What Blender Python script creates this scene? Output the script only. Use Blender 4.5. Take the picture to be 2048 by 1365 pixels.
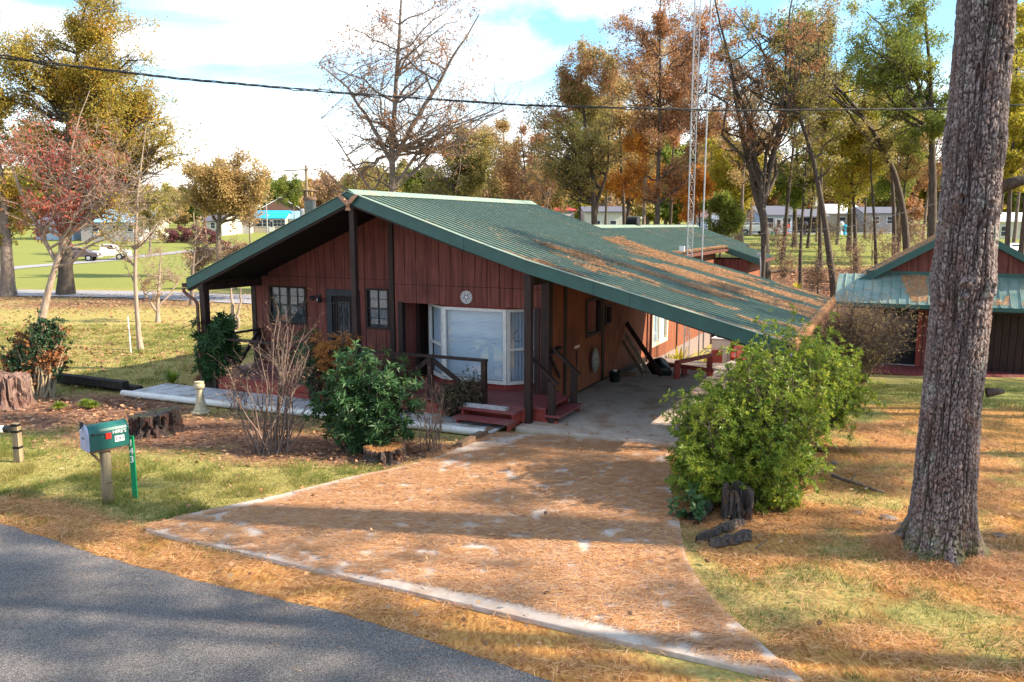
import bpy, math, random
import numpy as np
from mathutils import Vector, Matrix

for o in list(bpy.data.objects): bpy.data.objects.remove(o)
C = bpy.context.scene.collection
PI = math.pi
rad = math.radians
# ------------------------------------------------------------------ camera, sky, sun, exposure
FOC, CX, CY, CAMH = 1593.0, 1024.0, 682.5, 4.0
PITCH = math.atan((CY - 450.0) / FOC)
cam = bpy.data.cameras.new('camera'); camo = bpy.data.objects.new('camera', cam); C.objects.link(camo)
camo.location = (0, 0, CAMH); camo.rotation_euler = (PI / 2 - PITCH, 0, 0)
cam.sensor_width = 36; cam.lens = FOC / 2048 * 36; cam.clip_start = 0.1; cam.clip_end = 4000
bpy.context.scene.camera = camo
SUN_EL, SUN_TO = rad(31), Vector((math.cos(rad(7)), -math.sin(rad(7))))      # direction towards the sun on the ground
sd = Vector((SUN_TO.x * math.cos(SUN_EL), SUN_TO.y * math.cos(SUN_EL), math.sin(SUN_EL)))
sun = bpy.data.lights.new('sun', 'SUN'); suno = bpy.data.objects.new('sun', sun); C.objects.link(suno)
sun.energy = 5.0; sun.angle = rad(0.5); sun.color = (1.0, 0.86, 0.66)
suno.rotation_euler = sd.to_track_quat('Z', 'Y').to_euler(); suno.location = (30, -5, 30)
w = bpy.data.worlds.new('World'); bpy.context.scene.world = w; w.use_nodes = True
nt = w.node_tree; nt.nodes.clear()
N = nt.nodes.new; LK = nt.links.new
out = N('ShaderNodeOutputWorld'); bg = N('ShaderNodeBackground'); sky = N('ShaderNodeTexSky')
sky.sky_type = 'NISHITA'; sky.sun_disc = False; sky.sun_elevation = SUN_EL
sky.sun_rotation = math.atan2(SUN_TO.x, SUN_TO.y); sky.altitude = 100; sky.air_density = 1.0; sky.dust_density = 0.6; sky.ozone_density = 2.0
tc = N('ShaderNodeTexCoord'); mp = N('ShaderNodeMapping'); mp.inputs['Scale'].default_value = (1.0, 1.0, 3.2); mp.inputs['Rotation'].default_value = (0, rad(-12), 0)
mp.inputs['Location'].default_value = (0.35, 0.1, 0.15)
nz = N('ShaderNodeTexNoise'); nz.inputs['Scale'].default_value = 2.3; nz.inputs['Detail'].default_value = 6; nz.inputs['Roughness'].default_value = 0.52; nz.inputs['Distortion'].default_value = 0.6
rp = N('ShaderNodeValToRGB'); rp.color_ramp.elements[0].position = 0.47; rp.color_ramp.elements[1].position = 0.66; rp.color_ramp.elements[0].color = (.12, .12, .12, 1)
sep = N('ShaderNodeSeparateXYZ'); hz = N('ShaderNodeMapRange'); hz.inputs['From Min'].default_value = 0.20; hz.inputs['From Max'].default_value = 0.07
mx = N('ShaderNodeMath'); mx.operation = 'MAXIMUM'
mix = N('ShaderNodeMixRGB'); mix.inputs['Color2'].default_value = (7.0, 6.8, 6.6, 1)
gm = N('ShaderNodeMixRGB'); gm.blend_type = 'MULTIPLY'; gm.inputs['Fac'].default_value = 1; gm.inputs['Color2'].default_value = (0.55, 1.02, 1.15, 1)
LK(tc.outputs['Generated'], mp.inputs['Vector']); LK(mp.outputs[0], nz.inputs['Vector']); LK(nz.outputs['Fac'], rp.inputs['Fac'])
LK(tc.outputs['Generated'], sep.inputs[0]); LK(sep.outputs['Z'], hz.inputs['Value']); LK(hz.outputs[0], mx.inputs[0]); LK(rp.outputs['Color'], mx.inputs[1])
LK(sky.outputs[0], gm.inputs['Color1']); LK(gm.outputs[0], mix.inputs['Color1']); LK(mx.outputs[0], mix.inputs['Fac']); LK(mix.outputs[0], bg.inputs['Color']); LK(bg.outputs[0], out.inputs['Surface'])
bg.inputs['Strength'].default_value = 0.115
vs = bpy.context.scene.view_settings
vs.view_transform = 'Standard'; vs.look = 'None'; vs.gamma = 1; vs.use_curve_mapping = False; vs.exposure = 1.35
bpy.context.scene.cycles.max_bounces = 6; bpy.context.scene.cycles.transparent_max_bounces = 8

# ------------------------------------------------------------------ geometry of the view, terrain
def sm(t): t = np.clip(t, 0, 1); return t * t * (3 - 2 * t)
RD, RZ = [0, 17, 26, 33, 45, 60, 100, 150, 260, 600, 2000], [0, 0, -.75, -.75, .1, 1.0, 2.9, 3.3, 4.5, 8, 20]
LD, LZ = [0, 92, 150, 250, 600, 2000], [0, 0, 2.6, 4.2, 8, 20]
def ter(x, y):
    x = np.asarray(x, float); y = np.asarray(y, float)
    w_ = sm((x / np.maximum(y, 1) - 0.02) / 0.15)
    return np.interp(y, LD, LZ) * (1 - w_) + np.interp(y, RD, RZ) * w_
cp, sp_ = math.cos(PITCH), math.sin(PITCH)
def ray(px, py):
    a = (px - CX) / FOC; b = (CY - py) / FOC
    return np.array([a, cp + sp_ * b, -sp_ + cp * b])
def G(px, py, dz=0.0):                     # where the line of sight meets the terrain
    d = ray(px, py); z = 0.0
    for _ in range(30):
        t = (z + dz - CAMH) / min(d[2], -1e-3); z = 0.5 * z + 0.5 * float(ter(d[0] * t, d[1] * t))
    return np.array([d[0] * t, d[1] * t, z])
def D(px, py, Y):                          # point at ground distance Y
    d = ray(px, py); t = Y / d[1]; return np.array([d[0] * t, Y, CAMH + d[2] * t])
PHI = math.atan((1800 - CX) / (FOC / cp))
U = np.array([math.cos(PHI), -math.sin(PHI)]); V = np.array([math.sin(PHI), math.cos(PHI)])
def HW(u, v, z=0): return np.array([U[0] * u + V[0] * v, U[1] * u + V[1] * v, z])

# ------------------------------------------------------------------ numpy noise
def vn(p, seed=0):
    p = np.asarray(p, float); i = np.floor(p).astype(np.int64); f = p - i; f = f * f * (3 - 2 * f)
    def h(a, b, c):
        n = (a * 73856093) ^ (b * 19349663) ^ (c * 83492791) ^ (seed * 265443)
        n = n & 0x7fffffff; n = ((n ^ (n >> 13)) * 12741261) & 0x7fffffff; n = (n ^ (n >> 16)) & 0xffff
        return n / 65535.0
    r = 0
    for dx in (0, 1):
        for dy in (0, 1):
            for dz in (0, 1):
                wgt = (f[..., 0] if dx else 1 - f[..., 0]) * (f[..., 1] if dy else 1 - f[..., 1]) * (f[..., 2] if dz else 1 - f[..., 2])
                r = r + wgt * h(i[..., 0] + dx, i[..., 1] + dy, i[..., 2] + dz)
    return r
def fbm(p, seed=0, oct=4):
    s = 0; a = .5; p = np.asarray(p, float)
    for k in range(oct): s = s + a * vn(p * 2 ** k + k * 17.3, seed + k); a *= .5
    return s / (1 - .5 ** oct)
def n2(x, y, s, seed=0, oct=4): return fbm(np.stack([x * s, y * s, np.zeros_like(x)], -1), seed, oct)

# ------------------------------------------------------------------ materials
def newmat(name):
    m = bpy.data.materials.new(name); m.use_nodes = True; t = m.node_tree
    return m, t, t.nodes['Principled BSDF'], t.nodes['Material Output']
def pm(name, c1, c2, scale=6, rough=.8, bump=.0, st=(1, 1, 1), metal=0, spec=.3, detail=6, coat=0, bs=None, c3=None, s3=1.2, pos=(.35, .65)):
    m, t, b, o = newmat(name); n = t.nodes.new; l = t.links.new
    tc = n('ShaderNodeTexCoord'); mp = n('ShaderNodeMapping'); mp.inputs['Scale'].default_value = st
    nz = n('ShaderNodeTexNoise'); nz.inputs['Scale'].default_value = scale; nz.inputs['Detail'].default_value = detail; nz.inputs['Roughness'].default_value = .65
    r = n('ShaderNodeValToRGB'); e = r.color_ramp.elements; e[0].position, e[1].position = pos; e[0].color = (*c1, 1); e[1].color = (*c2, 1)
    l(tc.outputs['Object'], mp.inputs[0]); l(mp.outputs[0], nz.inputs['Vector']); l(nz.outputs['Fac'], r.inputs['Fac'])
    col = r.outputs[0]
    if c3 is not None:
        z2 = n('ShaderNodeTexNoise'); z2.inputs['Scale'].default_value = s3; z2.inputs['Detail'].default_value = 5
        r2 = n('ShaderNodeValToRGB'); r2.color_ramp.elements[0].position = .5; r2.color_ramp.elements[1].position = .68
        mxx = n('ShaderNodeMixRGB'); mxx.inputs['Color2'].default_value = (*c3, 1)
        l(tc.outputs['Object'], z2.inputs['Vector']); l(z2.outputs['Fac'], r2.inputs['Fac']); l(r2.outputs[0], mxx.inputs['Fac']); l(col, mxx.inputs['Color1']); col = mxx.outputs[0]
    l(col, b.inputs['Base Color']); b.inputs['Roughness'].default_value = rough; b.inputs['Metallic'].default_value = metal; b.inputs['Specular IOR Level'].default_value = spec
    if bump:
        bp = n('ShaderNodeBump'); bp.inputs['Strength'].default_value = min(1, bump); bp.inputs['Distance'].default_value = bs or .02
        l(nz.outputs['Fac'], bp.inputs['Height']); l(bp.outputs[0], b.inputs['Normal'])
    return m
def leafmat(name, cols, trans=.35, rough=.6, clump=.55, cs=.8):
    m, t, b, o = newmat(name); n = t.nodes.new; l = t.links.new
    g = n('ShaderNodeNewGeometry'); r = n('ShaderNodeValToRGB'); e = r.color_ramp.elements
    while len(e) < len(cols): e.new(.5)
    for i, c in enumerate(cols): e[i].position = i / (len(cols) - 1); e[i].color = (*c, 1)
    tc = n('ShaderNodeTexCoord'); nz = n('ShaderNodeTexNoise'); nz.inputs['Scale'].default_value = cs; nz.inputs['Detail'].default_value = 2
    mr = n('ShaderNodeMapRange'); mr.inputs['From Min'].default_value = .3; mr.inputs['From Max'].default_value = .7
    ma = n('ShaderNodeMix'); ma.data_type = 'FLOAT'; ma.inputs[0].default_value = clump
    l(tc.outputs['Object'], nz.inputs['Vector']); l(nz.outputs['Fac'], mr.inputs['Value']); l(g.outputs['Random Per Island'], ma.inputs[2]); l(mr.outputs[0], ma.inputs[3]); l(ma.outputs[0], r.inputs['Fac'])
    l(r.outputs[0], b.inputs['Base Color']); b.inputs['Roughness'].default_value = rough; b.inputs['Specular IOR Level'].default_value = .35
    if trans:
        tr = n('ShaderNodeBsdfTranslucent'); ms = n('ShaderNodeMixShader'); ms.inputs[0].default_value = trans
        l(r.outputs[0], tr.inputs[0]); l(b.outputs[0], ms.inputs[1]); l(tr.outputs[0], ms.inputs[2]); l(ms.outputs[0], o.inputs['Surface'])
    return m
def glassmat(name, tint=(.75, .8, .82), fac=.28):
    m, t, b, o = newmat(name); n = t.nodes.new; l = t.links.new
    a = n('ShaderNodeBsdfTransparent'); a.inputs[0].default_value = (*tint, 1); g = n('ShaderNodeBsdfGlossy'); g.inputs['Roughness'].default_value = .03
    g.inputs[0].default_value = (.9, .95, 1, 1)
    ms = n('ShaderNodeMixShader'); ms.inputs[0].default_value = fac
    l(a.outputs[0], ms.inputs[1]); l(g.outputs[0], ms.inputs[2]); l(ms.outputs[0], o.inputs['Surface']); return m
M = {}
M['red'] = pm('red_siding_paint', (.125, .038, .032), (.25, .08, .062), 9, .8, .3, (2, 2, .12), c3=(.105, .036, .032), s3=.9)
M['redside'] = pm('orange_red_siding_stain', (.19, .062, .03), (.29, .10, .048), 9, .8, .3, (2, 2, .12), c3=(.15, .05, .03), s3=.9)
M['brown'] = pm('dark_brown_paint', (.022, .012, .011), (.045, .024, .02), 14, .6, .3, (1, 1, .2))
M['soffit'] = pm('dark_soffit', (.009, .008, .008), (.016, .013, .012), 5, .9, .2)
M['green'] = pm('green_roof_metal', (.165, .235, .19), (.26, .34, .265), 3, .45, 0, (.6, 5, 1), metal=.05, spec=.5, c3=(.27, .29, .2), s3=2.2)
M['teal'] = pm('teal_fascia', (.018, .075, .066), (.026, .10, .086), 3, .42, 0, spec=.5)
M['deck'] = pm('red_deck_paint', (.17, .04, .045), (.26, .07, .07), 10, .6, .25, (.3, 3, 1), c3=(.2, .09, .09), s3=1.4)
M['redtrim'] = pm('red_trim', (.24, .04, .03), (.33, .06, .045), 8, .6, .2)
M['white'] = pm('white_paint', (.62, .6, .57), (.78, .76, .72), 9, .55, .15)
M['cream'] = pm('cream_trim', (.66, .55, .40), (.8, .68, .5), 9, .55, .1)
M['board'] = pm('white_walk_boards', (.34, .34, .36), (.62, .62, .64), 12, .7, .3, (.5, 3, 1), c3=(.28, .25, .22), s3=3)
M['glass'] = glassmat('window_glass', (.95, .97, .98), .17); M['darkglass'] = glassmat('dark_window_glass', (.35, .4, .42), .4)
M['curtain'] = pm('curtain_cloth', (.34, .42, .52), (.58, .66, .76), 22, .9, .3, (6, 6, .2))
M['lace'] = pm('grey_lace_curtain', (.03, .035, .04), (.30, .31, .32), 26, .9, .3, (5, 5, .25))
M['blind'] = pm('blind_slat', (.72, .82, .9), (.8, .88, .94), 4, .6)
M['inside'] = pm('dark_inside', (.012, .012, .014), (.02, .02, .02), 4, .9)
M['blackmetal'] = pm('black_metal', (.012, .013, .015), (.025, .027, .03), 20, .5, .1, spec=.5)
M['doorframe'] = pm('blue_grey_door_frame', (.028, .03, .04), (.045, .048, .06), 6, .5)
M['galv'] = pm('galvanised_steel', (.30, .31, .33), (.42, .43, .45), 7, .4, .05, metal=.3)
M['rustmetal'] = pm('rusty_metal', (.12, .07, .05), (.24, .15, .1), 18, .7, .3, metal=.3)
M['copper'] = pm('copper_eagle', (.42, .2, .12), (.55, .28, .17), 20, .5, .3)
M['gutter'] = pm('brown_gutter', (.12, .05, .04), (.2, .085, .065), 12, .5, .1)
M['concrete'] = pm('concrete_slab', (.42, .34, .29), (.56, .47, .41), 7, .9, .3, c3=(.36, .25, .18), s3=1.6)
M['block'] = pm('block_foundation', (.20, .15, .14), (.28, .22, .2), 14, .9, .3)
M['wood'] = pm('weathered_wood', (.20, .16, .12), (.34, .28, .21), 10, .85, .5, (1, 1, .08))
M['woodh'] = pm('weathered_lumber', (.13, .08, .05), (.22, .14, .09), 10, .85, .5, (.3, 2, 1))
M['oldwood'] = pm('rotten_wood', (.03, .024, .022), (.15, .12, .105), 7, .95, .9, (4, 4, .35), bs=.05, c3=(.14, .07, .045), s3=5)
M['stumpred'] = pm('reddish_rotten_wood', (.08, .045, .035), (.34, .22, .18), 6, .95, .9, (5, 5, .35), bs=.05, c3=(.2, .1, .08), s3=4)
M['charcoalwood'] = pm('blackened_timber', (.014, .011, .010), (.035, .028, .024), 14, .9, .5)
M['mailgreen'] = pm('mailbox_green', (.006, .085, .075), (.012, .12, .1), 5, .35, .1, spec=.5)
M['lav'] = pm('grey_mailbox_door', (.33, .34, .45), (.42, .42, .54), 6, .5)
M['redplastic'] = pm('red_plastic', (.7, .03, .025), (.8, .05, .03), 5, .4)
M['signgreen'] = pm('sign_green', (.006, .24, .09), (.01, .3, .12), 3, .45)
M['letter'] = pm('white_letters', (.75, .75, .72), (.85, .85, .82), 30, .5)
M['pvc'] = pm('white_plastic', (.68, .68, .68), (.78, .78, .77), 5, .4)
M['stone'] = pm('cast_stone', (.36, .31, .2), (.55, .49, .34), 12, .9, .4)
M['rock'] = pm('grey_rock', (.12, .095, .09), (.24, .20, .19), 9, .9, .6)
M['post'] = pm('old_post_wood', (.19, .14, .085), (.31, .24, .15), 8, .85, .5, (3, 3, .2))
M['bark'] = pm('pine_bark', (.085, .06, .058), (.24, .185, .18), 11, .95, .8, (2.5, 2.5, .8), bs=.03, c3=(.30, .29, .25), s3=3.3, pos=(.3, .7))
M['barkg'] = pm('grey_bark', (.115, .085, .07), (.25, .195, .16), 5, .9, .6, (3, 3, .6), bs=.05)
M['barkd'] = pm('dark_bark', (.045, .035, .028), (.12, .092, .07), 5, .9, .6, (3, 3, .6), bs=.05)
M['barkp'] = pm('pale_pinkish_bark', (.24, .17, .13), (.42, .32, .25), 5, .85, .5, (3, 3, .6))
M['twig'] = pm('dry_twigs', (.10, .068, .055), (.24, .17, .14), 9, .85)
M['cable'] = pm('black_cable', (.018, .018, .02), (.03, .03, .033), 20, .5)
M['acwhite'] = pm('air_conditioner_white', (.66, .64, .66), (.74, .72, .74), 3, .5)
M['plastic'] = pm('black_plastic', (.008, .008, .009), (.02, .02, .022), 6, .35, .3)
M['bag'] = pm('grey_bag', (.12, .12, .10), (.35, .36, .33), 22, .35, .8)
M['bluewall'] = pm('pale_blue_wall', (.35, .42, .55), (.42, .5, .62), 3, .8)
M['greywall'] = pm('pale_grey_wall', (.30, .28, .29), (.38, .36, .37), 3, .8)
M['whitewall'] = pm('white_wall', (.50, .47, .41), (.6, .57, .5), 3, .8)
M['tanwall'] = pm('tan_wall', (.44, .36, .27), (.52, .43, .33), 6, .8)
M['cyanroof'] = pm('bright_blue_roof', (.01, .33, .62), (.02, .42, .72), 3, .5)
M['ltblueroof'] = pm('light_blue_roof', (.22, .42, .62), (.28, .5, .7), 3, .5)
M['pinkroof'] = pm('pinkish_roof', (.36, .2, .16), (.45, .27, .22), 8, .8)
M['greyroof'] = pm('dark_grey_roof', (.1, .1, .13), (.16, .16, .2), 8, .8)
M['whiteroof'] = pm('white_metal_roof', (.72, .72, .74), (.8, .8, .82), 3, .5)
M['barnbrown'] = pm('brown_barn_wood', (.10, .05, .04), (.16, .09, .07), 8, .9)
M['carwhite'] = pm('white_car_paint', (.74, .72, .68), (.8, .78, .74), 3, .3, spec=.6)
M['cardark'] = pm('dark_car_paint', (.06, .04, .045), (.09, .06, .06), 3, .35, spec=.6)
M['pink'] = pm('pink_flag', (.75, .16, .38), (.85, .25, .45), 6, .7)
M['redroof'] = pm('red_roof', (.55, .05, .06), (.65, .08, .08), 6, .6)
M['gravel'] = pm('gravel_bed', (.17, .13, .12), (.42, .34, .30), 45, .95, .9, bs=.03)
M['yellow'] = pm('yellow_paint', (.6, .42, .05), (.7, .5, .08), 6, .5)
L_ = {}
L_['gold'] = leafmat('golden_oak_leaves', [(.60, .29, .04), (.56, .38, .06), (.34, .31, .06), (.70, .46, .10)], .55)
L_['dogwood'] = leafmat('crimson_leaves', [(.38, .035, .035), (.48, .09, .08), (.40, .17, .09), (.30, .025, .045)], .35)
L_['rust'] = leafmat('rusty_leaves', [(.27, .115, .065), (.42, .19, .09), (.50, .28, .13), (.30, .17, .09)], .45)
L_['orange'] = leafmat('orange_leaves', [(.55, .17, .02), (.62, .28, .03), (.45, .13, .03)], .4)
L_['olive'] = leafmat('olive_leaves', [(.26, .22, .07), (.40, .31, .10), (.29, .27, .09), (.48, .36, .14)], .5)
L_['ochre'] = leafmat('ochre_leaves', [(.50, .29, .11), (.40, .31, .12), (.60, .39, .17), (.31, .28, .09)], .5)
L_['green'] = leafmat('green_leaves', [(.09, .14, .03), (.15, .21, .035), (.30, .31, .05), (.12, .17, .035)], .5)
L_['yelgreen'] = leafmat('yellow_green_leaves', [(.18, .22, .035), (.38, .35, .045), (.54, .43, .05), (.15, .18, .035)], .5)
L_['azalea'] = leafmat('azalea_leaves', [(.065, .13, .018), (.14, .225, .026), (.27, .335, .036), (.48, .45, .05)], .35, .42, .35, 2.5)
L_['rhodo'] = leafmat('rhododendron_leaves', [(.02, .06, .016), (.035, .09, .026), (.065, .135, .04)], .15, .45, .2)
L_['box'] = leafmat('boxwood_leaves', [(.02, .055, .022), (.035, .085, .03), (.05, .11, .035)], .15, .4)
L_['rustbox'] = leafmat('dead_brown_leaves', [(.25, .09, .03), (.34, .14, .05), (.18, .09, .04)], .2)
L_['duskshrub'] = leafmat('dull_small_leaves', [(.05, .06, .03), (.1, .08, .045), (.14, .1, .06)], .2)
L_['wine'] = leafmat('burgundy_leaves', [(.14, .035, .045), (.2, .06, .07), (.1, .03, .03)], .25)
L_['orangehang'] = leafmat('hanging_orange_leaves', [(.42, .16, .04), (.5, .22, .06), (.3, .13, .05)], .3)
L_['pine'] = leafmat('pine_needles_green', [(.03, .06, .015), (.05, .09, .02), (.08, .1, .03)], .2)
L_['needle'] = leafmat('fallen_pine_needles', [(.20, .075, .035), (.50, .22, .09), (.78, .48, .24), (.40, .16, .06), (.66, .36, .15)], .0, .8, .15, 2.0)
L_['grass'] = leafmat('grass_blades', [(.33, .25, .08), (.22, .2, .05), (.13, .18, .03), (.10, .16, .025)], .25, .7, .6, .45)
L_['litter'] = leafmat('fallen_leaves', [(.22, .09, .04), (.36, .17, .08), (.45, .28, .16), (.15, .07, .045)], .1, .8, .0)
L_['bud'] = leafmat('pale_dry_leaves', [(.36, .2, .1), (.45, .3, .17), (.3, .14, .08)], .3)

# ------------------------------------------------------------------ object helpers
BASE, FR = {}, {}
def link(o): C.objects.link(o); return o
def npmesh(name, v, faces, mat=None, smooth=False):
    """v: Nx3 array; faces: list of (M,k) index arrays"""
    me = bpy.data.meshes.new(name); v = np.asarray(v, np.float32)
    me.vertices.add(len(v)); me.vertices.foreach_set('co', v.ravel())
    fs = [np.asarray(f, np.int32) for f in faces if len(f)]
    tot = sum(f.size for f in fs); nf = sum(len(f) for f in fs)
    me.loops.add(tot); me.polygons.add(nf)
    me.loops.foreach_set('vertex_index', np.concatenate([f.ravel() for f in fs]))
    st = []; s = 0
    for f in fs: st.append(s + np.arange(len(f)) * f.shape[1]); s += f.size
    me.polygons.foreach_set('loop_start', np.concatenate(st).astype(np.int32))
    me.polygons.foreach_set('use_smooth', np.full(nf, bool(smooth)))
    me.update(calc_edges=True)
    if mat: me.materials.append(mat)
    return me
def meta(o, label=None, cat=None, group=None, kind=None):
    if label: o['label'] = label
    if cat: o['category'] = cat
    if group: o['group'] = group
    if kind: o['kind'] = kind
    return o
def thing(name, label, cat, base, fr=0.0, group=None):
    o = link(bpy.data.objects.new(name, None)); o.empty_display_size = .2
    c, s = math.cos(fr), math.sin(fr); b = base
    o.location = (c * b[0] - s * b[1], s * b[0] + c * b[1], b[2]); o.rotation_euler = (0, 0, fr)
    BASE[o] = np.array(b, float); FR[o] = fr
    return meta(o, label, cat, group)
HF = -PHI
def wbase(p, fr):                          # world point -> frame coordinates
    c, s = math.cos(-fr), math.sin(-fr); return np.array([c * p[0] - s * p[1], s * p[0] + c * p[1], p[2]])
class MB:
    def __init__(s): s.v = []; s.f = {}; s.n = 0
    def add(s, v, faces):
        v = np.asarray(v, float).reshape(-1, 3)
        for f in faces:
            f = np.asarray(f)
            if f.ndim == 1: f = f[None]
            s.f.setdefault(f.shape[1], []).append(f + s.n)
        s.v.append(v); s.n += len(v); return s
    def box(s, x0, x1, y0, y1, z0, z1):
        v = [(x, y, z) for z in (z0, z1) for y in (y0, y1) for x in (x0, x1)]
        return s.add(v, [np.array([[0, 2, 3, 1], [4, 5, 7, 6], [0, 1, 5, 4], [2, 6, 7, 3], [0, 4, 6, 2], [1, 3, 7, 5]])])
    def hexa(s, p):                        # 8 corners: bottom 4 ccw, top 4 ccw
        return s.add(p, [np.array([[3, 2, 1, 0], [4, 5, 6, 7], [0, 1, 5, 4], [1, 2, 6, 5], [2, 3, 7, 6], [3, 0, 4, 7]])])
    def bar(s, a, b, wx, wz, up=(0, 0, 1)):
        a = np.array(a, float); b = np.array(b, float); d = b - a; d /= np.linalg.norm(d)
        up = np.array(up, float); x = np.cross(d, up); x /= np.linalg.norm(x); z = np.cross(x, d)
        p = []
        for q in (a, b):
            for i, j in ((-1, -1), (1, -1), (1, 1), (-1, 1)): p.append(q + x * i * wx / 2 + z * j * wz / 2)
        return s.add(p, [np.array([[0, 3, 2, 1], [4, 5, 6, 7], [0, 1, 5, 4], [1, 2, 6, 5], [2, 3, 7, 6], [3, 0, 4, 7]])])
    def prism(s, poly, z0, z1):            # poly xy ccw
        n = len(poly); v = [(x, y, z0) for x, y in poly] + [(x, y, z1) for x, y in poly]
        s.add(v, [np.arange(n)[::-1], np.arange(n) + n, np.array([[i, (i + 1) % n, (i + 1) % n + n, i + n] for i in range(n)])]); return s
    def extr(s, poly, axis, a0, a1):       # poly in the plane normal to axis ('x': (y,z), 'y': (x,z))
        n = len(poly)
        if axis == 'x': v = [(a, p, q) for a in (a0, a1) for p, q in poly]
        else: v = [(p, a, q) for a in (a0, a1) for p, q in poly]
        return s.add(v, [np.arange(n)[::-1], np.arange(n) + n, np.array([[i, (i + 1) % n, (i + 1) % n + n, i + n] for i in range(n)])])
    def tube(s, pts, r, n=8, cap=True):
        pts = np.asarray(pts, float); k = len(pts); r = np.ones(k) * r
        t = np.gradient(pts, axis=0); t /= np.linalg.norm(t, axis=1)[:, None] + 1e-9
        ref = np.array([0, 0, 1.]) if abs(t[:, 2]).mean() < .8 else np.array([1., 0, 0])
        a = np.cross(t, ref); a /= np.linalg.norm(a, axis=1)[:, None] + 1e-9; b = np.cross(t, a)
        th = np.arange(n) / n * 2 * PI
        v = pts[:, None] + r[:, None, None] * (a[:, None] * np.cos(th)[None, :, None] + b[:, None] * np.sin(th)[None, :, None])
        i = np.arange(k - 1)[:, None] * n; j = np.arange(n)[None]; j2 = (j + 1) % n
        f = [np.stack([i + j, i + n + j, i + n + j2, i + j2], -1).reshape(-1, 4)]
        if cap: f += [np.arange(n), np.arange(n)[::-1] + (k - 1) * n]
        return s.add(v.reshape(-1, 3), f)
    def lathe(s, prof, c=(0, 0, 0), n=20):
        prof = np.array(prof, float); th = np.arange(n) / n * 2 * PI
        v = np.stack([c[0] + prof[:, 0][:, None] * np.cos(th), c[1] + prof[:, 0][:, None] * np.sin(th), c[2] + prof[:, 1][:, None] + 0 * th], -1)
        k = len(prof); i = np.arange(k - 1)[:, None] * n; j = np.arange(n)[None]; j2 = (j + 1) % n
        return s.add(v.reshape(-1, 3), [np.stack([i + j, i + j2, i + n + j2, i + n + j], -1).reshape(-1, 4), np.arange(n)[::-1], np.arange(n) + (k - 1) * n])
    def build(s, name, mat, parent=None, smooth=False, base=None, fr=0.0, label=None, kind=None):
        v = np.concatenate(s.v)
        if parent is not None: b = BASE[parent]
        else: b = np.zeros(3) if base is None else np.array(base, float)
        me = npmesh(name, v - b, [np.concatenate(q) for q in s.f.values()], mat, smooth)
        return place(name, me, parent, b, fr, label, kind)
def place(name, me, parent, b, fr=0.0, label=None, kind=None):
    o = link(bpy.data.objects.new(name, me)); BASE[o] = np.array(b, float)
    if parent is not None: o.parent = parent; FR[o] = FR[parent]
    else:
        c, s = math.cos(fr), math.sin(fr); o.location = (c * b[0] - s * b[1], s * b[0] + c * b[1], b[2]); o.rotation_euler = (0, 0, fr); FR[o] = fr
    if label: o['label'] = label
    if kind: o['kind'] = kind
    return o
def copy_tree(o, parent=None):
    c = o.copy(); link(c)
    if parent is not None: c.parent = parent
    for k in o.children: copy_tree(k, c)
    return c
def text(s, size, mat, parent, loc, rot, name='lettering', ext=.003, b=None):
    cu = bpy.data.curves.new(name, 'FONT'); cu.body = s; cu.size = size; cu.extrude = ext; cu.align_x = 'CENTER'; cu.align_y = 'CENTER'; cu.materials.append(mat); cu.offset = .0015 if size > .1 else 0
    o = link(bpy.data.objects.new(name, cu)); o.parent = parent
    me = bpy.data.meshes.new_from_object(o); me.name = name; bpy.data.objects.remove(o); o = link(bpy.data.objects.new(name, me)); o.parent = parent
    o.location = np.array(loc, float) - BASE[parent]; o.rotation_euler = rot; return o

# ------------------------------------------------------------------ ground, roads, slabs
rng = np.random.default_rng(7)
def spaced(a, lim, s0, g):
    r = [a]; s = s0
    while r[-1] < lim: r.append(r[-1] + s); s *= g
    return np.array(r)
xs = np.concatenate([-spaced(22, 900, .5, 1.13)[::-1], np.arange(-21.75, 16, .25), spaced(16, 900, .5, 1.13)])
ys = np.concatenate([-spaced(2, 300, 1, 1.3)[::-1], np.arange(-1, 4, 1), np.arange(4, 30, .25), spaced(30, 1500, .35, 1.06)])
X, Y = np.meshgrid(xs, ys)
Z = ter(X, Y)
near = (np.abs(Y - 15) < 16) & (np.abs(X) < 24)
Z = Z - .02 * n2(X, Y, 1.1, 3) * near - .012
Z = np.where((Y < -4), Z * 0 - .02, Z)
def inpoly(px, py, poly):
    r = np.zeros(np.shape(px), bool); n = len(poly)
    for i in range(n):
        x1, y1 = poly[i]; x2, y2 = poly[(i + 1) % n]
        c = ((y1 > py) != (y2 > py)); r ^= c & (px < (x2 - x1) * (py - y1) / ((y2 - y1) if y2 != y1 else 1e-9) + x1)
    return r
def pxpoly(l, z=0): return [tuple(G(x, y, z)[:2]) for x, y in l]
DRV = [(290, 1055), (294, 1046), (320, 1038), (400, 1018), (560, 985), (700, 950), (800, 930), (880, 908), (925, 888), (985, 862), (1058, 864), (1335, 890), (1342, 960), (1345, 1000), (1360, 1040), (1364, 1080), (1374, 1112), (1392, 1148), (1418, 1182), (1450, 1216), (1495, 1255), (1545, 1300), (1606, 1352), (1588, 1354)]
drv = pxpoly(DRV, .06)
ROAD_E = [(-14.5, 14.3), (-10.5, 12.2), (-6.9, 10.3), (-5.03, 9.25), (-3.5, 8.52), (-1.86, 7.83), (-.43, 7.03), (.37, 6.53), (1.6, 5.5), (3.5, 4.2), (7, 2.2), (16, -2.5), (40, -14)]
road = ROAD_E + [(30, -40), (-60, -10), (-60, 42), (-30, 23.2)]
def bed(px, py, cx, cy, rx, ry): return np.clip(1.3 - np.hypot((px - cx) / rx, (py - cy) / ry), 0, 1)
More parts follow.
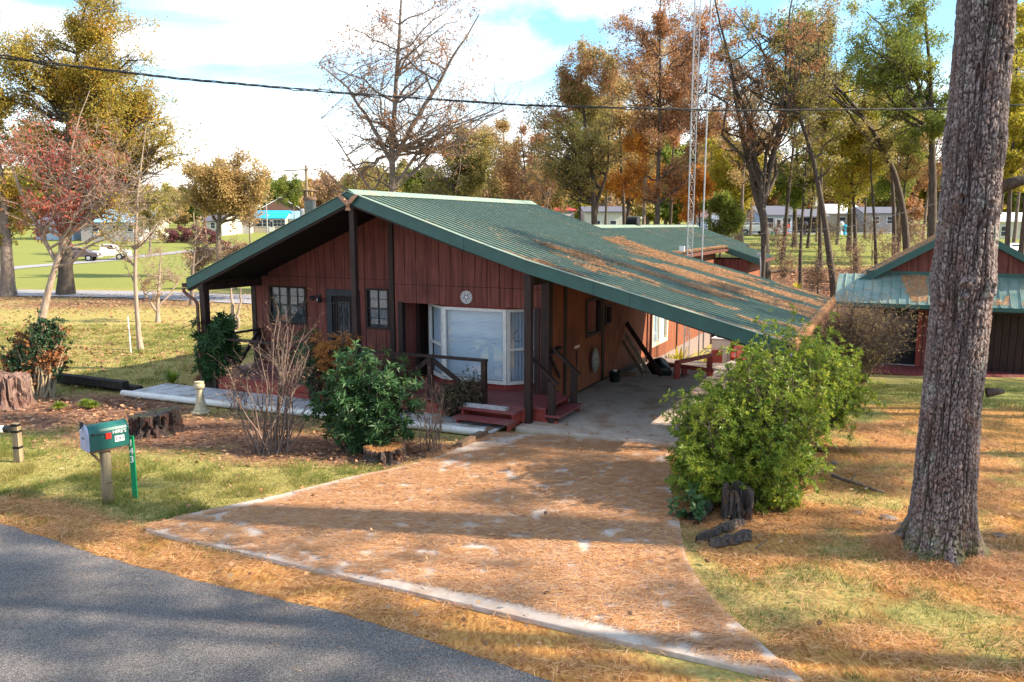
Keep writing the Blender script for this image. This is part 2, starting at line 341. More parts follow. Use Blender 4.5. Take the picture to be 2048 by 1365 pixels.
def masks(x, y):
    """r: pine needles, g: fresh green, b: bare leaf litter / mulch"""
    q = n2(x, y, .35, 11); q2 = n2(x, y, 1.4, 12)
    e = np.array(ROAD_E); yr = np.interp(x, e[:, 0], e[:, 1])
    verge = np.clip(1 - np.abs(y - yr) / (1.1 + .5 * q2), 0, 1) * (x > -7.6)
    right = sm((x - 1.9 + .3 * (q - .5)) / .6) * sm((21.5 - y) / 5) * sm((16 - x) / 4)
    r = np.clip(verge * 2.4 + right * (.28 + .75 * sm((q2 * .6 + q * .4 - .42) / .2)) * (1 - .5 * sm((y - 15) / 5)), 0, 1)
    b = np.maximum.reduce([bed(x, y, -9.5, 17.0, 3.2, 2.2), bed(x, y, -6.2, 15.2, 3.2, 1.7), bed(x, y, -2.7, 13.9, 2.6, 1.1), bed(x, y, -3.9, 14.2, 2.0, 1.3), bed(x, y, 3.2, 10.8, 1.4, 1.6) * .8]) * (.75 + .6 * q2)
    lit = sm((y - 30) / 6) * sm((62 - y) / 8) * sm((x - y * .12) / 5) * (.5 + q)
    b = np.clip(np.maximum(b, lit), 0, 1) * (1 - np.clip(verge, 0, 1))
    leftleaf = sm((y - 36) / 4) * sm((47 - y) / 3) * sm((-8 - x) / 4) * .75
    b = np.maximum(b, leftleaf * (.3 + q))
    g = .18 + .5 * (q - .3)
    g = g + .8 * sm((y - 47) / 6) * (x < y * .12) + .95 * sm((y - 58) / 6) * (x >= y * .12) + .22 * sm((-2 - x) / 3) * sm((15 - y) / 2)
    g = g + .35 * sm((x - 5) / 2) * sm((y - 15) / 2) * sm((24 - y) / 3)
    return r, np.clip(g, 0, 1), b
R_, G_, B_ = masks(X, Y)
iy, ix = np.meshgrid(np.arange(len(ys) - 1), np.arange(len(xs) - 1), indexing='ij'); W_ = len(xs)
F = np.stack([iy * W_ + ix, iy * W_ + ix + 1, (iy + 1) * W_ + ix + 1, (iy + 1) * W_ + ix], -1).reshape(-1, 4)
def groundmat():
    m, t, b, o = newmat('ground_turf'); n = t.nodes.new; l = t.links.new
    at = n('ShaderNodeAttribute'); at.attribute_name = 'cover'; se = n('ShaderNodeSeparateColor'); l(at.outputs['Color'], se.inputs[0])
    tc = n('ShaderNodeTexCoord')
    def nz(s, d=6, st=None):
        q = n('ShaderNodeTexNoise'); q.inputs['Scale'].default_value = s; q.inputs['Detail'].default_value = d; q.inputs['Roughness'].default_value = .7
        if st:
            mp = n('ShaderNodeMapping'); mp.inputs['Scale'].default_value = st; l(tc.outputs['Object'], mp.inputs[0]); l(mp.outputs[0], q.inputs['Vector'])
        else: l(tc.outputs['Object'], q.inputs['Vector'])
        return q.outputs['Fac']
    def ramp(f, cols, p):
        r = n('ShaderNodeValToRGB'); e = r.color_ramp.elements
        while len(e) < len(cols): e.new(.5)
        for i, c in enumerate(cols): e[i].position = p[i]; e[i].color = (*c, 1)
        l(f, r.inputs['Fac']); return r.outputs[0]
    def mixc(f, a, c):
        q = n('ShaderNodeMixRGB'); l(f, q.inputs[0]); l(a, q.inputs[1]); l(c, q.inputs[2]); return q.outputs[0]
    def mth(op, a, c):
        q = n('ShaderNodeMath'); q.operation = op; q.use_clamp = True
        for i, z in enumerate((a, c)):
            if isinstance(z, (int, float)): q.inputs[i].default_value = z
            else: l(z, q.inputs[i])
        return q.outputs[0]
    fine = nz(14); mid = nz(1.6, 5)
    dry = ramp(fine, [(.22, .155, .06), (.40, .31, .11), (.52, .42, .18)], [.3, .5, .72])
    gre = ramp(fine, [(.12, .14, .035), (.22, .235, .06), (.34, .33, .10)], [.3, .5, .72])
    def sharp(mask, nzv, k=3.0):       # threshold the mask with noise
        s = n('ShaderNodeMath'); s.operation = 'ADD'; l(mask, s.inputs[0]); l(nzv, s.inputs[1])
        mr = n('ShaderNodeMapRange'); mr.inputs['From Min'].default_value = 1 - .5 / k; mr.inputs['From Max'].default_value = 1 + .5 / k; l(s.outputs[0], mr.inputs['Value']); return mr.outputs[0]
    base = mixc(sharp(se.outputs[1], mid, 1.2), dry, gre)
    mul = ramp(nz(9), [(.07, .035, .025), (.22, .115, .075), (.36, .21, .15)], [.32, .52, .7])
    base = mixc(sharp(se.outputs[2], nz(2.2), 2.0), base, mul)
    ndl = ramp(nz(26, 4, (1, .35, 1)), [(.20, .075, .028), (.44, .21, .065), (.62, .37, .13)], [.3, .5, .7])
    base = mixc(sharp(se.outputs[0], nz(3.0), 2.2), base, ndl)
    l(base, b.inputs['Base Color']); b.inputs['Roughness'].default_value = 1; b.inputs['Specular IOR Level'].default_value = .1
    bp = n('ShaderNodeBump'); bp.inputs['Strength'].default_value = .8; bp.inputs['Distance'].default_value = .04; l(fine, bp.inputs['Height']); l(bp.outputs[0], b.inputs['Normal'])
    return m
gme = npmesh('ground', np.stack([X, Y, Z], -1).reshape(-1, 3), [F], groundmat(), True)
ca = gme.color_attributes.new('cover', 'FLOAT_COLOR', 'POINT')
ca.data.foreach_set('color', np.stack([R_, G_, B_, np.ones_like(R_)], -1).astype(np.float32).ravel())
meta(link(bpy.data.objects.new('ground', gme)), 'lawn and earth with fallen leaves round the house', kind='structure')

def asphalt():
    m, t, b, o = newmat('asphalt'); n = t.nodes.new; l = t.links.new
    tc = n('ShaderNodeTexCoord'); v = n('ShaderNodeTexVoronoi'); v.inputs['Scale'].default_value = 110
    q = n('ShaderNodeTexNoise'); q.inputs['Scale'].default_value = 85; q.inputs['Detail'].default_value = 5
    q2 = n('ShaderNodeTexNoise'); q2.inputs['Scale'].default_value = .7; q2.inputs['Detail'].default_value = 4
    r = n('ShaderNodeValToRGB'); e = r.color_ramp.elements; e.new(.5)
    for i, (p, c) in enumerate([(.36, (.065, .059, .058)), (.52, (.155, .142, .138)), (.68, (.34, .315, .30))]): e[i].position = p; e[i].color = (*c, 1)
    mu = n('ShaderNodeMixRGB'); mu.blend_type = 'MULTIPLY'; mu.inputs[0].default_value = .6
    for z in (v, q, q2): l(tc.outputs['Object'], z.inputs['Vector'])
    l(q.outputs['Fac'], r.inputs[0]); l(r.outputs[0], mu.inputs[1])
    r3 = n('ShaderNodeValToRGB'); r3.color_ramp.elements[0].position = .3; r3.color_ramp.elements[1].position = .7; r3.color_ramp.elements[0].color = (.45, .44, .45, 1); r3.color_ramp.elements[1].color = (1.2, 1.15, 1.15, 1); l(q2.outputs['Fac'], r3.inputs[0]); l(r3.outputs[0], mu.inputs[2])
    vc = n('ShaderNodeTexVoronoi'); vc.feature = 'DISTANCE_TO_EDGE'; vc.inputs['Scale'].default_value = .55; wn = n('ShaderNodeTexNoise'); wn.inputs['Scale'].default_value = 1.8; wn.inputs['Detail'].default_value = 6
    wm = n('ShaderNodeMixRGB'); wm.blend_type = 'ADD'; wm.inputs[0].default_value = .55; l(tc.outputs['Object'], wn.inputs['Vector']); l(tc.outputs['Object'], wm.inputs[1]); l(wn.outputs['Color'], wm.inputs[2]); l(wm.outputs[0], vc.inputs['Vector'])
    cr = n('ShaderNodeValToRGB'); cr.color_ramp.elements[0].position = .002; cr.color_ramp.elements[1].position = .010; cr.color_ramp.elements[0].color = (.35, .33, .32, 1); l(vc.outputs['Distance'], cr.inputs[0])
    m2 = n('ShaderNodeMixRGB'); m2.blend_type = 'MULTIPLY'; m2.inputs[0].default_value = .3; l(mu.outputs[0], m2.inputs[1]); l(cr.outputs[0], m2.inputs[2])
    l(m2.outputs[0], b.inputs['Base Color']); b.inputs['Roughness'].default_value = .85
    bp = n('ShaderNodeBump'); bp.inputs['Strength'].default_value = .8; bp.inputs['Distance'].default_value = .01; l(v.outputs['Distance'], bp.inputs['Height']); l(bp.outputs[0], b.inputs['Normal'])
    return m
M['asphalt'] = asphalt(); M['oldroad'] = pm('pale_old_asphalt', (.27, .26, .28), (.36, .34, .35), 4, .9)
# ragged edge of the road
ep = []
for (a, c) in zip(ROAD_E[:-1], ROAD_E[1:]):
    for k in range(24):
        t = k / 24; x = a[0] + (c[0] - a[0]) * t; y = a[1] + (c[1] - a[1]) * t
        ep.append((x, y + .10 * (float(n2(np.array(x), np.array(y), 3.0, 5)) - .5) + .03 * (float(n2(np.array(x), np.array(y), 14.0, 6)) - .5)))
rp_ = ep + road[len(ROAD_E):]
mb = MB(); rv = np.array([(x, y, .004) for x, y in rp_])
o = bpy.data.meshes.new('road'); o.from_pydata([tuple(p) for p in rv], [], [list(range(len(rv)))[::-1]]); o.materials.append(M['asphalt']); o.update()
ro = link(bpy.data.objects.new('road', o)); meta(ro, 'grey asphalt road running past the driveway', kind='structure')
if o.polygons[0].normal.z < 0: o.flip_normals()
# far lanes, each following the terrain
def lane(name, pts, wd, label, lift=.03, mat='oldroad'):
    P_ = []; pts = [np.array(p[:2], float) for p in pts]
    for a, b in zip(pts[:-1], pts[1:]):
        for k in range(14): P_.append(a + (b - a) * k / 14)
    P_.append(pts[-1]); P_ = np.array(P_); t = np.gradient(P_, axis=0); t /= np.linalg.norm(t, axis=1)[:, None]; nn = np.stack([-t[:, 1], t[:, 0]], 1)
    cols = []
    for s in (-1, -.5, 0, .5, 1):
        q = P_ + nn * s * wd / 2; cols.append(np.stack([q[:, 0], q[:, 1], ter(q[:, 0], q[:, 1]) + lift], 1))
    v = np.stack(cols, 1); k = len(P_); i = np.arange(k - 1)[:, None] * 5; j = np.arange(4)[None]
    me = npmesh(name, v.reshape(-1, 3), [np.stack([i + j, i + 5 + j, i + 6 + j, i + j + 1], -1).reshape(-1, 4)], M[mat]); me.flip_normals() if me.polygons[0].normal.z < 0 else None
    return meta(link(bpy.data.objects.new(name, me)), label, kind='structure')
lane('path', [(-75, 54), (-45, 50.5), G(0, 586), G(300, 590), G(505, 600), (-9, 41), (-4, 40), (2, 41)], 4.0, 'grey lane crossing the lawn behind the house')
lane('road', [G(-60, 545), G(30, 536), G(130, 528), G(260, 515), G(520, 489), (-14, 118)], 3.0, 'pale drive where the pickup is parked')
lane('road', [(10, 112), G(1440, 472), G(1640, 470), G(1850, 466), (80, 112)], 4.0, 'street beyond the green field')

# driveway slab (a real step above the grass) and carport slab
mb = MB()
n_ = len(drv); v = [(x, y, -.12) for x, y in drv] + [(x, y, .03) for x, y in drv]
me = bpy.data.meshes.new('driveway'); me.from_pydata(v, [], [list(range(n_)), list(range(n_, 2 * n_))[::-1]] + [[i, i + n_, (i + 1) % n_ + n_, (i + 1) % n_] for i in range(n_)])
me.update()
import bmesh
def fixn(me):
    bm = bmesh.new(); bm.from_mesh(me); bmesh.ops.recalc_face_normals(bm, faces=bm.faces); bm.to_mesh(me); bm.free()
fixn(me); me.materials.append(M['concrete'])
bev = link(bpy.data.objects.new('driveway', me)); meta(bev, 'concrete driveway apron strewn with pine needles', kind='structure')
md = bev.modifiers.new('bevel', 'BEVEL'); md.width = .012; md.segments = 2; md.limit_method = 'ANGLE'
mb = MB(); mb.prism([(-6.55, 13.75), (-3.3, 13.9), (-3.3, 16), (-2.2, 19.6), (-6.0, 20.4), (-6.6, 20.4)], -.5, .075)
o = mb.build('carport_floor', M['concrete'], None, base=(0, 0, 0), fr=HF); meta(o, 'concrete floor slab under the carport', kind='structure')
mb = MB(); mb.prism([(-4.95, 20.5), (-3.4, 20.2), (-2.9, 23.5), (-4.3, 24)], -.6, -.02); o = mb.build('path', M['concrete'], None, fr=HF); meta(o, 'short concrete path beyond the carport', kind='structure')
mb = MB(); mb.prism([(-6.6, 20.5), (-5.0, 20.5), (-4.4, 23.6), (-6.6, 23.8)], -.6, -.05); o = mb.build('gravel', M['gravel'], None, fr=HF); meta(o, 'grey gravel bed at the rear of the carport', kind='stuff')
# timber edging strip beside the driveway
mb = MB(); a = G(918, 898); b_ = G(1000, 856); mb.bar((a[0], a[1], .06), (b_[0], b_[1], .06), .12, .1)
meta(mb.build('edging_board', M['woodh'], None, base=(a[0], a[1], 0)), 'short timber edging board between driveway and flower bed', 'edging board')

# ------------------------------------------------------------------ siding, windows
def siding(parent, axis, a0, a1, fx, zb, zt, step, opens=(), seam=None, mat=None, t=.018, gap=.014, off=0.0, sgn=-1, name='siding_board'):
    """vertical boards; zt(a) roof underside height; opens: (a0,a1,z0,z1)"""
    mat = mat or M['red']; k = a0 - off; lst = []
    while k < a1 - 1e-6:
        s, e = max(k, a0), min(k + step, a1); k += step
        if e - s > .03: lst.append((s + gap / 2, e - gap / 2))
    tiers = [(zb, None)] if seam is None else [(zb, seam - .005), (seam + .007, None)]
    for s, e in lst:
        cuts = sorted({s, e} | {q for o in opens for q in o[:2] if s < q < e})
        for lo, hi in tiers:
            pieces = []; whole = False
            for p, q in zip(cuts[:-1], cuts[1:]):
                top = min(zt(p), zt(q)) if hi is None else min(hi, zt(p), zt(q))
                iv = [(lo, top)]; mid = (p + q) / 2
                for o in opens:
                    if o[0] - 1e-6 < mid < o[1] + 1e-6:
                        nw = []
                        for a, b in iv:
                            if o[3] <= a or o[2] >= b: nw.append((a, b)); continue
                            if o[2] > a: nw.append((a, o[2]))
                            if o[3] < b: nw.append((o[3], b))
                        iv = nw
                iv = [(a, b) for a, b in iv if b - a > .02]
                if len(iv) == 1 and iv[0][0] == lo and abs(iv[0][1] - top) < 1e-6: whole = True
                for a, b in iv:
                    tp, tq = (zt(p), zt(q)) if (hi is None and abs(b - top) < 1e-6) else (b, b)
                    if axis == 'u':
                        y0, y1 = fx + sgn * t, fx; h = [(p, y0, a), (q, y0, a), (q, y1, a), (p, y1, a), (p, y0, tp), (q, y0, tq), (q, y1, tq), (p, y1, tp)]
                    else:
                        x0, x1 = fx, fx + (-sgn) * t; h = [(x0, p, a), (x1, p, a), (x1, q, a), (x0, q, a), (x0, p, tp), (x1, p, tp), (x1, q, tq), (x0, q, tq)]
                    pieces.append((int(a > lo + .01), h))
            for key in ({0} if whole else {k_ for k_, _ in pieces}):
                mb = MB(); [mb.hexa(h) for k_, h in pieces if whole or k_ == key]
                if mb.n: mb.build(name, mat, parent)
def wallpanel(root, name, axis, a0, a1, f0, f1, zb, zt, opens=(), mat=None, n=1, brk=()):
    """solid backing with holes; f0..f1 thickness"""
    mb = MB(); cuts = sorted({a0, a1} | {q for o in opens for q in o[:2]} | set(brk))
    for p, q in zip(cuts[:-1], cuts[1:]):
        iv = [(zb, None)]; mid = (p + q) / 2
        for o in opens:
            if o[0] < mid < o[1]:
                nw = []
                for a, b in iv:
                    bb = 99 if b is None else b
                    if o[3] <= a or o[2] >= bb: nw.append((a, b)); continue
                    if o[2] > a: nw.append((a, o[2]))
                    if o[3] < bb: nw.append((o[3], b))
                iv = nw
        for a, b in iv:
            tp, tq = (zt(p), zt(q)) if b is None else (b, b)
            if axis == 'u': mb.hexa([(p, f0, a), (q, f0, a), (q, f1, a), (p, f1, a), (p, f0, tp), (q, f0, tq), (q, f1, tq), (p, f1, tp)])
            else: mb.hexa([(f0, p, a), (f1, p, a), (f1, q, a), (f0, q, a), (f0, p, tp), (f1, p, tp), (f1, q, tq), (f0, q, tq)])
    return mb.build(name, mat or M['brown'], root)
def rbox(mb, axis, a0, a1, f0, f1, z0, z1):
    if axis == 'u': mb.box(a0, a1, f0, f1, z0, z1)
    else: mb.box(f0, f1, a0, a1, z0, z1)
def window(root, axis, a0, a1, z0, z1, fx, frame, cols=2, rows=2, sash=True, double=False, fw=.05, curtain='curtain', glass='glass', muntm=None, out=-1):
    """fx: face of the siding; out: direction of outward normal along the fixed axis"""
    mb = MB(); d0, d1 = fx + out * .035, fx - out * .05
    for (p, q, r, s) in ((a0, a1, z1 - fw, z1), (a0, a1, z0, z0 + fw), (a0, a0 + fw, z0 + fw, z1 - fw), (a1 - fw, a1, z0 + fw, z1 - fw)): rbox(mb, axis, p, q, min(d0, d1), max(d0, d1), r, s)
    wobj = mb.build('window', M[frame], root)
    mb = MB(); s0, s1 = fx - out * .01, fx - out * .03; muntm = muntm or frame
    units = [(a0 + fw, (a0 + a1) / 2 - fw / 2), ((a0 + a1) / 2 + fw / 2, a1 - fw)] if double else [(a0 + fw, a1 - fw)]
    if double: rbox(mb, axis, (a0 + a1) / 2 - fw / 2, (a0 + a1) / 2 + fw / 2, min(s0 + out * .02, s1), max(s0 + out * .02, s1), z0 + fw, z1 - fw)
    zm = (z0 + z1) / 2
    for p, q in units:
        if sash: rbox(mb, axis, p, q, min(s0 + out * .008, s1), max(s0 + out * .008, s1), zm - .022, zm + .022)
        for c in range(1, cols): x = p + (q - p) * c / cols; rbox(mb, axis, x - .007, x + .007, min(s0, s1), max(s0, s1), z0 + fw, z1 - fw)
        for h0, h1 in (((z0 + fw, zm - .022), (zm + .022, z1 - fw)) if sash else ((z0 + fw, z1 - fw),)):
            for r in range(1, rows): z = h0 + (h1 - h0) * r / rows; rbox(mb, axis, p, q, min(s0 + out * .002, s1), max(s0 + out * .002, s1), z - .007, z + .007)
    if mb.n: mb.build('glazing_bars', M[muntm], wobj)
    for p, q in units:
        mb = MB(); rbox(mb, axis, p, q, min(fx - out * .035, fx - out * .041), max(fx - out * .035, fx - out * .041), z0 + fw, z1 - fw); mb.build('pane', M[glass], wobj)
    if curtain:
        mb = MB(); n = 60; a = np.linspace(a0 + fw, a1 - fw, n); w_ = .012 * np.sin(np.arange(n) * 1.3) + .006 * np.sin(np.arange(n) * .47)
        f = fx - out * (.062 + w_); v = []
        for z in (z0 + fw, z1 - fw):
            for i in range(n): v.append((a[i], f[i], z) if axis == 'u' else (f[i], a[i], z))
        mb.add(v, [np.array([[i, i + 1, n + i + 1, n + i] for i in range(n - 1)])]); mb.build('curtain', M[curtain], wobj)
    return wobj

# ------------------------------------------------------------------ the red house
house = thing('house', 'dark red board-sided house with long green metal roof sweeping down over a carport', 'house', (-10.6, 16, 0), HF)
PR = [(-15.5, 2.66), (-10.6, 4.66), (-7.8, 3.72), (-6.45, 3.29), (-1.56, 1.99)]
def zr(u): return float(np.interp(u, [p[0] for p in PR], [p[1] for p in PR]))
VF, VB = 14.0, 23.4
def under(u): return zr(u) - .19
mb = MB()
for (u0, z0), (u1, z1) in zip(PR[:-1], PR[1:]):
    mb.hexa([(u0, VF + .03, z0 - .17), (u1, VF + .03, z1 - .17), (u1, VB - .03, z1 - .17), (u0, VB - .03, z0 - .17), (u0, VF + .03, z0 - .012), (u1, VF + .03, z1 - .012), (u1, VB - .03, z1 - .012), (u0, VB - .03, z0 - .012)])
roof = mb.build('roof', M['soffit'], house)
M['rib'] = pm('shaded_green_rib', (.045, .088, .072), (.085, .14, .112), 6, .5, 0, (1, 6, 1), spec=.4)  # darker green for rib sides: shading along the ribs painted into the colour
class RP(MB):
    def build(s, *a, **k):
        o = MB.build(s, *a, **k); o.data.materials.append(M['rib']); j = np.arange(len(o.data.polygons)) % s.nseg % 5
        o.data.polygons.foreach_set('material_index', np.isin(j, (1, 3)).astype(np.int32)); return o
def panel(slopepts, v0, ribs=4, rs=.235, mat='green', parent=None, hgt=.034):
    prof = []
    for k in range(ribs): prof += [(k * rs, 0), (k * rs + .10, 0), (k * rs + .115, hgt), (k * rs + .135, hgt), (k * rs + .15, 0)]
    prof.append((ribs * rs - .004, 0)); prof = np.array(prof); n = len(prof); v = []
    for (u, z) in slopepts: v += [(u, v0 + p, z + h) for p, h in prof]
    f = [[i * n + j, i * n + j + 1, (i + 1) * n + j + 1, (i + 1) * n + j] for i in range(len(slopepts) - 1) for j in range(n - 1)]
    m = RP(); m.add(v, [np.array(f)]); m.nseg = n - 1; return m
PRR = PR[1:]; PRS = [(-10.6, 4.66), (-8.3, 3.888), (-7.8, 3.722), (-7.3, 3.56), (-6.45, 3.29), (-5.9, 3.144), (-1.56, 1.99), (-1.5, 1.974)]
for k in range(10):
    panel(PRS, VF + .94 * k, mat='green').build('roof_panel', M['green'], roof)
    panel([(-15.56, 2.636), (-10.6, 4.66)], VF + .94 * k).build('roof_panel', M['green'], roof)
mb = MB(); mb.extr([(-10.78, 4.63), (-10.6, 4.735), (-10.42, 4.635), (-10.42, 4.65), (-10.6, 4.75), (-10.78, 4.645)], 'y', VF - .03, VB + .03); mb.build('ridge_cap', M['green'], roof)
def rake(segs, v0, v1, name='fascia_board', hh=.215, mat='teal'):
    for (u0, u1) in segs:
        us = [u0] + [p[0] for p in PR if u0 < p[0] < u1] + [u1]; mb = MB()
        for a, b in zip(us[:-1], us[1:]):
            mb.hexa([(a, v0, zr(a) - hh), (b, v0, zr(b) - hh), (b, v1, zr(b) - hh), (a, v1, zr(a) - hh), (a, v0, zr(a) + .035), (b, v0, zr(b) + .035), (b, v1, zr(b) + .035), (a, v1, zr(a) + .035)])
        mb.build(name, M[mat], roof)
rake([(-15.5, -10.604), (-10.596, -7.812), (-7.806, -5.06), (-5.054, -4.35), (-4.344, -1.6)], VF - .03, VF + .0)
rake([(-15.5, -10.6), (-10.59, -6.0), (-5.994, -1.6)], VB, VB + .03)
mb = MB()
for (a, b) in ((-15.5, -10.6), (-10.6, -7.8), (-7.8, -1.6)): mb.bar((a, VF + .05, zr(a) - .235), (b, VF + .05, zr(b) - .235), .09, .05)
mb.build('rake_trim', M['brown'], roof)
mb = MB()
for (a, b) in ((-15.5, -10.6), (-10.6, -7.8), (-7.8, -6.45), (-6.45, -1.6)): mb.bar((a, VF + .0, zr(a) + .045), (b, VF + .0, zr(b) + .045), .12, .008)
mb.build('rake_flashing', M['green'], roof)
def gutter(u, z, v0, v1, side, root=roof, nd=900, name='gutter'):
    s = side; pf = [(0, .02), (0, -.085), (.10 * s, -.085), (.13 * s, .015), (.115 * s, .015), (.09 * s, -.068), (.014 * s, -.068), (.014 * s, .02)]
    mb = MB(); mb.extr([(u + a, z + b) for a, b in pf], 'y', v0, v1); g = mb.build(name, M['gutter'], root)
    if nd: return g
gut = gutter(-1.56, 1.92, VF - .05, VB + .05, 1); gutter(-15.52, 2.58, VF - .05, VB, -1)
# left corner downspout with its elbow
mb = MB(); mb.tube([(-15.58, 13.95, 2.48), (-15.58, 13.95, 2.40), (-15.5, 14.0, 2.30), (-15.32, 14.03, 2.20), (-15.24, 14.03, 2.1), (-15.24, 14.03, .1)], .04, 8); mb.build('downspout', M['gutter'], house)
mb = MB(); mb.tube([(-1.5, 13.94, 1.86), (-1.5, 13.96, 1.8), (-1.62, 14.1, 1.72), (-1.7, 14.1, .2)], .045, 8); mb.build('downspout', M['galv'], house)
# --- floor, deck
mb = MB(); mb.box(-15.3, -6.65, 16.0, 23.3, -.6, .37); mb.build('foundation', M['block'], house)
deckp = MB(); deckp.box(-15.2, -6.62, 14.1, 15.98, .05, .325)
deckp.box(-15.2, -6.5, 14.06, 14.1, .1, .37)
deck = deckp.build('porch_deck', M['redtrim'], house)
k = 14.04; i = 0
while k < 16.38:
    for (a, b) in (((-15.22, -10.6), (-10.594, -6.5)) if k < 15.9 else ((-10.25, -6.88),)):
        mb = MB(); mb.box(a, b, k, k + .128, .345, .383); mb.build('deck_board', M['deck'], deck)
    k += .136
# --- front wall, left (recessed) and right (forward)
wl, wr = 16.0, 15.45
opL = [(-14.76, -13.52, 1.45, 2.44), (-12.87, -11.86, .38, 2.41), (-11.67, -10.97, 1.48, 2.47)]
opR = [(-10.27, -6.86, .38, 2.22)]
fwl = wallpanel(house, 'front_wall', 'u', -15.3, -10.5, wl, wl + .12, .2, lambda u: under(u) + .1, opL, M['inside'], brk=(-14.2, -13, -12.2))
siding(fwl, 'u', -15.24, -10.56, wl, .385, under, .3, opL, seam=2.69, off=.06)
fwr = wallpanel(house, 'front_wall', 'u', -10.52, -6.62, wr, wr + .12, .2, lambda u: under(u) + .08, opR, M['inside'], brk=(-9, -7.8, -7.2))
siding(fwr, 'u', -10.46, -6.72, wr, .385, under, .3048, opR, seam=2.64, off=.02)
mb = MB(); mb.box(-10.56, -10.5, wr - .01, wl, .38, under(-10.6)); mb.build('wall_return', M['red'], house)
mb = MB(); mb.box(-10.60, -10.47, wr - .05, wr + .02, .3, under(-10.6)); mb.build('corner_trim', M['brown'], house)
mb = MB(); mb.box(-15.36, -15.22, wl - .045, wl + .05, .2, 2.5); mb.build('corner_trim', M['brown'], house)
mb = MB(); mb.box(-6.74, -6.56, wr - .045, wr + .02, .3, under(-6.7)); mb.box(-6.6, -6.555, wr + .02, wr + .16, .1, under(-6.6)); mb.build('corner_trim', M['brown'], house)
# windows of the left part
window(house, 'u', -14.76, -13.52, 1.45, 2.44, wl - .018, 'brown', 2, 2, True, True, muntm='blackmetal', curtain='lace')
window(house, 'u', -11.67, -10.99, 1.48, 2.47, wl - .018, 'brown', 2, 2, True, False, muntm='blackmetal', curtain='lace')
# security door
mb = MB()
for b in ((-12.87, -12.77, .38, 2.41), (-11.96, -11.86, .38, 2.41), (-12.77, -11.96, 2.31, 2.41), (-12.77, -12.71, .4, 2.31), (-12.02, -11.96, .4, 2.31), (-12.71, -12.02, 2.25, 2.31), (-12.71, -12.02, 1.22, 1.30), (-12.71, -12.02, .4, .48)): mb.box(b[0], b[1], wl - .05, wl + .0, b[2], b[3])
door = mb.build('security_door', M['doorframe'], house)
for x in np.linspace(-12.65, -12.08, 8):
    mb = MB(); mb.box(x - .009, x + .009, wl - .045, wl - .027, .46, 2.27); mb.build('iron_bar', M['blackmetal'], door)
mb = MB()
for zc in (1.85, 1.62, .9):
    for s in (-1, 1):
        th = np.linspace(0, 2 * PI * 1.1, 18); mb.tube(np.stack([-12.365 + s * (.03 + .075 * np.sin(th / 2.2)), np.full(18, wl - .05), zc + .13 * np.cos(th)], 1), .009, 5)
mb.box(-12.71, -12.02, wl - .05, wl - .03, 2.05, 2.07); mb.build('iron_scrollwork', M['blackmetal'], door)
mb = MB(); mb.box(-12.76, -11.97, wl + .03, wl + .07, .39, 2.3); pnl = mb.build('door_panel', M['brown'], door)
mb = MB(); mb.box(-12.55, -12.2, wl + .015, wl + .03, 1.05, 2.1); mb.build('pane', M['lace'], door)
mb = MB(); mb.lathe([(0, 0), (.02, 0), (.03, .03), (.02, .05), (0, .055)], (0, 0, 0), 10)
mb = MB(); mb.box(-12.09, -12.03, wl - .085, wl - .05, 1.26, 1.42); mb.build('handle', M['blackmetal'], door)
# wall lamp
lam = MB(); lam.box(-13.14, -13.06, wl - .05, wl - .018, 2.12, 2.26); lam.tube([(-13.1, wl - .04, 2.18), (-13.08, wl - .12, 2.2)], .015, 6); lamp = lam.build('wall_lamp', M['blackmetal'], house)
for s in (-1, 1):
    q = MB(); c = np.array((-13.1 + s * .06, wl - .12, 2.2 - .02 * s)); d = np.array((s * .6, -.5, -.45)); d /= np.linalg.norm(d)
    q.tube([c, c + d * .05, c + d * .13], [.025, .05, .065], 10); q.build('lamp_head', M['blackmetal'], lamp)
q = MB(); q.box(-13.05, -12.98, wl - .2, wl - .15, 2.1, 2.17); q.build('lamp_glass', M['white'], lamp)
# alcove and bay
av = 16.42; mb = MB(); mb.box(-10.29, -6.84, av, av + .08, .3, 2.3); mb.box(-10.31, -10.27, wr + .1, av, .3, 2.3); mb.box(-6.86, -6.82, wr + .1, av, .3, 2.3); mb.box(-10.3, -6.84, wr + .12, av, 2.225, 2.3)
alc = mb.build('alcove_wall', M['red'], house)
siding(alc, 'u', -9.96, -9.2, av, .385, lambda u: 2.22, .3)
mb = MB(); mb.box(-10.25, -9.98, av - .05, av - .002, .38, 2.2); mb.box(-10.265, -10.17, av - .4, av - .05, .38, 2.2); sdoor = mb.build('side_door', M['brown'], house)
mb = MB(); mb.tube([(-10.1, av - .06, 1.36), (-10.1, av - .1, 1.36), (-10.1, av - .1, 1.25)], .012, 6); mb.build('handle', M['galv'], sdoor)
mb = MB(); mb.box(-10.37, -10.25, wr - .045, wr + .0, .38, 2.24); mb.build('door_trim', M['brown'], house)
mb = MB(); mb.box(-6.90, -6.78, wr - .045, wr + .0, .38, 2.24); mb.build('door_trim', M['brown'], house)
BP = [(-9.93, 16.1), (-9.2, 15.5), (-7.6, 15.5), (-7.03, 16.1)]
mb = MB(); mb.prism([(-9.9, av), (-9.9, 16.1), (-9.19, 15.53), (-7.61, 15.53), (-7.06, 16.1), (-7.06, av)], .38, .5)
bay = mb.build('bay_window', M['redtrim'], house)
mb = MB(); mb.prism([(-9.9, av), (-9.9, 16.1), (-9.19, 15.53), (-7.61, 15.53), (-7.06, 16.1), (-7.06, av)], 2.17, 2.22); mb.build('bay_head', M['redtrim'], bay)
mb = MB(); mb.box(-9.86, -7.1, 16.12, av, .5, 2.17); mb.build('room_behind', M['inside'], bay)
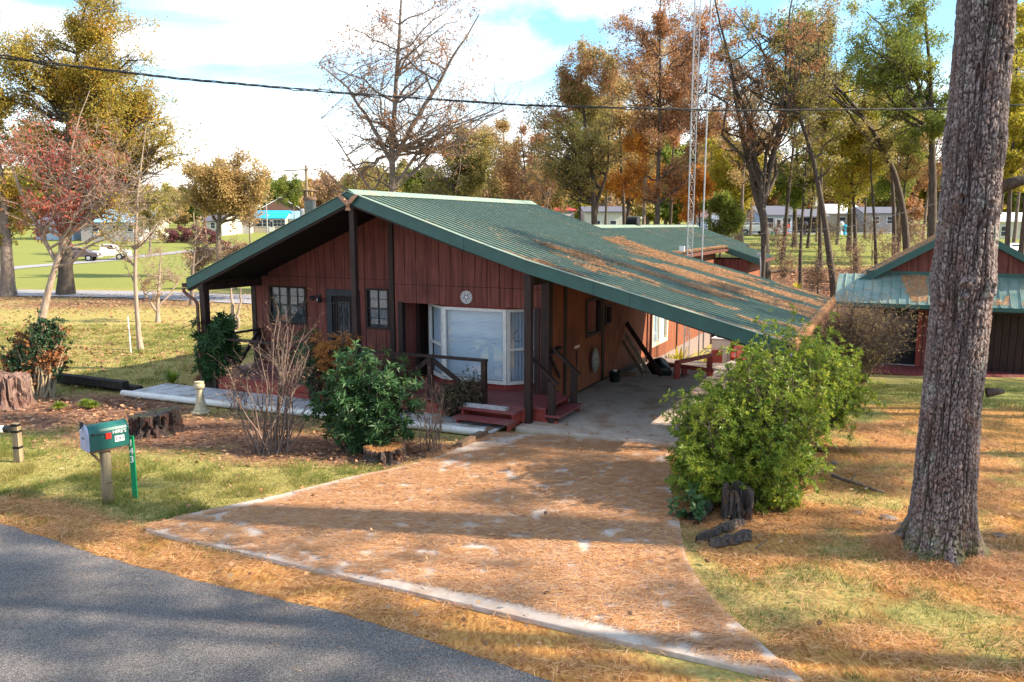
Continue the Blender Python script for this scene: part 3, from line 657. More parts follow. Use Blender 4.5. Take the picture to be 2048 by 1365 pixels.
for (p, q, wide) in ((BP[0], BP[1], 0), (BP[1], BP[2], 1), (BP[2], BP[3], 0)):
    p = np.array(p); q = np.array(q); d = (q - p) / np.linalg.norm(q - p); Lh = np.linalg.norm(q - p); e = .055 if wide else .05
    f = MB()
    for (s0, s1, z0, z1) in ((0, Lh, .5, .57), (0, Lh, 2.11, 2.17), (0, e + .02, .57, 2.11), (Lh - e - .02, Lh, .57, 2.11)) + (() if wide else ((e, Lh - e, 1.26, 1.31),)):
        a = p + d * s0; b = p + d * s1; f.bar((a[0], a[1], (z0 + z1) / 2), (b[0], b[1], (z0 + z1) / 2), .07, z1 - z0)
    fr_ = f.build('bay_frame', M['white'], bay)
    nrm = np.array([-d[1], d[0]])          # towards the room
    def strip(off, z0, z1, mat, nm, wv=0, n=2):
        m = MB(); s = np.linspace(e, Lh - e, n); v = []
        for z in (z0, z1):
            for i, x in enumerate(s): c = p + d * x + nrm * (off + wv * math.sin(i * 1.4)); v.append((c[0], c[1], z))
        m.add(v, [np.array([[i, i + 1, n + i + 1, n + i] for i in range(n - 1)])]); m.build(nm, M[mat], fr_)
    strip(.01, .57, 2.11, 'glass', 'pane')
    if wide:
        m = MB(); z = .68
        while z < 2.10:
            a = p + d * e + nrm * .05; b = p + d * (Lh - e) + nrm * .05
            m.bar((a[0], a[1], z), (b[0], b[1], z), .026, .004, up=(0, .55, .83)); z += .03
        m.bar((a[0], a[1], .665), (b[0], b[1], .665), .03, .022)
        m.build('window_blind', M['blind'], bay)
        strip(.09, .57, 2.11, 'blind', 'blind_backing')
    else:
        strip(.07, .9, 2.11, 'curtain', 'curtain', .014, 40); strip(.075, .57, .9, 'curtain', 'curtain', .014, 40)
# porch posts
mb = MB(); mb.box(-10.645, -10.525, 14.04, 14.16, .2, 4.32); p1 = mb.build('porch_post', M['brown'], house); mb = MB(); mb.box(-10.68, -10.48, 14.0, 14.2, 4.32, 4.42); mb.build('post_cap', M['brown'], p1)
mb = MB(); mb.box(-6.52, -6.38, 14.07, 14.21, -.1, 3.0); p2 = mb.build('porch_post', M['brown'], house)
mb = MB(); mb.box(-6.55, -6.35, 14.1, wr, 2.83, 3.02); mb.box(-6.5, -6.4, 14.06, 14.2, 3.0, 3.12); mb.build('porch_beam', M['brown'], house)
mb = MB(); mb.box(-15.18, -15.02, 14.05, 14.21, -.1, 2.45); mb.build('porch_post', M['brown'], house)
mb = MB(); mb.box(-15.16, -15.0, 14.0, 23.3, 2.43, 2.60); mb.build('porch_beam', M['brown'], house)
for i, (u, v) in enumerate([(-1.85, 14.2), (-1.85, 18.8), (-1.85, 23.1)]):
    mb = MB(); mb.box(u - .07, u + .07, v - .07, v + .07, -.6, zr(u) - .15); mb.build('carport_post', M['brown'], house)
mb = MB(); mb.box(-1.95, -1.75, 14.05, 23.3, 1.75, 1.89); mb.build('carport_beam', M['brown'], house)
# porch railing
rl = MB(); rl.box(-15.1, -7.37, 14.05, 14.17, 1.25, 1.30); rl.box(-15.14, -15.03, 14.2, 16.0, 1.25, 1.30); railing = rl.build('porch_railing', M['brown'], house)
for u in (-12.8, -8.71, -7.43): mb = MB(); mb.box(u - .05, u + .05, 14.06, 14.16, .3, 1.25); mb.build('rail_post', M['brown'], railing)
mb = MB(); mb.box(-15.13, -15.03, 15.85, 15.95, .38, 1.25); mb.build('rail_post', M['brown'], railing)
for (a, z0, b, z1) in ((-8.76, 1.2, -9.65, .45), (-10.48, 1.2, -9.65, .45), (-8.66, 1.2, -7.48, .45), (-10.68, 1.2, -11.7, .45), (-12.75, 1.2, -11.7, .45), (-12.85, 1.2, -13.9, .45), (-15.0, 1.2, -13.9, .45)):
    mb = MB(); mb.bar((a, 14.11, z0), (b, 14.11, z1), .05, .09); mb.build('rail_brace', M['brown'], railing)
mb = MB(); mb.bar((-15.08, 14.25, 1.2), (-15.08, 15.1, .45), .05, .09); mb.build('rail_brace', M['brown'], railing); mb = MB(); mb.bar((-15.08, 15.85, 1.2), (-15.08, 15.1, .45), .05, .09); mb.build('rail_brace', M['brown'], railing)
# front steps
st = MB(); st.extr([(14.02, .1), (14.02, .33), (13.72, .33), (13.72, .16), (13.5, .16), (13.5, .0), (13.6, .0), (13.6, .06)], 'x', -6.62, -6.57)
steps = st.build('front_steps', M['redtrim'], house)
mb = MB(); mb.extr([(14.02, .1), (14.02, .33), (13.72, .33), (13.72, .16), (13.5, .16), (13.5, .0), (13.6, .0), (13.6, .06)], 'x', -7.75, -7.70); mb.build('stringer', M['redtrim'], steps)
for (z, v0) in ((.345, 13.68), (.195, 13.42)):
    mb = MB(); mb.box(-7.8, -6.54, v0, v0 + .33, z - .022, z + .022); mb.build('tread', M['deck'], steps)
# side steps down to the carport
st = MB()
SP_ = [(-6.5, .0), (-6.5, .33), (-6.16, .33), (-6.16, .12), (-5.9, .12), (-5.9, .0)]; st.extr(SP_, 'y', 14.33, 14.37)
ss = st.build('side_steps', M['redtrim'], house); mb = MB(); mb.extr(SP_, 'y', 15.52, 15.56); mb.build('stringer', M['redtrim'], ss)
for (z, u0) in ((.355, -6.5), (.215, -6.2)):
    mb = MB(); mb.box(u0, u0 + .36, 14.28, 15.6, z - .022, z + .022); mb.build('tread', M['deck'], ss)
for v in (14.36, 15.56):
    mb = MB(); mb.box(-6.10, -5.98, v - .06, v + .06, .0, .93); mb.build('newel_post', M['brown'], ss)
    mb = MB(); mb.bar((-6.5, v - .02, 1.38), (-5.9, v - .02, .86), .09, .05); mb.build('handrail', M['brown'], ss)
mb = MB(); mb.bar((-6.56, 15.45, 1.27), (-6.52, 15.95, 1.35), .12, .05); mb.bar((-6.55, 15.5, 1.2), (-6.5, 15.9, .7), .05, .05); mb.build('rail_bracket', M['brown'], ss)
# side wall under the carport and beyond
su = -6.6
opS = [(17.67, 18.74, 1.33, 2.25), (19.05, 19.52, 1.48, 1.98)]; opS2 = [(23.35, 25.2, .3, 1.75)]
sw = wallpanel(house, 'side_wall', 'v', 15.57, 22.9, su - .12, su, -.1, lambda v: 3.2, opS, M['inside'])
siding(sw, 'v', 15.62, 22.9, su, .12, lambda v: 3.16, .203, opS, mat=M['redside'], sgn=-1)
mb = MB(); mb.box(su, su + .03, 15.62, 22.85, -.1, .12); mb.build('base_board', M['brown'], house)
for v in (16.3, 18.83):
    mb = MB(); mb.box(su + .018, su + .045, v, v + .15, .1, 3.15); mb.build('trim_board', M['brown'], house)
window(house, 'v', 17.67, 18.74, 1.33, 2.25, su + .018, 'brown', 1, 1, False, False, .07, curtain=None, glass='darkglass', out=1)
window(house, 'v', 19.05, 19.52, 1.48, 1.98, su + .018, 'brown', 1, 1, False, False, .05, curtain=None, glass='darkglass', out=1)
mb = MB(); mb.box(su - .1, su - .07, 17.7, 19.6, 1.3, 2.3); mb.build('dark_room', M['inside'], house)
sw2 = wallpanel(house, 'side_wall', 'v', 22.9, 32.5, su - .12, su, -1.1, lambda v: 3.0, opS2, M['block'])
siding(sw2, 'v', 22.98, 32.45, su, -.12, lambda v: 2.98, .203, opS2, mat=M['redside'], sgn=-1)
window(house, 'v', 23.35, 25.2, .3, 1.75, su + .018, 'cream', 1, 1, False, True, .10, curtain='blind', muntm='cream', out=1)
mb = MB(); mb.box(su + .018, su + .06, 22.86, 22.98, -.3, 3.1); mb.tube([(su + .09, 23.1, 3), (su + .09, 23.1, -.3)], .045, 8); mb.build('downspout', M['gutter'], house)
mb = MB(); mb.box(su + .018, su + .05, 26.4, 26.5, -.2, 3.0); mb.build('trim_board', M['brown'], house)
for k in range(4):
    for j in range(7):
        a = 23.02 + j * .46 + (k % 2) * .2
        mb = MB(); mb.box(su, su + .02, a, a + .445, -.93 + k * .2, -.74 + k * .2); mb.build('block', M['block'], sw2)
# other walls (plain)
lw = wallpanel(house, 'side_wall', 'v', 16.0, 23.3, -15.3, -15.18, 0, lambda v: 2.62, (), M['red'])
siding(lw, 'v', 16.1, 23.3, -15.3, .2, lambda v: 2.6, .305, (), sgn=1)
bw = wallpanel(house, 'back_wall', 'u', -15.2, -6.7, 23.18, 23.3, 0, lambda u: under(u), (), M['red'], brk=(-10.6, -7.8))
# wing at the back
wg = MB(); WR = [(-13.2, 2.6), (-8.6, 3.93), (-6.2, 3.10)]
for (u0, z0), (u1, z1) in zip(WR[:-1], WR[1:]):
    wg.hexa([(u0, VB, z0 - .14), (u1, VB, z1 - .14), (u1, 38, z1 - .14), (u0, 38, z0 - .14), (u0, VB, z0), (u1, VB, z1), (u1, 38, z1), (u0, 38, z0)])
wg.hexa([(-6.2, 32.5, 2.96), (-4.9, 32.5, 2.52), (-4.9, 36, 2.52), (-6.2, 36, 2.96), (-6.2, 32.5, 3.1), (-4.9, 32.5, 2.66), (-4.9, 36, 2.66), (-6.2, 36, 3.1)])
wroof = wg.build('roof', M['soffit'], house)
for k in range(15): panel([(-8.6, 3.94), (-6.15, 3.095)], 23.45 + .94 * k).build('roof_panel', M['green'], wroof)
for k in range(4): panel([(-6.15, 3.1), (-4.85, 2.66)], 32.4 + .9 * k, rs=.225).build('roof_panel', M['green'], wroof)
mb = MB(); mb.extr([(-8.75, 3.9), (-8.6, 3.98), (-8.42, 3.9), (-8.42, 3.92), (-8.6, 4.0), (-8.75, 3.92)], 'y', 23.42, 37.6); mb.build('ridge_cap', M['green'], wroof)
gutter(-6.18, 3.04, 23.5, 32.4, 1, wroof); gutter(-4.86, 2.6, 32.4, 36, 1, wroof)
mb = MB(); mb.hexa([(-6.2, 32.36, 2.9), (-4.86, 32.36, 2.44), (-4.86, 32.4, 2.44), (-6.2, 32.4, 2.9), (-6.2, 32.36, 3.13), (-4.86, 32.36, 2.69), (-4.86, 32.4, 2.69), (-6.2, 32.4, 3.13)]); mb.build('fascia_board', M['teal'], wroof)
fw = wallpanel(house, 'rear_wall', 'u', -6.6, -5.3, 32.5, 32.6, -1.1, lambda u: 2.7, (), M['inside']); siding(fw, 'u', -6.6, -5.3, 32.5, -.4, lambda u: 2.65, .3)
fw = wallpanel(house, 'rear_wall', 'v', 32.5, 36, -5.42, -5.3, -1.1, lambda u: 2.6, (), M['inside']); siding(fw, 'v', 32.52, 36, -5.3, -.4, lambda u: 2.55, .3, mat=M['redside'])
mb = MB(); mb.tube([(-4.75, 32.5, 2.5), (-4.75, 32.5, 2.35), (-5.0, 32.4, 2.25), (-6.3, 32.3, 1.9), (-6.5, 32.3, 1.7), (-6.5, 32.3, -.5)], .045, 8); mb.build('downspout', M['gutter'], house)
# stove pipe, roof vent
pp = MB(); pp.lathe([(.155, 3.0), (.155, 4.62), (.16, 4.62), (.16, 4.64), (.15, 4.64)], (-14.15, 17.0, 0), 24); pipe = pp.build('stove_pipe', M['galv'], house, True)
mb = MB(); mb.lathe([(.17, 4.63), (.19, 4.66), (.19, 4.71), (.15, 4.72), (.15, 4.66)], (-14.15, 17.0, 0), 24); mb.lathe([(.0, 4.93), (.23, 4.9), (.23, 4.875), (.0, 4.88)], (-14.15, 17, 0), 24)
for a in range(6): th = a * PI / 3; mb.box(-14.15 + .15 * math.cos(th) - .01, -14.15 + .15 * math.cos(th) + .01, 17 + .15 * math.sin(th) - .01, 17 + .15 * math.sin(th) + .01, 4.7, 4.89)
mb.build('pipe_cap', M['rustmetal'], pipe)
mb = MB()
for k in range(8):
    mb.lathe([(.0, 0), (.22, 0), (.255, .02), (.22, .038), (0, .038)], (0, 0, 0), 20)
q = MB(); n0 = 0
for k in range(9):
    a = k * .05 - .2; th = np.arange(20) / 20 * 2 * PI; ring = []
    for rr, dx in ((.19, 0), (.24, .012), (.19, .024)): ring.append(np.stack([-8.75 + a + dx + 0 * th, 28.3 + rr * np.cos(th), 4.08 + rr * np.sin(th)], 1))
    v = np.concatenate(ring); f = [[i * 20 + j, i * 20 + (j + 1) % 20, (i + 1) * 20 + (j + 1) % 20, (i + 1) * 20 + j] for i in range(2) for j in range(20)]
    q.add(v, [np.array(f), np.arange(20), np.arange(20) + 40])
q.tube([(-8.97, 28.3, 4.08), (-8.52, 28.3, 4.08)], .19, 16); q.build('roof_vent', M['blackmetal'], house)
# antenna tower and mast at the side of the wing: things of their own
ax, av_ = -5.75, 24.35
tw = thing('antenna_tower', 'tall slim galvanised lattice antenna tower rising beside the green roof', 'antenna tower', (ax, av_, -.6), HF)
legs = [(ax + .105 * math.cos(a), av_ + .105 * math.sin(a)) for a in (0.3, 2.4, 4.5)]
for l in legs: mb = MB(); mb.tube([(l[0], l[1], -.7), (l[0], l[1], 14)], .013, 6); mb.build('leg', M['galv'], tw)
z = -.5; mb = MB(); k = 0
while z < 13.5:
    for i in range(3):
        a, b = legs[i], legs[(i + 1) % 3]
        if k % 2: a, b = b, a
        mb.tube([(a[0], a[1], z), (b[0], b[1], z + .36)], .005, 4, False); mb.tube([(a[0], a[1], z), (b[0], b[1], z)], .005, 4, False)
    z += .36; k += 1
mb.build('lattice_bracing', M['galv'], tw)
mb = MB(); mb.box(ax - .25, ax - .1, av_ - .2, av_ - .1, 3.2, 3.36); mb.build('junction_box', M['pvc'], tw)
mb = MB(); mb.tube([(ax + .42, av_ - .1, -.7), (ax + .44, av_ - .1, 14)], .022, 8); meta(mb.build('antenna_mast', M['galv'], None, base=(ax + .42, av_ - .1, -.7), fr=HF), 'single smooth steel mast standing just right of the lattice tower', 'mast')
# eagle, plaque, number on siding
eg = thing('eagle_ornament', 'copper coloured eagle ornament spread over the gable peak', 'ornament', (-10.57, 13.95, 4.4), HF)
mb = MB(); mb.tube([(-10.57, 13.93, 4.36), (-10.57, 13.9, 4.44), (-10.57, 13.9, 4.52)], [.03, .055, .03], 8); mb.build('eagle_body', M['copper'], eg)
mb = MB(); mb.tube([(-10.6, 13.88, 4.5), (-10.63, 13.87, 4.53), (-10.66, 13.86, 4.52)], [.03, .03, .008], 8); mb.build('eagle_head', M['copper'], eg)
for s in (-1, 1):
    pts = [(0.02, 4.42), (.12, 4.47), (.2, 4.56), (.3, 4.625), (.18, 4.625), (.09, 4.58), (.02, 4.5)]; pts = [(-10.57 + s * a, b) for a, b in pts]
    if s < 0: pts = pts[::-1]
    mb = MB(); mb.extr(pts, 'y', 13.9, 13.93); mb.build('eagle_wing', M['copper'], eg)
mb = MB(); mb.extr([(-10.61, 4.36), (-10.53, 4.36), (-10.5, 4.3), (-10.64, 4.3)], 'y', 13.9, 13.93); mb.build('eagle_tail', M['copper'], eg)
pq = thing('wall_plaque', 'round white patterned plaque on the red wall above the bay window', 'plaque', (-8.55, wr - .02, 2.41), HF)
mb = MB(); th = np.arange(28) / 28 * 2 * PI; mb.extr([(-8.55 + .145 * math.cos(t), 2.41 + .145 * math.sin(t)) for t in th], 'y', wr - .045, wr - .02); mb.build('disc', M['pvc'], pq)
M['ink'] = pm('dark_blue_paint', (.03, .035, .08), (.12, .05, .04), 30, .6)
mb = MB()
for k in range(10):
    a = k * PI / 5; pts = []
    for t in np.linspace(0, 1, 7): r_ = .035 + .075 * t; b = a + .5 * math.sin(t * 3.1); pts.append((-8.55 + r_ * math.cos(b), wr - .048, 2.41 + r_ * math.sin(b)))
    mb.tube(pts, .006 + .003 * (k % 2), 4)
mb.tube([(-8.55 + .13 * math.cos(t), wr - .047, 2.41 + .13 * math.sin(t)) for t in np.linspace(0, 2 * PI, 24)], .004, 4, False); mb.build('painted_tracery', M['ink'], pq)
# ------------------------------------------------------------------ porch and carport belongings
def solo(mb, name, mat, label, cat, base, fr=HF, smooth=False, group=None): return meta(mb.build(name, M[mat], None, smooth, base=base, fr=fr), label, cat, group)
mb = MB(); mb.box(-7.72, -6.75, 13.74, 13.86, .369, .43); solo(mb, 'loose_board', 'board', 'white painted board lying on the upper front step', 'board', (-7.2, 13.8, .369))
mb = MB(); mb.box(-6.57, -6.565, 16.98, 17.22, 1.17, 1.21); th_ = thing('thermometer', 'small dark thermometer hanging on the carport wall', 'thermometer', (su + .02, 17.1, .7), HF)
mb = MB(); mb.box(su + .02, su + .035, 17.08, 17.14, .72, 1.12); mb.build('thermometer_tube', M['brown'], th_)
mb = MB(); mb.box(su + .02, su + .035, 16.96, 17.26, 1.17, 1.23); mb.build('name_strip', M['cream'], th_)
def blob(c, rx, ry, rz, seed, n=14, m_=10, rough=.25):
    th, ph = np.meshgrid(np.arange(n) / n * 2 * PI, np.linspace(0, PI, m_)); d = np.stack([np.sin(ph) * np.cos(th), np.sin(ph) * np.sin(th), np.cos(ph)], -1)
    k = 1 + rough * (fbm(d * 2.2 + seed * 3.1, seed) - .5) * 2; v = d * k[..., None] * np.array([rx, ry, rz]) + np.array(c); i = np.arange(m_ - 1)[:, None] * n; j = np.arange(n)[None]; j2 = (j + 1) % n
    mb = MB(); mb.add(v.reshape(-1, 3), [np.stack([i + j, i + n + j, i + n + j2, i + j2], -1).reshape(-1, 4)]); return mb
solo(blob((su + .12, 18.1, .72), .09, .16, .3, 3), 'hanging_bag', 'bag', 'crumpled grey plastic bag hanging on the carport wall', 'bag', (su + .12, 18.1, .42), smooth=True)
mb = MB(); mb.bar((-5.35, 20.1, .09), (su + .06, 20.75, 1.35), .03, .14); solo(mb, 'leaning_plank', 'brown', 'tallest dark plank leaning on the carport wall', 'plank', (-5.5, 20.1, .08))
mb = MB(); mb.bar((-5.68, 20.15, .09), (su + .06, 20.6, 1.1), .04, .1); solo(mb, 'leaning_plank', 'wood', 'bare wood plank leaning on the wall behind the dark one', 'plank', (-5.75, 20.1, .08))
mb = MB(); mb.bar((-5.85, 20.1, .09), (su + .06, 20.45, .9), .03, .09); solo(mb, 'leaning_plank', 'woodh', 'shortest brown plank leaning nearest the carport wall', 'plank', (-5.95, 20.1, .08))
mb = MB(); mb.box(-6.35, -5.95, 19.75, 19.88, .075, .17); solo(mb, 'wood_block', 'woodh', 'short lumber block lying by the carport wall', 'block', (-6.1, 19.8, .075))
solo(blob((-5.7, 21.0, .12), .33, .42, .27, 9, rough=.45), 'rubbish_bag', 'plastic', 'lumpy black bag slumped on the gravel by the house corner', 'bag', (-5.7, 21.0, -.1), smooth=True)
bk = thing('bucket', 'small black bucket standing by the carport wall', 'bucket', (-6.2, 18.9, .075), HF)
mb = MB(); mb.lathe([(0, .075), (.12, .075), (.15, .33), (.16, .33), (.16, .345), (.135, .345), (.11, .1), (0, .1)], (-6.25, 18.95, 0), 16); mb.build('bucket_body', M['plastic'], bk)
mb = blob((-6.25, 18.95, .36), .06, .05, .03, 5, 8, 6); mb.build('crumpled_paper', M['pvc'], bk)
mb = MB(); t = np.linspace(0, PI * 1.25, 14); mb.tube([(-6.62 - .0 - .11 * math.sin(a), 14.0, 1.86 + .1 * math.cos(a) - .03) for a in t], .008, 5); hk = solo(mb, 'plant_hook', 'blackmetal', 'curved black iron plant hook on the right porch post', 'hook', (-6.62, 14.0, 1.8))
mb = MB(); mb.tube([(-15.2, 14.05, 1.55), (-15.35, 13.95, 1.6), (-15.55, 13.85, 1.53), (-15.68, 13.8, 1.44), (-15.74, 13.78, 1.47)], .008, 5); solo(mb, 'plant_hook', 'blackmetal', 'curved black plant hook on the far left porch post', 'hook', (-15.2, 14.05, 1.5))
# white board walk in front of the porch
bwk = thing('board_walk', 'white painted board walkway with rounded front edge beside the porch', 'walkway', (-11.5, 13, 0), HF)
def we(u, f): t = (u + 16.3) / (16.3 - 6.74); a = 12.62 + .5 * t; b = 13.86 + .2 * t; return a + (b - a) * f
u = -16.25; i = 0
while u < -6.85:
    wd = .29 + .03 * math.sin(i * 2.1); dz = .004 * math.sin(i * 5.3); mb = MB(); e = min(u + wd, -6.76)
    mb.hexa([(u, we(u, .06), .055), (e - .014, we(e, .06), .055), (e - .014, we(e, 1), .055), (u, we(u, 1), .055), (u, we(u, .06), .085 + dz), (e - .014, we(e, .06), .085 + dz), (e - .014, we(e, 1), .085 + dz), (u, we(u, 1), .085 + dz)])
    mb.build('walk_board', M['board'], bwk); u += wd; i += 1
mb = MB(); us = np.linspace(-16.3, -6.9, 14); mb.tube([(x, we(x, 0), .065) for x in us], .075, 10); mb.build('edge_log', M['white'], bwk, True)
mb = MB()
for f in (.2, .85): mb.bar((-16.2, we(-16.2, f), .02), (-6.85, we(-6.85, f), .02), .07, .065)
mb.build('joist', M['woodh'], bwk)
mb = MB(); mb.bar((-14.6, 13.98, .12), (-8.1, 14.02, .12), .08, .14); solo(mb, 'red_edging', 'redtrim', 'low red painted edging board between walkway and porch shrubs', 'edging board', (-11, 14, .05))
# low red rails behind the carport
z0 = -.35
for i, (pa, pb, lab) in enumerate([((1300, 768), (1425, 776), 'low red rail across the gravel in front of the broad-leaved plant'), ((1352, 768), (1396, 722), 'low red rail running from the carport slab towards the air conditioner')]):
    a = G(*pa); b = G(*pb) if i == 0 else D(1396, 745, 24.5)
    if i: a = np.array(list(HW(-4.95, 20.0))); a[2] = .0; b = np.array(list(HW(-4.6, 22.6))); b[2] = -.4
    t = thing('low_rail', lab, 'rail', a)
    za, zb = (.18, .1) if i == 0 else (.47, .3)
    mb = MB(); mb.tube([(a[0], a[1], za + .03), (b[0], b[1], zb + .03)], .06, 8); mb.build('rail', M['redtrim'], t)
    for f in ((.08, .55, .95) if i == 0 else (.02, .95)):
        q = a + (b - a) * f; mb = MB(); mb.box(q[0] - .07, q[0] + .07, q[1] - .06, q[1] + .06, -.8, za + (zb - za) * f); mb.build('rail_post', M['redtrim'], t)
for i, (px, lab) in enumerate([(1428, 'taller red bollard post beside the air conditioner'), (1436, 'second red bollard post close behind the taller one')]):
    q = G(px, 757 - i * 4); mb = MB(); mb.box(q[0] - .09, q[0] + .09, q[1] - .08, q[1] + .08, q[2] - .1, q[2] + .86 - i * .07); solo(mb, 'bollard_post', 'redtrim', lab, 'post', q, 0.0)
# air conditioner
q = G(1447, 726); ac = thing('air_conditioner', 'white boxy outdoor air conditioner unit behind the red posts', 'air conditioner', q, -.5)
ac.location = q; c = wbase(q, -.5); BASE[ac] = c
mb = MB(); mb.box(c[0] - .36, c[0] + .36, c[1] - .36, c[1] + .36, c[2], c[2] + .84); b1 = mb.build('casing', M['acwhite'], ac); md = b1.modifiers.new('b', 'BEVEL'); md.width = .05; md.segments = 3
mb = MB(); mb.box(c[0] - .38, c[0] + .38, c[1] - .38, c[1] + .38, c[2] + .84, c[2] + .90); b1 = mb.build('top_cover', M['acwhite'], ac); md = b1.modifiers.new('b', 'BEVEL'); md.width = .03; md.segments = 2
mb = MB(); mb.lathe([(0, .9), (.26, .9), (.26, .915), (0, .92)], (c[0], c[1], c[2]), 20); mb.build('fan_grille', M['blackmetal'], ac)
mb = MB()
for k in range(9): mb.box(c[0] + .2, c[0] + .365, c[1] - .366, c[1] - .36, c[2] + .08 + k * .06, c[2] + .1 + k * .06)
mb.build('louvre', M['doorframe'], ac)
for k in range(4):
    mb = MB(); p0 = G(1412 + k * 6, 735); t = np.linspace(0, PI * 1.5, 16); r_ = .25 - .04 * k
    mb.tube([(p0[0] + r_ * math.cos(a) , p0[1], p0[2] + .35 + r_ * math.sin(a)) for a in t], .018, 6); mb.build('hose_loop', M['galv'], None, base=None)
    bpy.context.scene.collection.objects[-1]
    o = C.objects[-1]; meta(o, 'loops of grey conduit hanging on the house wall by the air conditioner', 'conduit', 'loops of conduit by the air conditioner')
# meter boxes on the far wall
for i, (v, z, lab) in enumerate([(28.3, 1.0, 'upper grey round electric meter on the side wall'), (29.2, .35, 'lower grey electric box on the side wall')]):
    mb = MB(); mb.box(su + .02, su + .12, v, v + .3, z, z + .35); m_ = meta(mb.build('electric_meter', M['galv'], None, base=(su + .02, v, z), fr=HF), lab, 'meter')
    mb = MB(); mb.tube([(su + .1, v + .15, z + .2), (su + .22, v + .15, z + .2)], .09, 12); mb.build('meter_dial', M['galv'], m_)
# red frame bench behind the carport
q = G(1500, 742); tb = thing('garden_bench', 'red painted wooden bench frame behind the carport roof', 'bench', q, .2); tb.location = q; c = wbase(q, .2); BASE[tb] = c
mb = MB(); mb.box(c[0] - .6, c[0] + .6, c[1] - .2, c[1] + .2, c[2] + .42, c[2] + .47); mb.build('seat', M['redtrim'], tb)
for k in range(3): mb = MB(); mb.box(c[0] - .6, c[0] + .6, c[1] + .2, c[1] + .23, c[2] + .55 + k * .16, c[2] + .65 + k * .16); mb.build('back_slat', M['redtrim'], tb)
for sx in (-.55, .55):
    for sy in (-.18, .2): mb = MB(); mb.box(c[0] + sx - .05, c[0] + sx + .05, c[1] + sy - .04, c[1] + sy + .04, c[2], c[2] + (1.05 if sy > 0 else .65)); mb.build('leg', M['redtrim'], tb)
    mb = MB(); mb.box(c[0] + sx - .05, c[0] + sx + .05, c[1] - .22, c[1] + .24, c[2] + .65, c[2] + .7); mb.build('armrest', M['redtrim'], tb)
# utility post with meter behind the wing
q = wbase(HW(-5.4, 30.6), HF)
tp = thing('service_post', 'short dark post with a small grey meter at the end of the green roof', 'post', (-4.6, 31.5, -.8), HF)
mb = MB(); mb.tube([(-4.6, 31.5, -.9), (-4.6, 31.5, 3.25)], .1, 10); mb.build('post', M['barkd'], tp)
mb = MB(); mb.tube([(-4.75, 31.4, 2.9), (-4.75, 31.3, 2.9)], .07, 12); mb.tube([(-4.7, 31.4, 2.9), (-4.65, 31.3, 2.5), (-4.62, 31.35, .5)], .02, 6); mb.build('meter', M['galv'], tp)

# ------------------------------------------------------------------ outbuilding on the right
shed = thing('shed', 'red outbuilding with green gable roof and porch behind the big pine', 'outbuilding', (1.5, 29, -.75), HF)
SV, SP = 29.0, 27.5                        # gable wall plane, porch eave
def gz_(u): return 4.0 - .60 * abs(u - 1.9)
def gu_(u): return gz_(u) - .2
mb = MB()
for (u0, u1) in ((-1.75, 1.9), (1.9, 5.55)):
    mb.hexa([(u0, SV - .28, gz_(u0) - .15), (u1, SV - .28, gz_(u1) - .15), (u1, 35, gz_(u1) - .15), (u0, 35, gz_(u0) - .15), (u0, SV - .28, gz_(u0)), (u1, SV - .28, gz_(u1)), (u1, 35, gz_(u1)), (u0, 35, gz_(u0))])
sroof = mb.build('roof', M['brown'], shed)
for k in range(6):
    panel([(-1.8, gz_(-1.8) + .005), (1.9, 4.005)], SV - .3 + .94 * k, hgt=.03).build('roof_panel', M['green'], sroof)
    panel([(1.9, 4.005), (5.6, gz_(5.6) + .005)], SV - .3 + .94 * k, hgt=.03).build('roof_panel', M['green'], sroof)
for (a, b) in ((-1.75, 1.897), (1.903, 5.55)):
    mb = MB(); mb.hexa([(a, SV - .34, gz_(a) - .19), (b, SV - .34, gz_(b) - .19), (b, SV - .31, gz_(b) - .19), (a, SV - .31, gz_(a) - .19), (a, SV - .34, gz_(a) + .04), (b, SV - .34, gz_(b) + .04), (b, SV - .31, gz_(b) + .04), (a, SV - .31, gz_(a) + .04)]); mb.build('fascia_board', M['teal'], sroof)
opD = [(-.3, .72, -.6, 1.25), (2.9, 4.4, -.6, 1.3)]
gwl = wallpanel(shed, 'gable_wall', 'u', -.9, 4.7, SV, SV + .1, -.8, gu_, opD, M['inside'], brk=(1.9,))
siding(gwl, 'u', -.9, 2.5, SV, -.6, gu_, .3, opD[:1]); siding(gwl, 'u', 2.5, 4.7, SV, 1.45, gu_, .3, ())
mb = MB(); mb.box(-.9, -.8, SV, 34.8, -.8, 2.3); mb.box(4.6, 4.7, SV, 34.8, -.8, 2.3); mb.box(-.9, 4.7, 34.7, 34.8, -.8, 2.3); mb.build('side_wall', M['red'], shed)
mb = MB(); mb.box(-.9, 4.7, SV - .05, SV - .02, 2.38, 2.5); mb.build('flashing', M['teal'], shed)
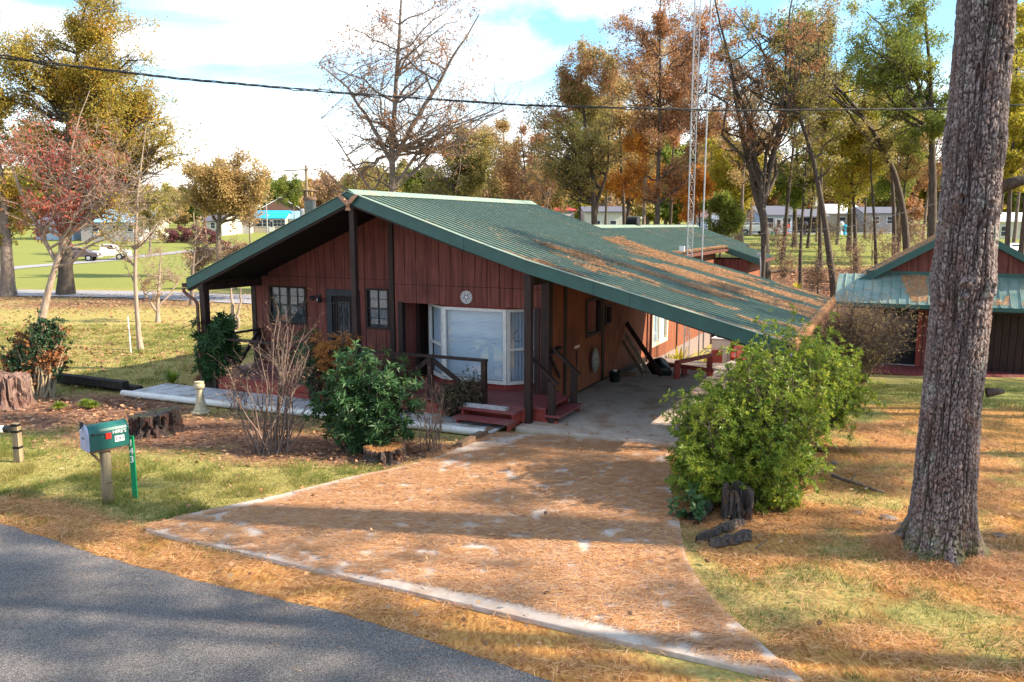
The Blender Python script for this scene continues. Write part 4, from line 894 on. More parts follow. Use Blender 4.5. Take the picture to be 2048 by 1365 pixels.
# porch roof of ribbed sheets
pr = MB(); pr.hexa([(-1.7, SP, 1.5), (4.9, SP, 1.5), (4.9, SV - .02, 2.30), (-1.1, SV - .02, 2.30), (-1.7, SP, 1.56), (4.9, SP, 1.56), (4.9, SV - .02, 2.37), (-1.1, SV - .02, 2.37)])
pr.box(-1.6, 4.85, SP + .05, SP + .15, 1.38, 1.5); proof = pr.build('porch_roof', M['brown'], shed)
u = -1.75
M['greenp'] = pm('pale_green_roof_sheet', (.14, .23, .20), (.24, .33, .29), 3, .4, 0, metal=.15, spec=.5, c3=(.30, .33, .26), s3=2.5)
while u < 4.8:
    m_ = MB(); v = []; n = 0; pf = [(0, 0), (.225, 0), (.237, .035), (.255, .035), (.268, 0)]
    for (y, z) in ((SP - .04, 1.545), (SV - .03, 2.385)):
        sh = .33 if False else 0
        v += [(u + a, y, z + h) for a, h in pf]
    m_.add(v, [np.array([[i, i + 1, 5 + i + 1, 5 + i] for i in range(4)])]); m_.build('roof_sheet', M['greenp'], proof); u += .272
mb = MB(); mb.hexa([(-1.78, SP - .06, 1.44), (4.95, SP - .06, 1.44), (4.95, SP - .03, 1.44), (-1.78, SP - .03, 1.44), (-1.78, SP - .06, 1.56), (4.95, SP - .06, 1.56), (4.95, SP - .03, 1.56), (-1.78, SP - .03, 1.56)]); mb.build('eave_trim', M['teal'], proof)
mb = MB(); mb.box(-1.3, 4.9, SP - .3, SV, -.78, -.62); sdk = mb.build('porch_deck', M['redtrim'], shed)
u = -1.3
while u < 5.4:
    f0 = SP - .33 if u < 2.5 else SP - 1.15
    mb = MB(); mb.box(u, u + .178, f0, SV - .01, -.62, -.585); mb.build('deck_board', M['deck'], sdk); u += .19
mb = MB(); mb.box(2.55, 5.4, SP - 1.12, SP - .3, -.8, -.625); mb.build('deck_extension', M['redtrim'], sdk)
for u in (-1.2, 1.75, 4.8): mb = MB(); mb.box(u - .06, u + .06, SP + .05, SP + .17, -.62, 1.4); mb.build('porch_post', M['brown'], shed)
mb = MB(); mb.box(-.3, .72, SV + .08, SV + .12, -.6, 1.25); mb.build('doorway', M['inside'], shed)
mb = MB(); mb.box(-.3, .72, SV - .05, SV + .02, -.6, -.56); mb.build('door_sill', M['galv'], shed)
siding(shed, 'u', 2.5, 4.7, SV - .002, -.58, lambda u: 1.42, .2, (), mat=M['brown'], name='dark_plank')
for a in (-.42, .72): mb = MB(); mb.box(a, a + .12, SV - .04, SV, -.6, 1.3); mb.build('door_trim', M['redtrim'], shed)

# ------------------------------------------------------------------ plant generator (vectorised)
def norm(a): return a / (np.linalg.norm(a, axis=-1, keepdims=True) + 1e-9)
def grow(rg, P, R, n, frac, ang, t0=.25, wob=.25, up=.08, seg=4, rr=.55, lmin=.12, taper=.5, t1=1.0):
    B, S, _ = P.shape; t = rg.uniform(t0, t1, (B, n)); t = (np.arange(n)[None] + rg.uniform(0, 1, (B, n))) / n * (t1 - t0) + t0
    f = t * (S - 1); i = np.minimum(f.astype(int), S - 2); f = (f - i)[..., None]; bi = np.arange(B)[:, None]
    p0 = P[bi, i] * (1 - f) + P[bi, i + 1] * f; d0 = norm(P[bi, i + 1] - P[bi, i]); r0 = R[bi, i] * (1 - f[..., 0]) + R[bi, i + 1] * f[..., 0]
    L = np.linalg.norm(P[:, 1:] - P[:, :-1], axis=2).sum(1)[:, None] * frac * (1 - taper * (t - t0)) * rg.uniform(.65, 1.25, (B, n)); L = np.maximum(L, lmin)
    a = norm(np.cross(d0, np.array([.3, .2, 1.]) + 0 * d0)); b = np.cross(d0, a)
    az = rg.uniform(0, 2 * PI, (B, 1)) + np.arange(n)[None] * 2.4 + rg.uniform(-.5, .5, (B, n)); an = ang * rg.uniform(.65, 1.3, (B, n))
    d = d0 * np.cos(an)[..., None] + (a * np.cos(az)[..., None] + b * np.sin(az)[..., None]) * np.sin(an)[..., None]
    p0 = p0.reshape(-1, 3); d = d.reshape(-1, 3); L = L.reshape(-1); r0 = (r0 * rr).reshape(-1); pts = [p0]; st = (L / seg)[:, None]
    for k in range(seg):
        d = norm(d + rg.normal(0, wob, d.shape) + np.array([0, 0, up])); pts.append(pts[-1] + d * st)
    r = r0[:, None] * np.linspace(1, .35, seg + 1)[None]
    return np.stack(pts, 1), r
def tubes(P, R, n):
    B, S, _ = P.shape; t = norm(np.gradient(P, axis=1)); ref = np.where(np.abs(t[..., 2:3]).mean(1, keepdims=True) < .8, np.array([0, 0, 1.]), np.array([1., 0, 0]))
    a = norm(np.cross(t, ref + 0 * t)); b = np.cross(t, a); th = np.arange(n) / n * 2 * PI
    v = P[:, :, None] + R[:, :, None, None] * (a[:, :, None] * np.cos(th)[:, None] + b[:, :, None] * np.sin(th)[:, None])
    base = (np.arange(B) * S * n)[:, None, None]; i = (np.arange(S - 1) * n)[None, :, None]; j = np.arange(n)[None, None]; j2 = (j + 1) % n
    return v.reshape(-1, 3), np.stack([base + i + j, base + i + n + j, base + i + n + j2, base + i + j2], -1).reshape(-1, 4)
class Acc:
    def __init__(s): s.v = []; s.f = []; s.n = 0
    def tub(s, P, R, n): v, f = tubes(P, R, n); s.v.append(v); s.f.append(f + s.n); s.n += len(v)
    def mesh(s, name, mat, base, smooth=True): return npmesh(name, np.concatenate(s.v) - base, [np.concatenate(s.f)], mat, smooth)
def leaves(rg, pos, size, shape='kite', flat=.0, dirs=None, asp=.5):
    """one small folded face per leaf"""
    n = len(pos); d = norm(rg.normal(0, 1, (n, 3)) + (0 if dirs is None else dirs * 2.5)); d[:, 2] *= (1 - flat); d = norm(d)
    nn = norm(rg.normal(0, 1, (n, 3)) + np.array([0, 0, flat * 3])); s = norm(np.cross(d, nn)); sz = (size * rg.uniform(.6, 1.35, n))[:, None]
    if shape == 'tri':
        v = np.stack([pos - s * sz * asp, pos + s * sz * asp, pos + d * sz], 1).reshape(-1, 3); return v, np.arange(3 * n).reshape(-1, 3)
    up = np.cross(s, d)
    v = np.stack([pos, pos + d * sz * .5 + s * sz * asp * .5 + up * sz * .08, pos + d * sz, pos + d * sz * .5 - s * sz * asp * .5 + up * sz * .08], 1).reshape(-1, 3)
    return v, np.arange(4 * n).reshape(-1, 4)
def along(rg, P, n, jit, lo=.2):
    B, S, _ = P.shape; b = rg.integers(0, B, n); f = rg.uniform(lo, 1, n) * (S - 1); i = np.minimum(f.astype(int), S - 2); f = (f - i)[:, None]
    return P[b, i] * (1 - f) + P[b, i + 1] * f + rg.normal(0, jit, (n, 3)), norm(P[b, i + 1] - P[b, i])
def resample(pts, n):
    pts = np.asarray(pts, float); d = np.r_[0, np.cumsum(np.linalg.norm(np.diff(pts, axis=0), axis=1))]; t = np.linspace(0, d[-1], n)
    q = np.stack([np.interp(t, d, pts[:, k]) for k in range(3)], 1)
    for _ in range(2): q[1:-1] = (q[:-2] + 2 * q[1:-1] + q[2:]) / 4
    return q
def make_tree(name, label, Y, path, r0, env, seed, nl=16, n2_=6, n3=5, nleaf=9000, ls=.14, leaf='gold', bark='barkg', group=None, cat='tree', forks=(), jit=.12, shape='kite', r_tip=.12, z_lo=None, dens_fall=1.0, hole=.12, wob=.18, seg1=7, extra=(), l2=.42, l3=.45, twigr=None):
    """path/forks: pixel polylines at ground distance Y; env: list of pixel boxes the crown fills"""
    rg = np.random.default_rng(seed); pts = [D(x, y, Y) for x, y in path]
    if isinstance(path[0], tuple) and len(path[0]) == 2:
        g = float(ter(pts[0][0], pts[0][1])); pts[0][2] = min(pts[0][2], g - .1) if abs(pts[0][2] - g) < 1.5 else g - .1
    base = np.array([pts[0][0], pts[0][1], float(ter(pts[0][0], pts[0][1]))]); bk = Acc(); tr = resample(pts, 14)
    tr[:, :2] += np.cumsum(rg.normal(0, .02, (14, 2)), 0) * min(1, r0 * 4); H = tr[-1, 2] - tr[0, 2]
    rad_ = r0 * (1 - (1 - r_tip) * np.linspace(0, 1, 14) ** .9); rad_[0] *= 1.35; rad_[1] *= 1.05
    bk.tub(tr[None], rad_[None], 10); trunks = [(tr, rad_)]
    for (fp_, fr) in forks:
        q = resample([D(x, y, Y) for x, y in fp_], 14); q[1:] += np.cumsum(rg.normal(0, .045, (13, 3)), 0) * min(1, fr * 9); q[:, 1] += np.linspace(0, rg.uniform(-1, 1), 14); rr = fr * (1 - .85 * np.linspace(0, 1, 14)); bk.tub(q[None], rr[None], 8); trunks.append((q, rr))
    limbs, lr = [], []
    for (x0, y0, x1, y1, wgt) in env:
        c = D((x0 + x1) / 2, (y0 + y1) / 2, Y); rx = abs(D(x1, (y0 + y1) / 2, Y)[0] - c[0]); rz = abs(D((x0 + x1) / 2, y0, Y)[2] - c[2])
        for k in range(int(nl * wgt)):
            while True:
                q = rg.uniform(-1, 1, 3)
                if .25 < (q ** 2).sum() < 1: break
            q = q * (.75 + .25 * rg.uniform()) ; T = c + q * np.array([rx, rx * .8, rz])
            ti = rg.integers(len(trunks)) if len(trunks) > 1 else 0; tk, tkr = trunks[ti]
            hd = np.hypot(*(T[:2] - tk[:, :2].mean(0))); zs = np.clip(T[2] - (.45 + .4 * rg.uniform()) * hd, tk[0, 2] + (tk[-1, 2] - tk[0, 2]) * (.22 if ti == 0 else .05), tk[-1, 2])
            if z_lo is not None: zs = max(zs, z_lo)
            j = int(np.argmin(np.abs(tk[:, 2] - zs))); s = tk[j]; L = np.linalg.norm(T - s); m = (s + T) / 2 + np.array([0, 0, .12 * L * rg.uniform(-.6, 1.)]) + rg.normal(0, .06 * L, 3)
            t = np.linspace(0, 1, seg1)[:, None]; cu = (1 - t) ** 2 * s + 2 * t * (1 - t) * m + t ** 2 * T; cu[1:-1] += rg.normal(0, .03 * L, (seg1 - 2, 3))
            limbs.append(cu); lr.append(np.linspace(1, .22, seg1) * min(tkr[j] * .6, .035 * L + .01))
    P1 = np.array(limbs); R1 = np.array(lr); bk.tub(P1, R1, 6)
    P2, R2 = grow(rg, P1, R1, n2_, l2, .8, .2, wob, .06, 5, .55); bk.tub(P2, R2, 4)
    P3, R3 = grow(rg, P2, R2, n3, l3, .8, .15, wob * 1.2, .03, 3, .6)
    R3 = np.maximum(R3, twigr or Y * .00017)
    bk.tub(P3, R3, 3)
    root = thing(name, label, cat, base, 0.0, group)
    place('trunk', bk.mesh('trunk', M[bark], base), root, base)
    if nleaf:
        # leaves in clumps: some twigs carry many, some none
        wt = rg.uniform(0, 1, len(P3)) ** dens_fall; wt = wt * (fbm(P3[:, -1] * .9, seed) > .48) + hole * wt; wt /= wt.sum(); b = rg.choice(len(P3), nleaf, p=wt)
        f = rg.uniform(.1, 1, nleaf)[:, None] * 3; i = np.minimum(f.astype(int), 2)[:, 0]; f = f - i[:, None]
        pos = P3[b, i] * (1 - f) + P3[b, i + 1] * f + rg.normal(0, jit, (nleaf, 3)); v, fc = leaves(rg, pos, ls, shape)
        place('crown', npmesh('crown', v - base, [fc], L_[leaf]), root, base)
    for (lf, n, (x0, y0, x1, y1)) in extra:   # patches of another leaf colour
        c = D((x0 + x1) / 2, (y0 + y1) / 2, Y); rx = abs(D(x1, y0, Y)[0] - c[0]); rz = abs(D(x0, y0, Y)[2] - c[2])
        m_ = (((P3[:, -1] - c) / np.array([rx, rx * 1.2, rz])) ** 2).sum(1) < 1.2
        if m_.sum() > 3:
            pos, _d = along(rg, P3[m_], n, jit); v, fc = leaves(rg, pos, ls, shape); place('crown', npmesh('crown', v - base, [fc], L_[lf]), root, base)
    return root

# ---- trees to the left
make_tree('oak_tree', 'big golden-brown oak with thick dark trunk on the left lawn', 46, [(131, 592), (130, 520), (128, 400), (135, 250), (150, 120), (170, 20)], .42, [(-30, 30, 180, 250, 1.0), (110, -70, 300, 110, .6), (150, 70, 330, 230, .7), (180, 185, 378, 345, 1.5), (-20, 220, 170, 380, .7)], 11, nl=34, n2_=7, n3=6, nleaf=90000, hole=.07, ls=.135, leaf='gold', bark='barkd', jit=.22, dens_fall=.5)
make_tree('oak_tree', 'reddish-trunked oak cut off by the left edge of the photo', 45, [(14, 592), (12, 500), (5, 380), (-20, 240)], .42, [(-180, 80, 60, 330, 1), (-120, 300, 70, 520, .7)], 12, nl=24, nleaf=24000, ls=.19, leaf='gold', bark='barkg', jit=.16, dens_fall=.6)
make_tree('dogwood_tree', 'slanting dogwood with sparse crimson leaves behind the boxwood', 25, [(66, 700), (88, 600), (110, 520), (160, 400), (205, 340)], .15, [(-30, 230, 160, 500, .9), (90, 200, 300, 420, .8), (140, 320, 330, 480, .6)], 13, nl=26, n2_=7, n3=5, nleaf=0, leaf='dogwood', bark='barkp', forks=[([(110, 520), (70, 430), (30, 330), (-10, 260)], .07), ([(100, 560), (150, 450), (240, 370), (320, 330)], .07), ([(120, 500), (130, 380), (150, 250), (170, 190)], .06)], extra=[('dogwood', 2600, (-60, 230, 150, 500)), ('dogwood', 1300, (120, 230, 240, 420)), ('dogwood', 900, (60, 400, 180, 520)), ('gold', 500, (200, 380, 260, 520))], jit=.09, ls=.09, wob=.25)
make_tree('young_tree', 'thin bare young tree with pale lower trunk in the middle of the left lawn', 25.5, [(281, 690), (276, 640), (270, 560), (270, 450), (280, 340), (292, 250)], .085, [(180, 330, 300, 560, .7), (240, 250, 380, 540, .8)], 14, nl=22, n2_=5, n3=4, nleaf=260, ls=.07, leaf='bud', bark='barkp', jit=.05, wob=.25)
make_tree('crepe_myrtle', 'small bare many-stemmed crepe myrtle on the lawn behind the thin young tree', 33, [(316, 640), (316, 610), (318, 560), (322, 500)], .10, [(265, 480, 385, 600, 1)], 15, nl=22, n2_=6, n3=5, nleaf=900, ls=.07, leaf='bud', bark='barkp', forks=[([(315, 625), (295, 590), (280, 540)], .06), ([(317, 615), (345, 580), (375, 530)], .05)], jit=.06)
make_tree('pruned_tree', 'stubby pruned pinkish trunk behind the left end of the porch', 30, [(466, 662), (464, 610), (462, 575)], .15, [(440, 540, 490, 580, .3)], 16, nl=8, n2_=3, n3=2, nleaf=0, bark='barkp', forks=[([(476, 655), (484, 610), (487, 578)], .08)])
make_tree('maple_tree', 'rounded golden tan maple between the far houses and the stove pipe', 62, [(440, 560), (438, 480), (442, 430), (450, 370), (452, 320)], .3, [(360, 295, 545, 425, 1.2), (340, 350, 440, 430, .3), (480, 340, 560, 440, .4)], 17, nl=26, n2_=6, n3=6, nleaf=26000, ls=.2, leaf='ochre', bark='barkg', jit=.2, dens_fall=.5)
make_tree('slender_tree', 'slender straight trunk beside the left porch gutter', 40, [(384, 612), (383, 560), (386, 500), (392, 440)], .12, [(350, 430, 440, 540, .6)], 18, nl=16, n2_=5, n3=4, nleaf=300, ls=.1, leaf='bud', bark='barkg')
for i, (x0, x1, y0, y1, Y, lab) in enumerate([(365, 440, 470, 560, 44, 'left one of the bare pinkish brown bushes beyond the left gutter'), (425, 515, 475, 545, 50, 'right one of the bare pinkish brown bushes near the left roof slope')]):
    xc = (x0 + x1) / 2; make_tree('bare_bush', lab, Y, [(xc, y1 + 20), (xc, y1), (xc + 3, (y0 + y1) / 2)], .1, [(x0, y0, x1, y1, 1.3)], 30 + i, nl=26, n2_=7, n3=6, nleaf=3500, ls=.1, leaf='bud', bark='twig', cat='bush', jit=.12)
# ---- trees behind the house
make_tree('oak_tree', 'tall half bare oak with brown leaf tufts rising behind the roof ridge', 42, [(786, 560), (786, 400), (786, 300), (790, 180), (800, 60), (806, -60)], .27, [(630, 0, 840, 330, 1.0), (740, -60, 980, 200, 1.1), (820, 120, 1045, 330, .9), (640, 240, 780, 390, .4)], 21, nl=30, n2_=7, n3=5, nleaf=6500, ls=.13, leaf='rust', hole=.03, bark='barkg', forks=[([(786, 330), (740, 240), (690, 170), (640, 130)], .13), ([(788, 320), (840, 230), (900, 130), (960, 40)], .15), ([(785, 380), (840, 300), (930, 240), (1010, 215)], .10), ([(784, 420), (740, 380), (690, 300), (650, 245)], .08)], wob=.28, dens_fall=1.6, jit=.13)
make_tree('broad_tree', 'olive gold tree with a full crown right of the half bare oak', 60, [(920, 470), (925, 400), (935, 320), (940, 250)], .25, [(860, 225, 1015, 410, 1.2), (820, 300, 900, 400, .4)], 22, nl=26, n2_=6, n3=6, nleaf=26000, ls=.19, leaf='olive', bark='barkg', jit=.2, dens_fall=.6)
make_tree('oak_tree', 'rusty gold oak nearest the low point of the main roof', 47, [(1190, 480), (1186, 400), (1180, 320), (1165, 220), (1160, 120)], .26, [(1040, 120, 1260, 430, 1.6), (1100, 60, 1250, 220, .5)], 23, nl=34, n2_=7, n3=6, nleaf=27000, ls=.13, leaf='olive', bark='barkd', forks=[([(1190, 430), (1215, 330), (1225, 220)], .12)], extra=[('rust', 6000, (1040, 60, 1160, 260)), ('rust', 5000, (1140, 40, 1250, 200))], dens_fall=.7, jit=.16)
make_tree('oak_tree', 'tall dark red-brown oak just left of the antenna tower', 44, [(1316, 480), (1314, 400), (1318, 250), (1320, 100), (1322, -40)], .19, [(1205, -70, 1430, 300, 1.5), (1230, 200, 1410, 430, .6)], 24, nl=30, n2_=7, n3=6, nleaf=30000, ls=.12, leaf='rust', bark='barkd', dens_fall=.6, jit=.14, extra=[('orange', 5000, (1200, 260, 1290, 420))])
make_tree('maple_tree', 'low bright orange maple behind the antenna tower', 52, [(1400, 470), (1398, 430), (1396, 380)], .12, [(1345, 330, 1430, 450, 1)], 25, nl=20, n2_=6, n3=5, nleaf=9000, ls=.16, leaf='orange', bark='barkd', jit=.15, dens_fall=.5)
make_tree('evergreen_bush', 'round green bush behind the end of the rear roof', 48, [(1440, 520), (1440, 480), (1440, 430)], .12, [(1395, 390, 1490, 480, 1)], 26, nl=24, n2_=6, n3=6, nleaf=14000, ls=.14, leaf='green', bark='barkd', cat='bush', jit=.14, dens_fall=.4)
make_tree('forked_tree', 'dark forked tree making a tall V behind the rear roof corner', 44, [(1532, 566), (1530, 520), (1528, 460), (1522, 418)], .27, [(1400, -20, 1520, 240, .7), (1560, -30, 1680, 200, .6), (1420, 180, 1600, 330, .4)], 27, nl=20, n2_=6, n3=5, nleaf=4500, ls=.15, leaf='rust', bark='barkd', r_tip=.75, forks=[([(1522, 425), (1506, 360), (1488, 260), (1466, 140), (1440, 40), (1425, -60)], .17), ([(1524, 425), (1545, 330), (1562, 230), (1576, 120), (1592, 0), (1600, -60)], .16)], wob=.25, dens_fall=1.5)
make_tree('slim_tree', 'slim straight tree with crooked side branch left of the leaning trunks', 46, [(1602, 590), (1600, 520), (1605, 420), (1612, 300), (1618, 200)], .12, [(1560, 180, 1680, 420, 1)], 28, nl=18, n2_=5, n3=4, nleaf=1800, ls=.14, leaf='olive', bark='barkd', dens_fall=1.2)
make_tree('slim_tree', 'thin pole-like tree between the two bigger leaning trunks', 45, [(1636, 608), (1636, 520), (1640, 470)], .08, [(1610, 440, 1690, 540, .4)], 29, nl=10, n2_=4, n3=3, nleaf=200, ls=.1, leaf='olive', bark='barkd')
make_tree('leaning_tree', 'trunk that leans left as it rises between the shed roof and the field', 44, [(1672, 600), (1662, 520), (1650, 430), (1628, 300), (1590, 200), (1520, 90), (1470, 20)], .2, [(1440, 0, 1600, 180, .7), (1560, 120, 1720, 380, .7)], 41, nl=18, n2_=6, n3=5, nleaf=5000, ls=.15, leaf='olive', bark='barkd', wob=.25, dens_fall=1.2)
make_tree('slim_tree', 'slim grey trunk with a mossy foot left of the shed roof slope', 48, [(1756, 540), (1750, 460), (1742, 360), (1735, 250)], .13, [(1690, 200, 1800, 380, .8)], 42, nl=16, n2_=5, n3=4, nleaf=3500, ls=.15, leaf='yelgreen', bark='barkd')
make_tree('leaning_tree', 'long dark trunk leaning far to the left above the shed roof', 46, [(1822, 520), (1814, 440), (1795, 340), (1745, 250), (1680, 170), (1600, 110), (1530, 70)], .24, [(1540, 20, 1720, 200, .6), (1680, 150, 1830, 330, .7)], 43, nl=18, n2_=6, n3=5, nleaf=6500, ls=.15, leaf='olive', bark='barkd', wob=.25, dens_fall=1.1)
make_tree('oak_tree', 'large green leaved oak directly left of the big pine trunk', 42, [(1866, 500), (1864, 420), (1862, 300), (1862, 180), (1850, 60), (1845, -40)], .3, [(1680, -60, 1900, 230, 1.2), (1740, 100, 1920, 340, .7)], 44, nl=26, n2_=7, n3=6, nleaf=24000, ls=.13, leaf='green', bark='barkd', forks=[([(1862, 260), (1830, 160), (1780, 80), (1720, 20)], .15), ([(1862, 230), (1820, 220), (1790, 160)], .1)], dens_fall=.8)
make_tree('young_tree', 'yellow-green leaved tree at the right edge behind the pine trunk', 40, [(2018, 520), (2020, 400), (2030, 250), (2036, 100)], .17, [(1960, 20, 2120, 420, 1.2)], 45, nl=26, n2_=6, n3=6, nleaf=20000, ls=.16, leaf='yelgreen', bark='barkd', forks=[([(2040, 520), (2050, 400), (2060, 200)], .15)], dens_fall=.5)
for i, (x, Y, yb, yt, lf, lab) in enumerate([(1475, 70, 470, 250, 'yelgreen', 'far yellow-green tree seen through the legs of the forked tree'), (1590, 78, 462, 215, 'green', 'far dark green broad tree left of the leaning trunks'), (1700, 74, 460, 200, 'yelgreen', 'far yellowing broad tree behind the two leaning trunks'), (1795, 80, 455, 230, 'green', 'far green tree behind the foot of the long leaning trunk'), (1255, 75, 450, 250, 'orange', 'far orange tree between the rusty oak and the red-brown oak'), (1100, 80, 445, 330, 'ochre', 'far ochre tree low behind the rusty gold oak'), (1960, 60, 480, 120, 'green', 'far green tree showing right of the big pine trunk')]):
    make_tree('broad_tree', lab, Y, [(x, yb + 30), (x, yb - 20), (x + 4, (yb + yt) / 2), (x + 6, yt + 40)], .28, [(x - 80, yt, x + 80, yb - 30, 1.2)], 50 + i, nl=26, n2_=6, n3=6, nleaf=19000, ls=.2, leaf=lf, bark='barkd', jit=.25, dens_fall=.5)
for i, (px, Y, yb, path, boxes, nlf, lf, bk_, lab) in enumerate([
    (1060, 58, 500, [(1062, 500), (1060, 420), (1050, 340), (1040, 240)], [(960, 230, 1130, 430, 1.2)], 2600, 'rust', 'barkg', 'half bare grey tree between the olive gold tree and the rusty oak'),
    (1250, 56, 500, [(1250, 500), (1248, 400), (1240, 260), (1236, 120)], [(1130, 120, 1330, 400, 1.3)], 9000, 'ochre', 'barkd', 'thin-leaved ochre tree behind the red-brown oak'),
    (1390, 60, 500, [(1392, 500), (1390, 380), (1396, 200), (1404, 40)], [(1310, -20, 1500, 330, 1.4)], 9000, 'rust', 'barkd', 'airy rust-leaved tree just behind the antenna tower top'),
    (1480, 66, 500, [(1484, 500), (1486, 380), (1500, 240), (1510, 120)], [(1400, 60, 1620, 400, 1.4)], 4200, 'ochre', 'barkg', 'bare grey tree with wide twiggy crown behind the tall V'),
    (1640, 58, 520, [(1642, 520), (1640, 400), (1648, 250), (1650, 80)], [(1540, -20, 1740, 300, 1.4)], 9500, 'olive', 'barkd', 'airy olive tree filling the sky above the leaning trunks'),
    (1712, 50, 540, [(1712, 545), (1708, 440), (1700, 330), (1698, 250)], [(1620, 160, 1790, 400, 1.3)], 9000, 'yelgreen', 'barkd', 'yellow-green tree between the leaning trunk and the mossy slim trunk'),
    (1790, 56, 520, [(1790, 520), (1786, 400), (1776, 250), (1770, 90)], [(1690, -20, 1880, 300, 1.4)], 14000, 'green', 'barkd', 'green tree behind the long leaning trunk high against the sky'),
    (850, 66, 480, [(850, 480), (848, 420), (850, 360)], [(790, 330, 910, 440, 1.3)], 9000, 'green', 'barkg', 'low green tree directly behind the roof ridge'),
    (730, 70, 480, [(730, 480), (726, 430), (722, 380)], [(660, 320, 790, 440, 1.3)], 6000, 'olive', 'barkg', 'sparse olive tree behind the trunk side of the gable peak'),
    (660, 90, 480, [(660, 480), (660, 430), (655, 390)], [(612, 335, 710, 430, 1.3)], 4500, 'bud', 'barkg', 'pinkish bare-topped tree right of the stove pipe'),
    (590, 120, 470, [(590, 470), (588, 430), (586, 390)], [(540, 340, 612, 410, 1.3)], 9000, 'green', 'barkg', 'dark green tree between the golden maple and the stove pipe'),
    (300, 100, 500, [(300, 505), (300, 460), (298, 410)], [(230, 330, 370, 470, 1.3)], 8000, 'olive', 'barkg', 'pale olive tree behind the thin bare tree on the left'),
    (1960, 48, 540, [(1960, 545), (1965, 420), (1990, 250), (2000, 60)], [(1930, -20, 2120, 300, 1.3)], 14000, 'yelgreen', 'barkd', 'tall yellow-green tree behind the right side of the pine')]):
    make_tree('slender_tree' if nlf < 5000 else 'broad_tree', lab, Y, path, .17, boxes, 300 + i, nl=24, n2_=7, n3=5, nleaf=int(nlf * 1.5), ls=.11 + Y * .0012, leaf=lf, bark=bk_, jit=.22, dens_fall=.8, wob=.25)
for i, (px, py, Y, wd_, ht, lab) in enumerate([(1500, 560, 48, 80, 90, 'bare brown brush at the left foot of the forked tree'), (1568, 575, 44, 70, 110, 'bare brown brush just right of the forked tree'), (1625, 595, 42, 60, 90, 'bare brown brush around the thin pole-like tree'), (1700, 585, 42, 90, 130, 'bare tangled brush right of the leaning trunk'), (1775, 545, 47, 80, 90, 'bare tangled brush above the left shed roof slope'), (1835, 520, 50, 70, 90, 'bare brush behind the shed roof peak'), (1465, 500, 62, 90, 60, 'low tan brush on the field edge behind the rear roof corner'), (1560, 500, 64, 100, 60, 'low tan brush on the field edge right of the forked tree'), (1655, 498, 62, 100, 70, 'low tan brush on the field between the leaning trunks'), (1745, 492, 64, 90, 70, 'low tan brush on the field by the mossy slim trunk'), (1820, 488, 62, 80, 70, 'low tan brush on the field left of the green oak')]):
    make_tree('bare_bush', lab, Y, [(px, py + 8), (px, py - 10), (px + 3, py - ht * .5)], .05, [(px - wd_ / 2, py - ht, px + wd_ / 2, py - 5, 1.2)], 400 + i, nl=18, n2_=6, n3=5, nleaf=900, ls=.1, leaf='bud', bark='twig', cat='bush', jit=.15, wob=.32)
make_tree('young_tree', 'small bare pinkish tree in front of the yard with ornaments', 85, [(1465, 476), (1465, 440), (1470, 410)], .15, [(1415, 385, 1530, 450, 1.2)], 61, nl=24, n2_=6, n3=5, nleaf=2500, ls=.14, leaf='bud', bark='twig')
make_tree('young_tree', 'small bare pinkish tree left of the house with the bright blue roof', 110, [(500, 478), (500, 450), (498, 420)], .14, [(468, 400, 535, 455, 1.2)], 62, nl=24, n2_=6, n3=5, nleaf=3000, ls=.14, leaf='bud', bark='twig')
make_tree('bare_tree', 'dark bare sapling with thin arching branches at the back roof edge', 34, [(1112, 480), (1108, 440), (1098, 400), (1070, 350)], .05, [(1020, 330, 1130, 420, .5)], 63, nl=12, n2_=4, n3=4, nleaf=150, ls=.08, leaf='rust', bark='barkd', wob=.3)
# ---- more trees of the woods, copied
wsrc = [o for o in C.objects if o.type == 'EMPTY' and any(o.get('label', '').startswith(p) for p in ('thin-leaved ochre', 'airy rust-leaved', 'bare grey tree with wide', 'airy olive tree', 'half bare grey tree', 'green tree behind the long'))]
rg = np.random.default_rng(123)
for k, px in enumerate([1020, 1085, 1150, 1215, 1290, 1345, 1430, 1500, 1560, 1610, 1675, 1735, 1800, 1850, 1930, 1990, 2040]):
    o = copy_tree(wsrc[(k * 5 + 1) % len(wsrc)]); Yd = 66 + 9 * (k % 4) + rg.uniform(-3, 3); q = D(px + rg.uniform(-10, 10), 450, Yd); o.location = (q[0], q[1], float(ter(q[0], q[1]))); sc_ = rg.uniform(.85, 1.15); o.scale = (sc_, sc_, sc_ * 1.05); o.rotation_euler = (0, 0, rg.uniform(0, 6.28))
    o['label'] = 'one of the thin-crowned autumn trees filling the woods between the house and the far street'; o['group'] = 'trees of the woods behind the house'
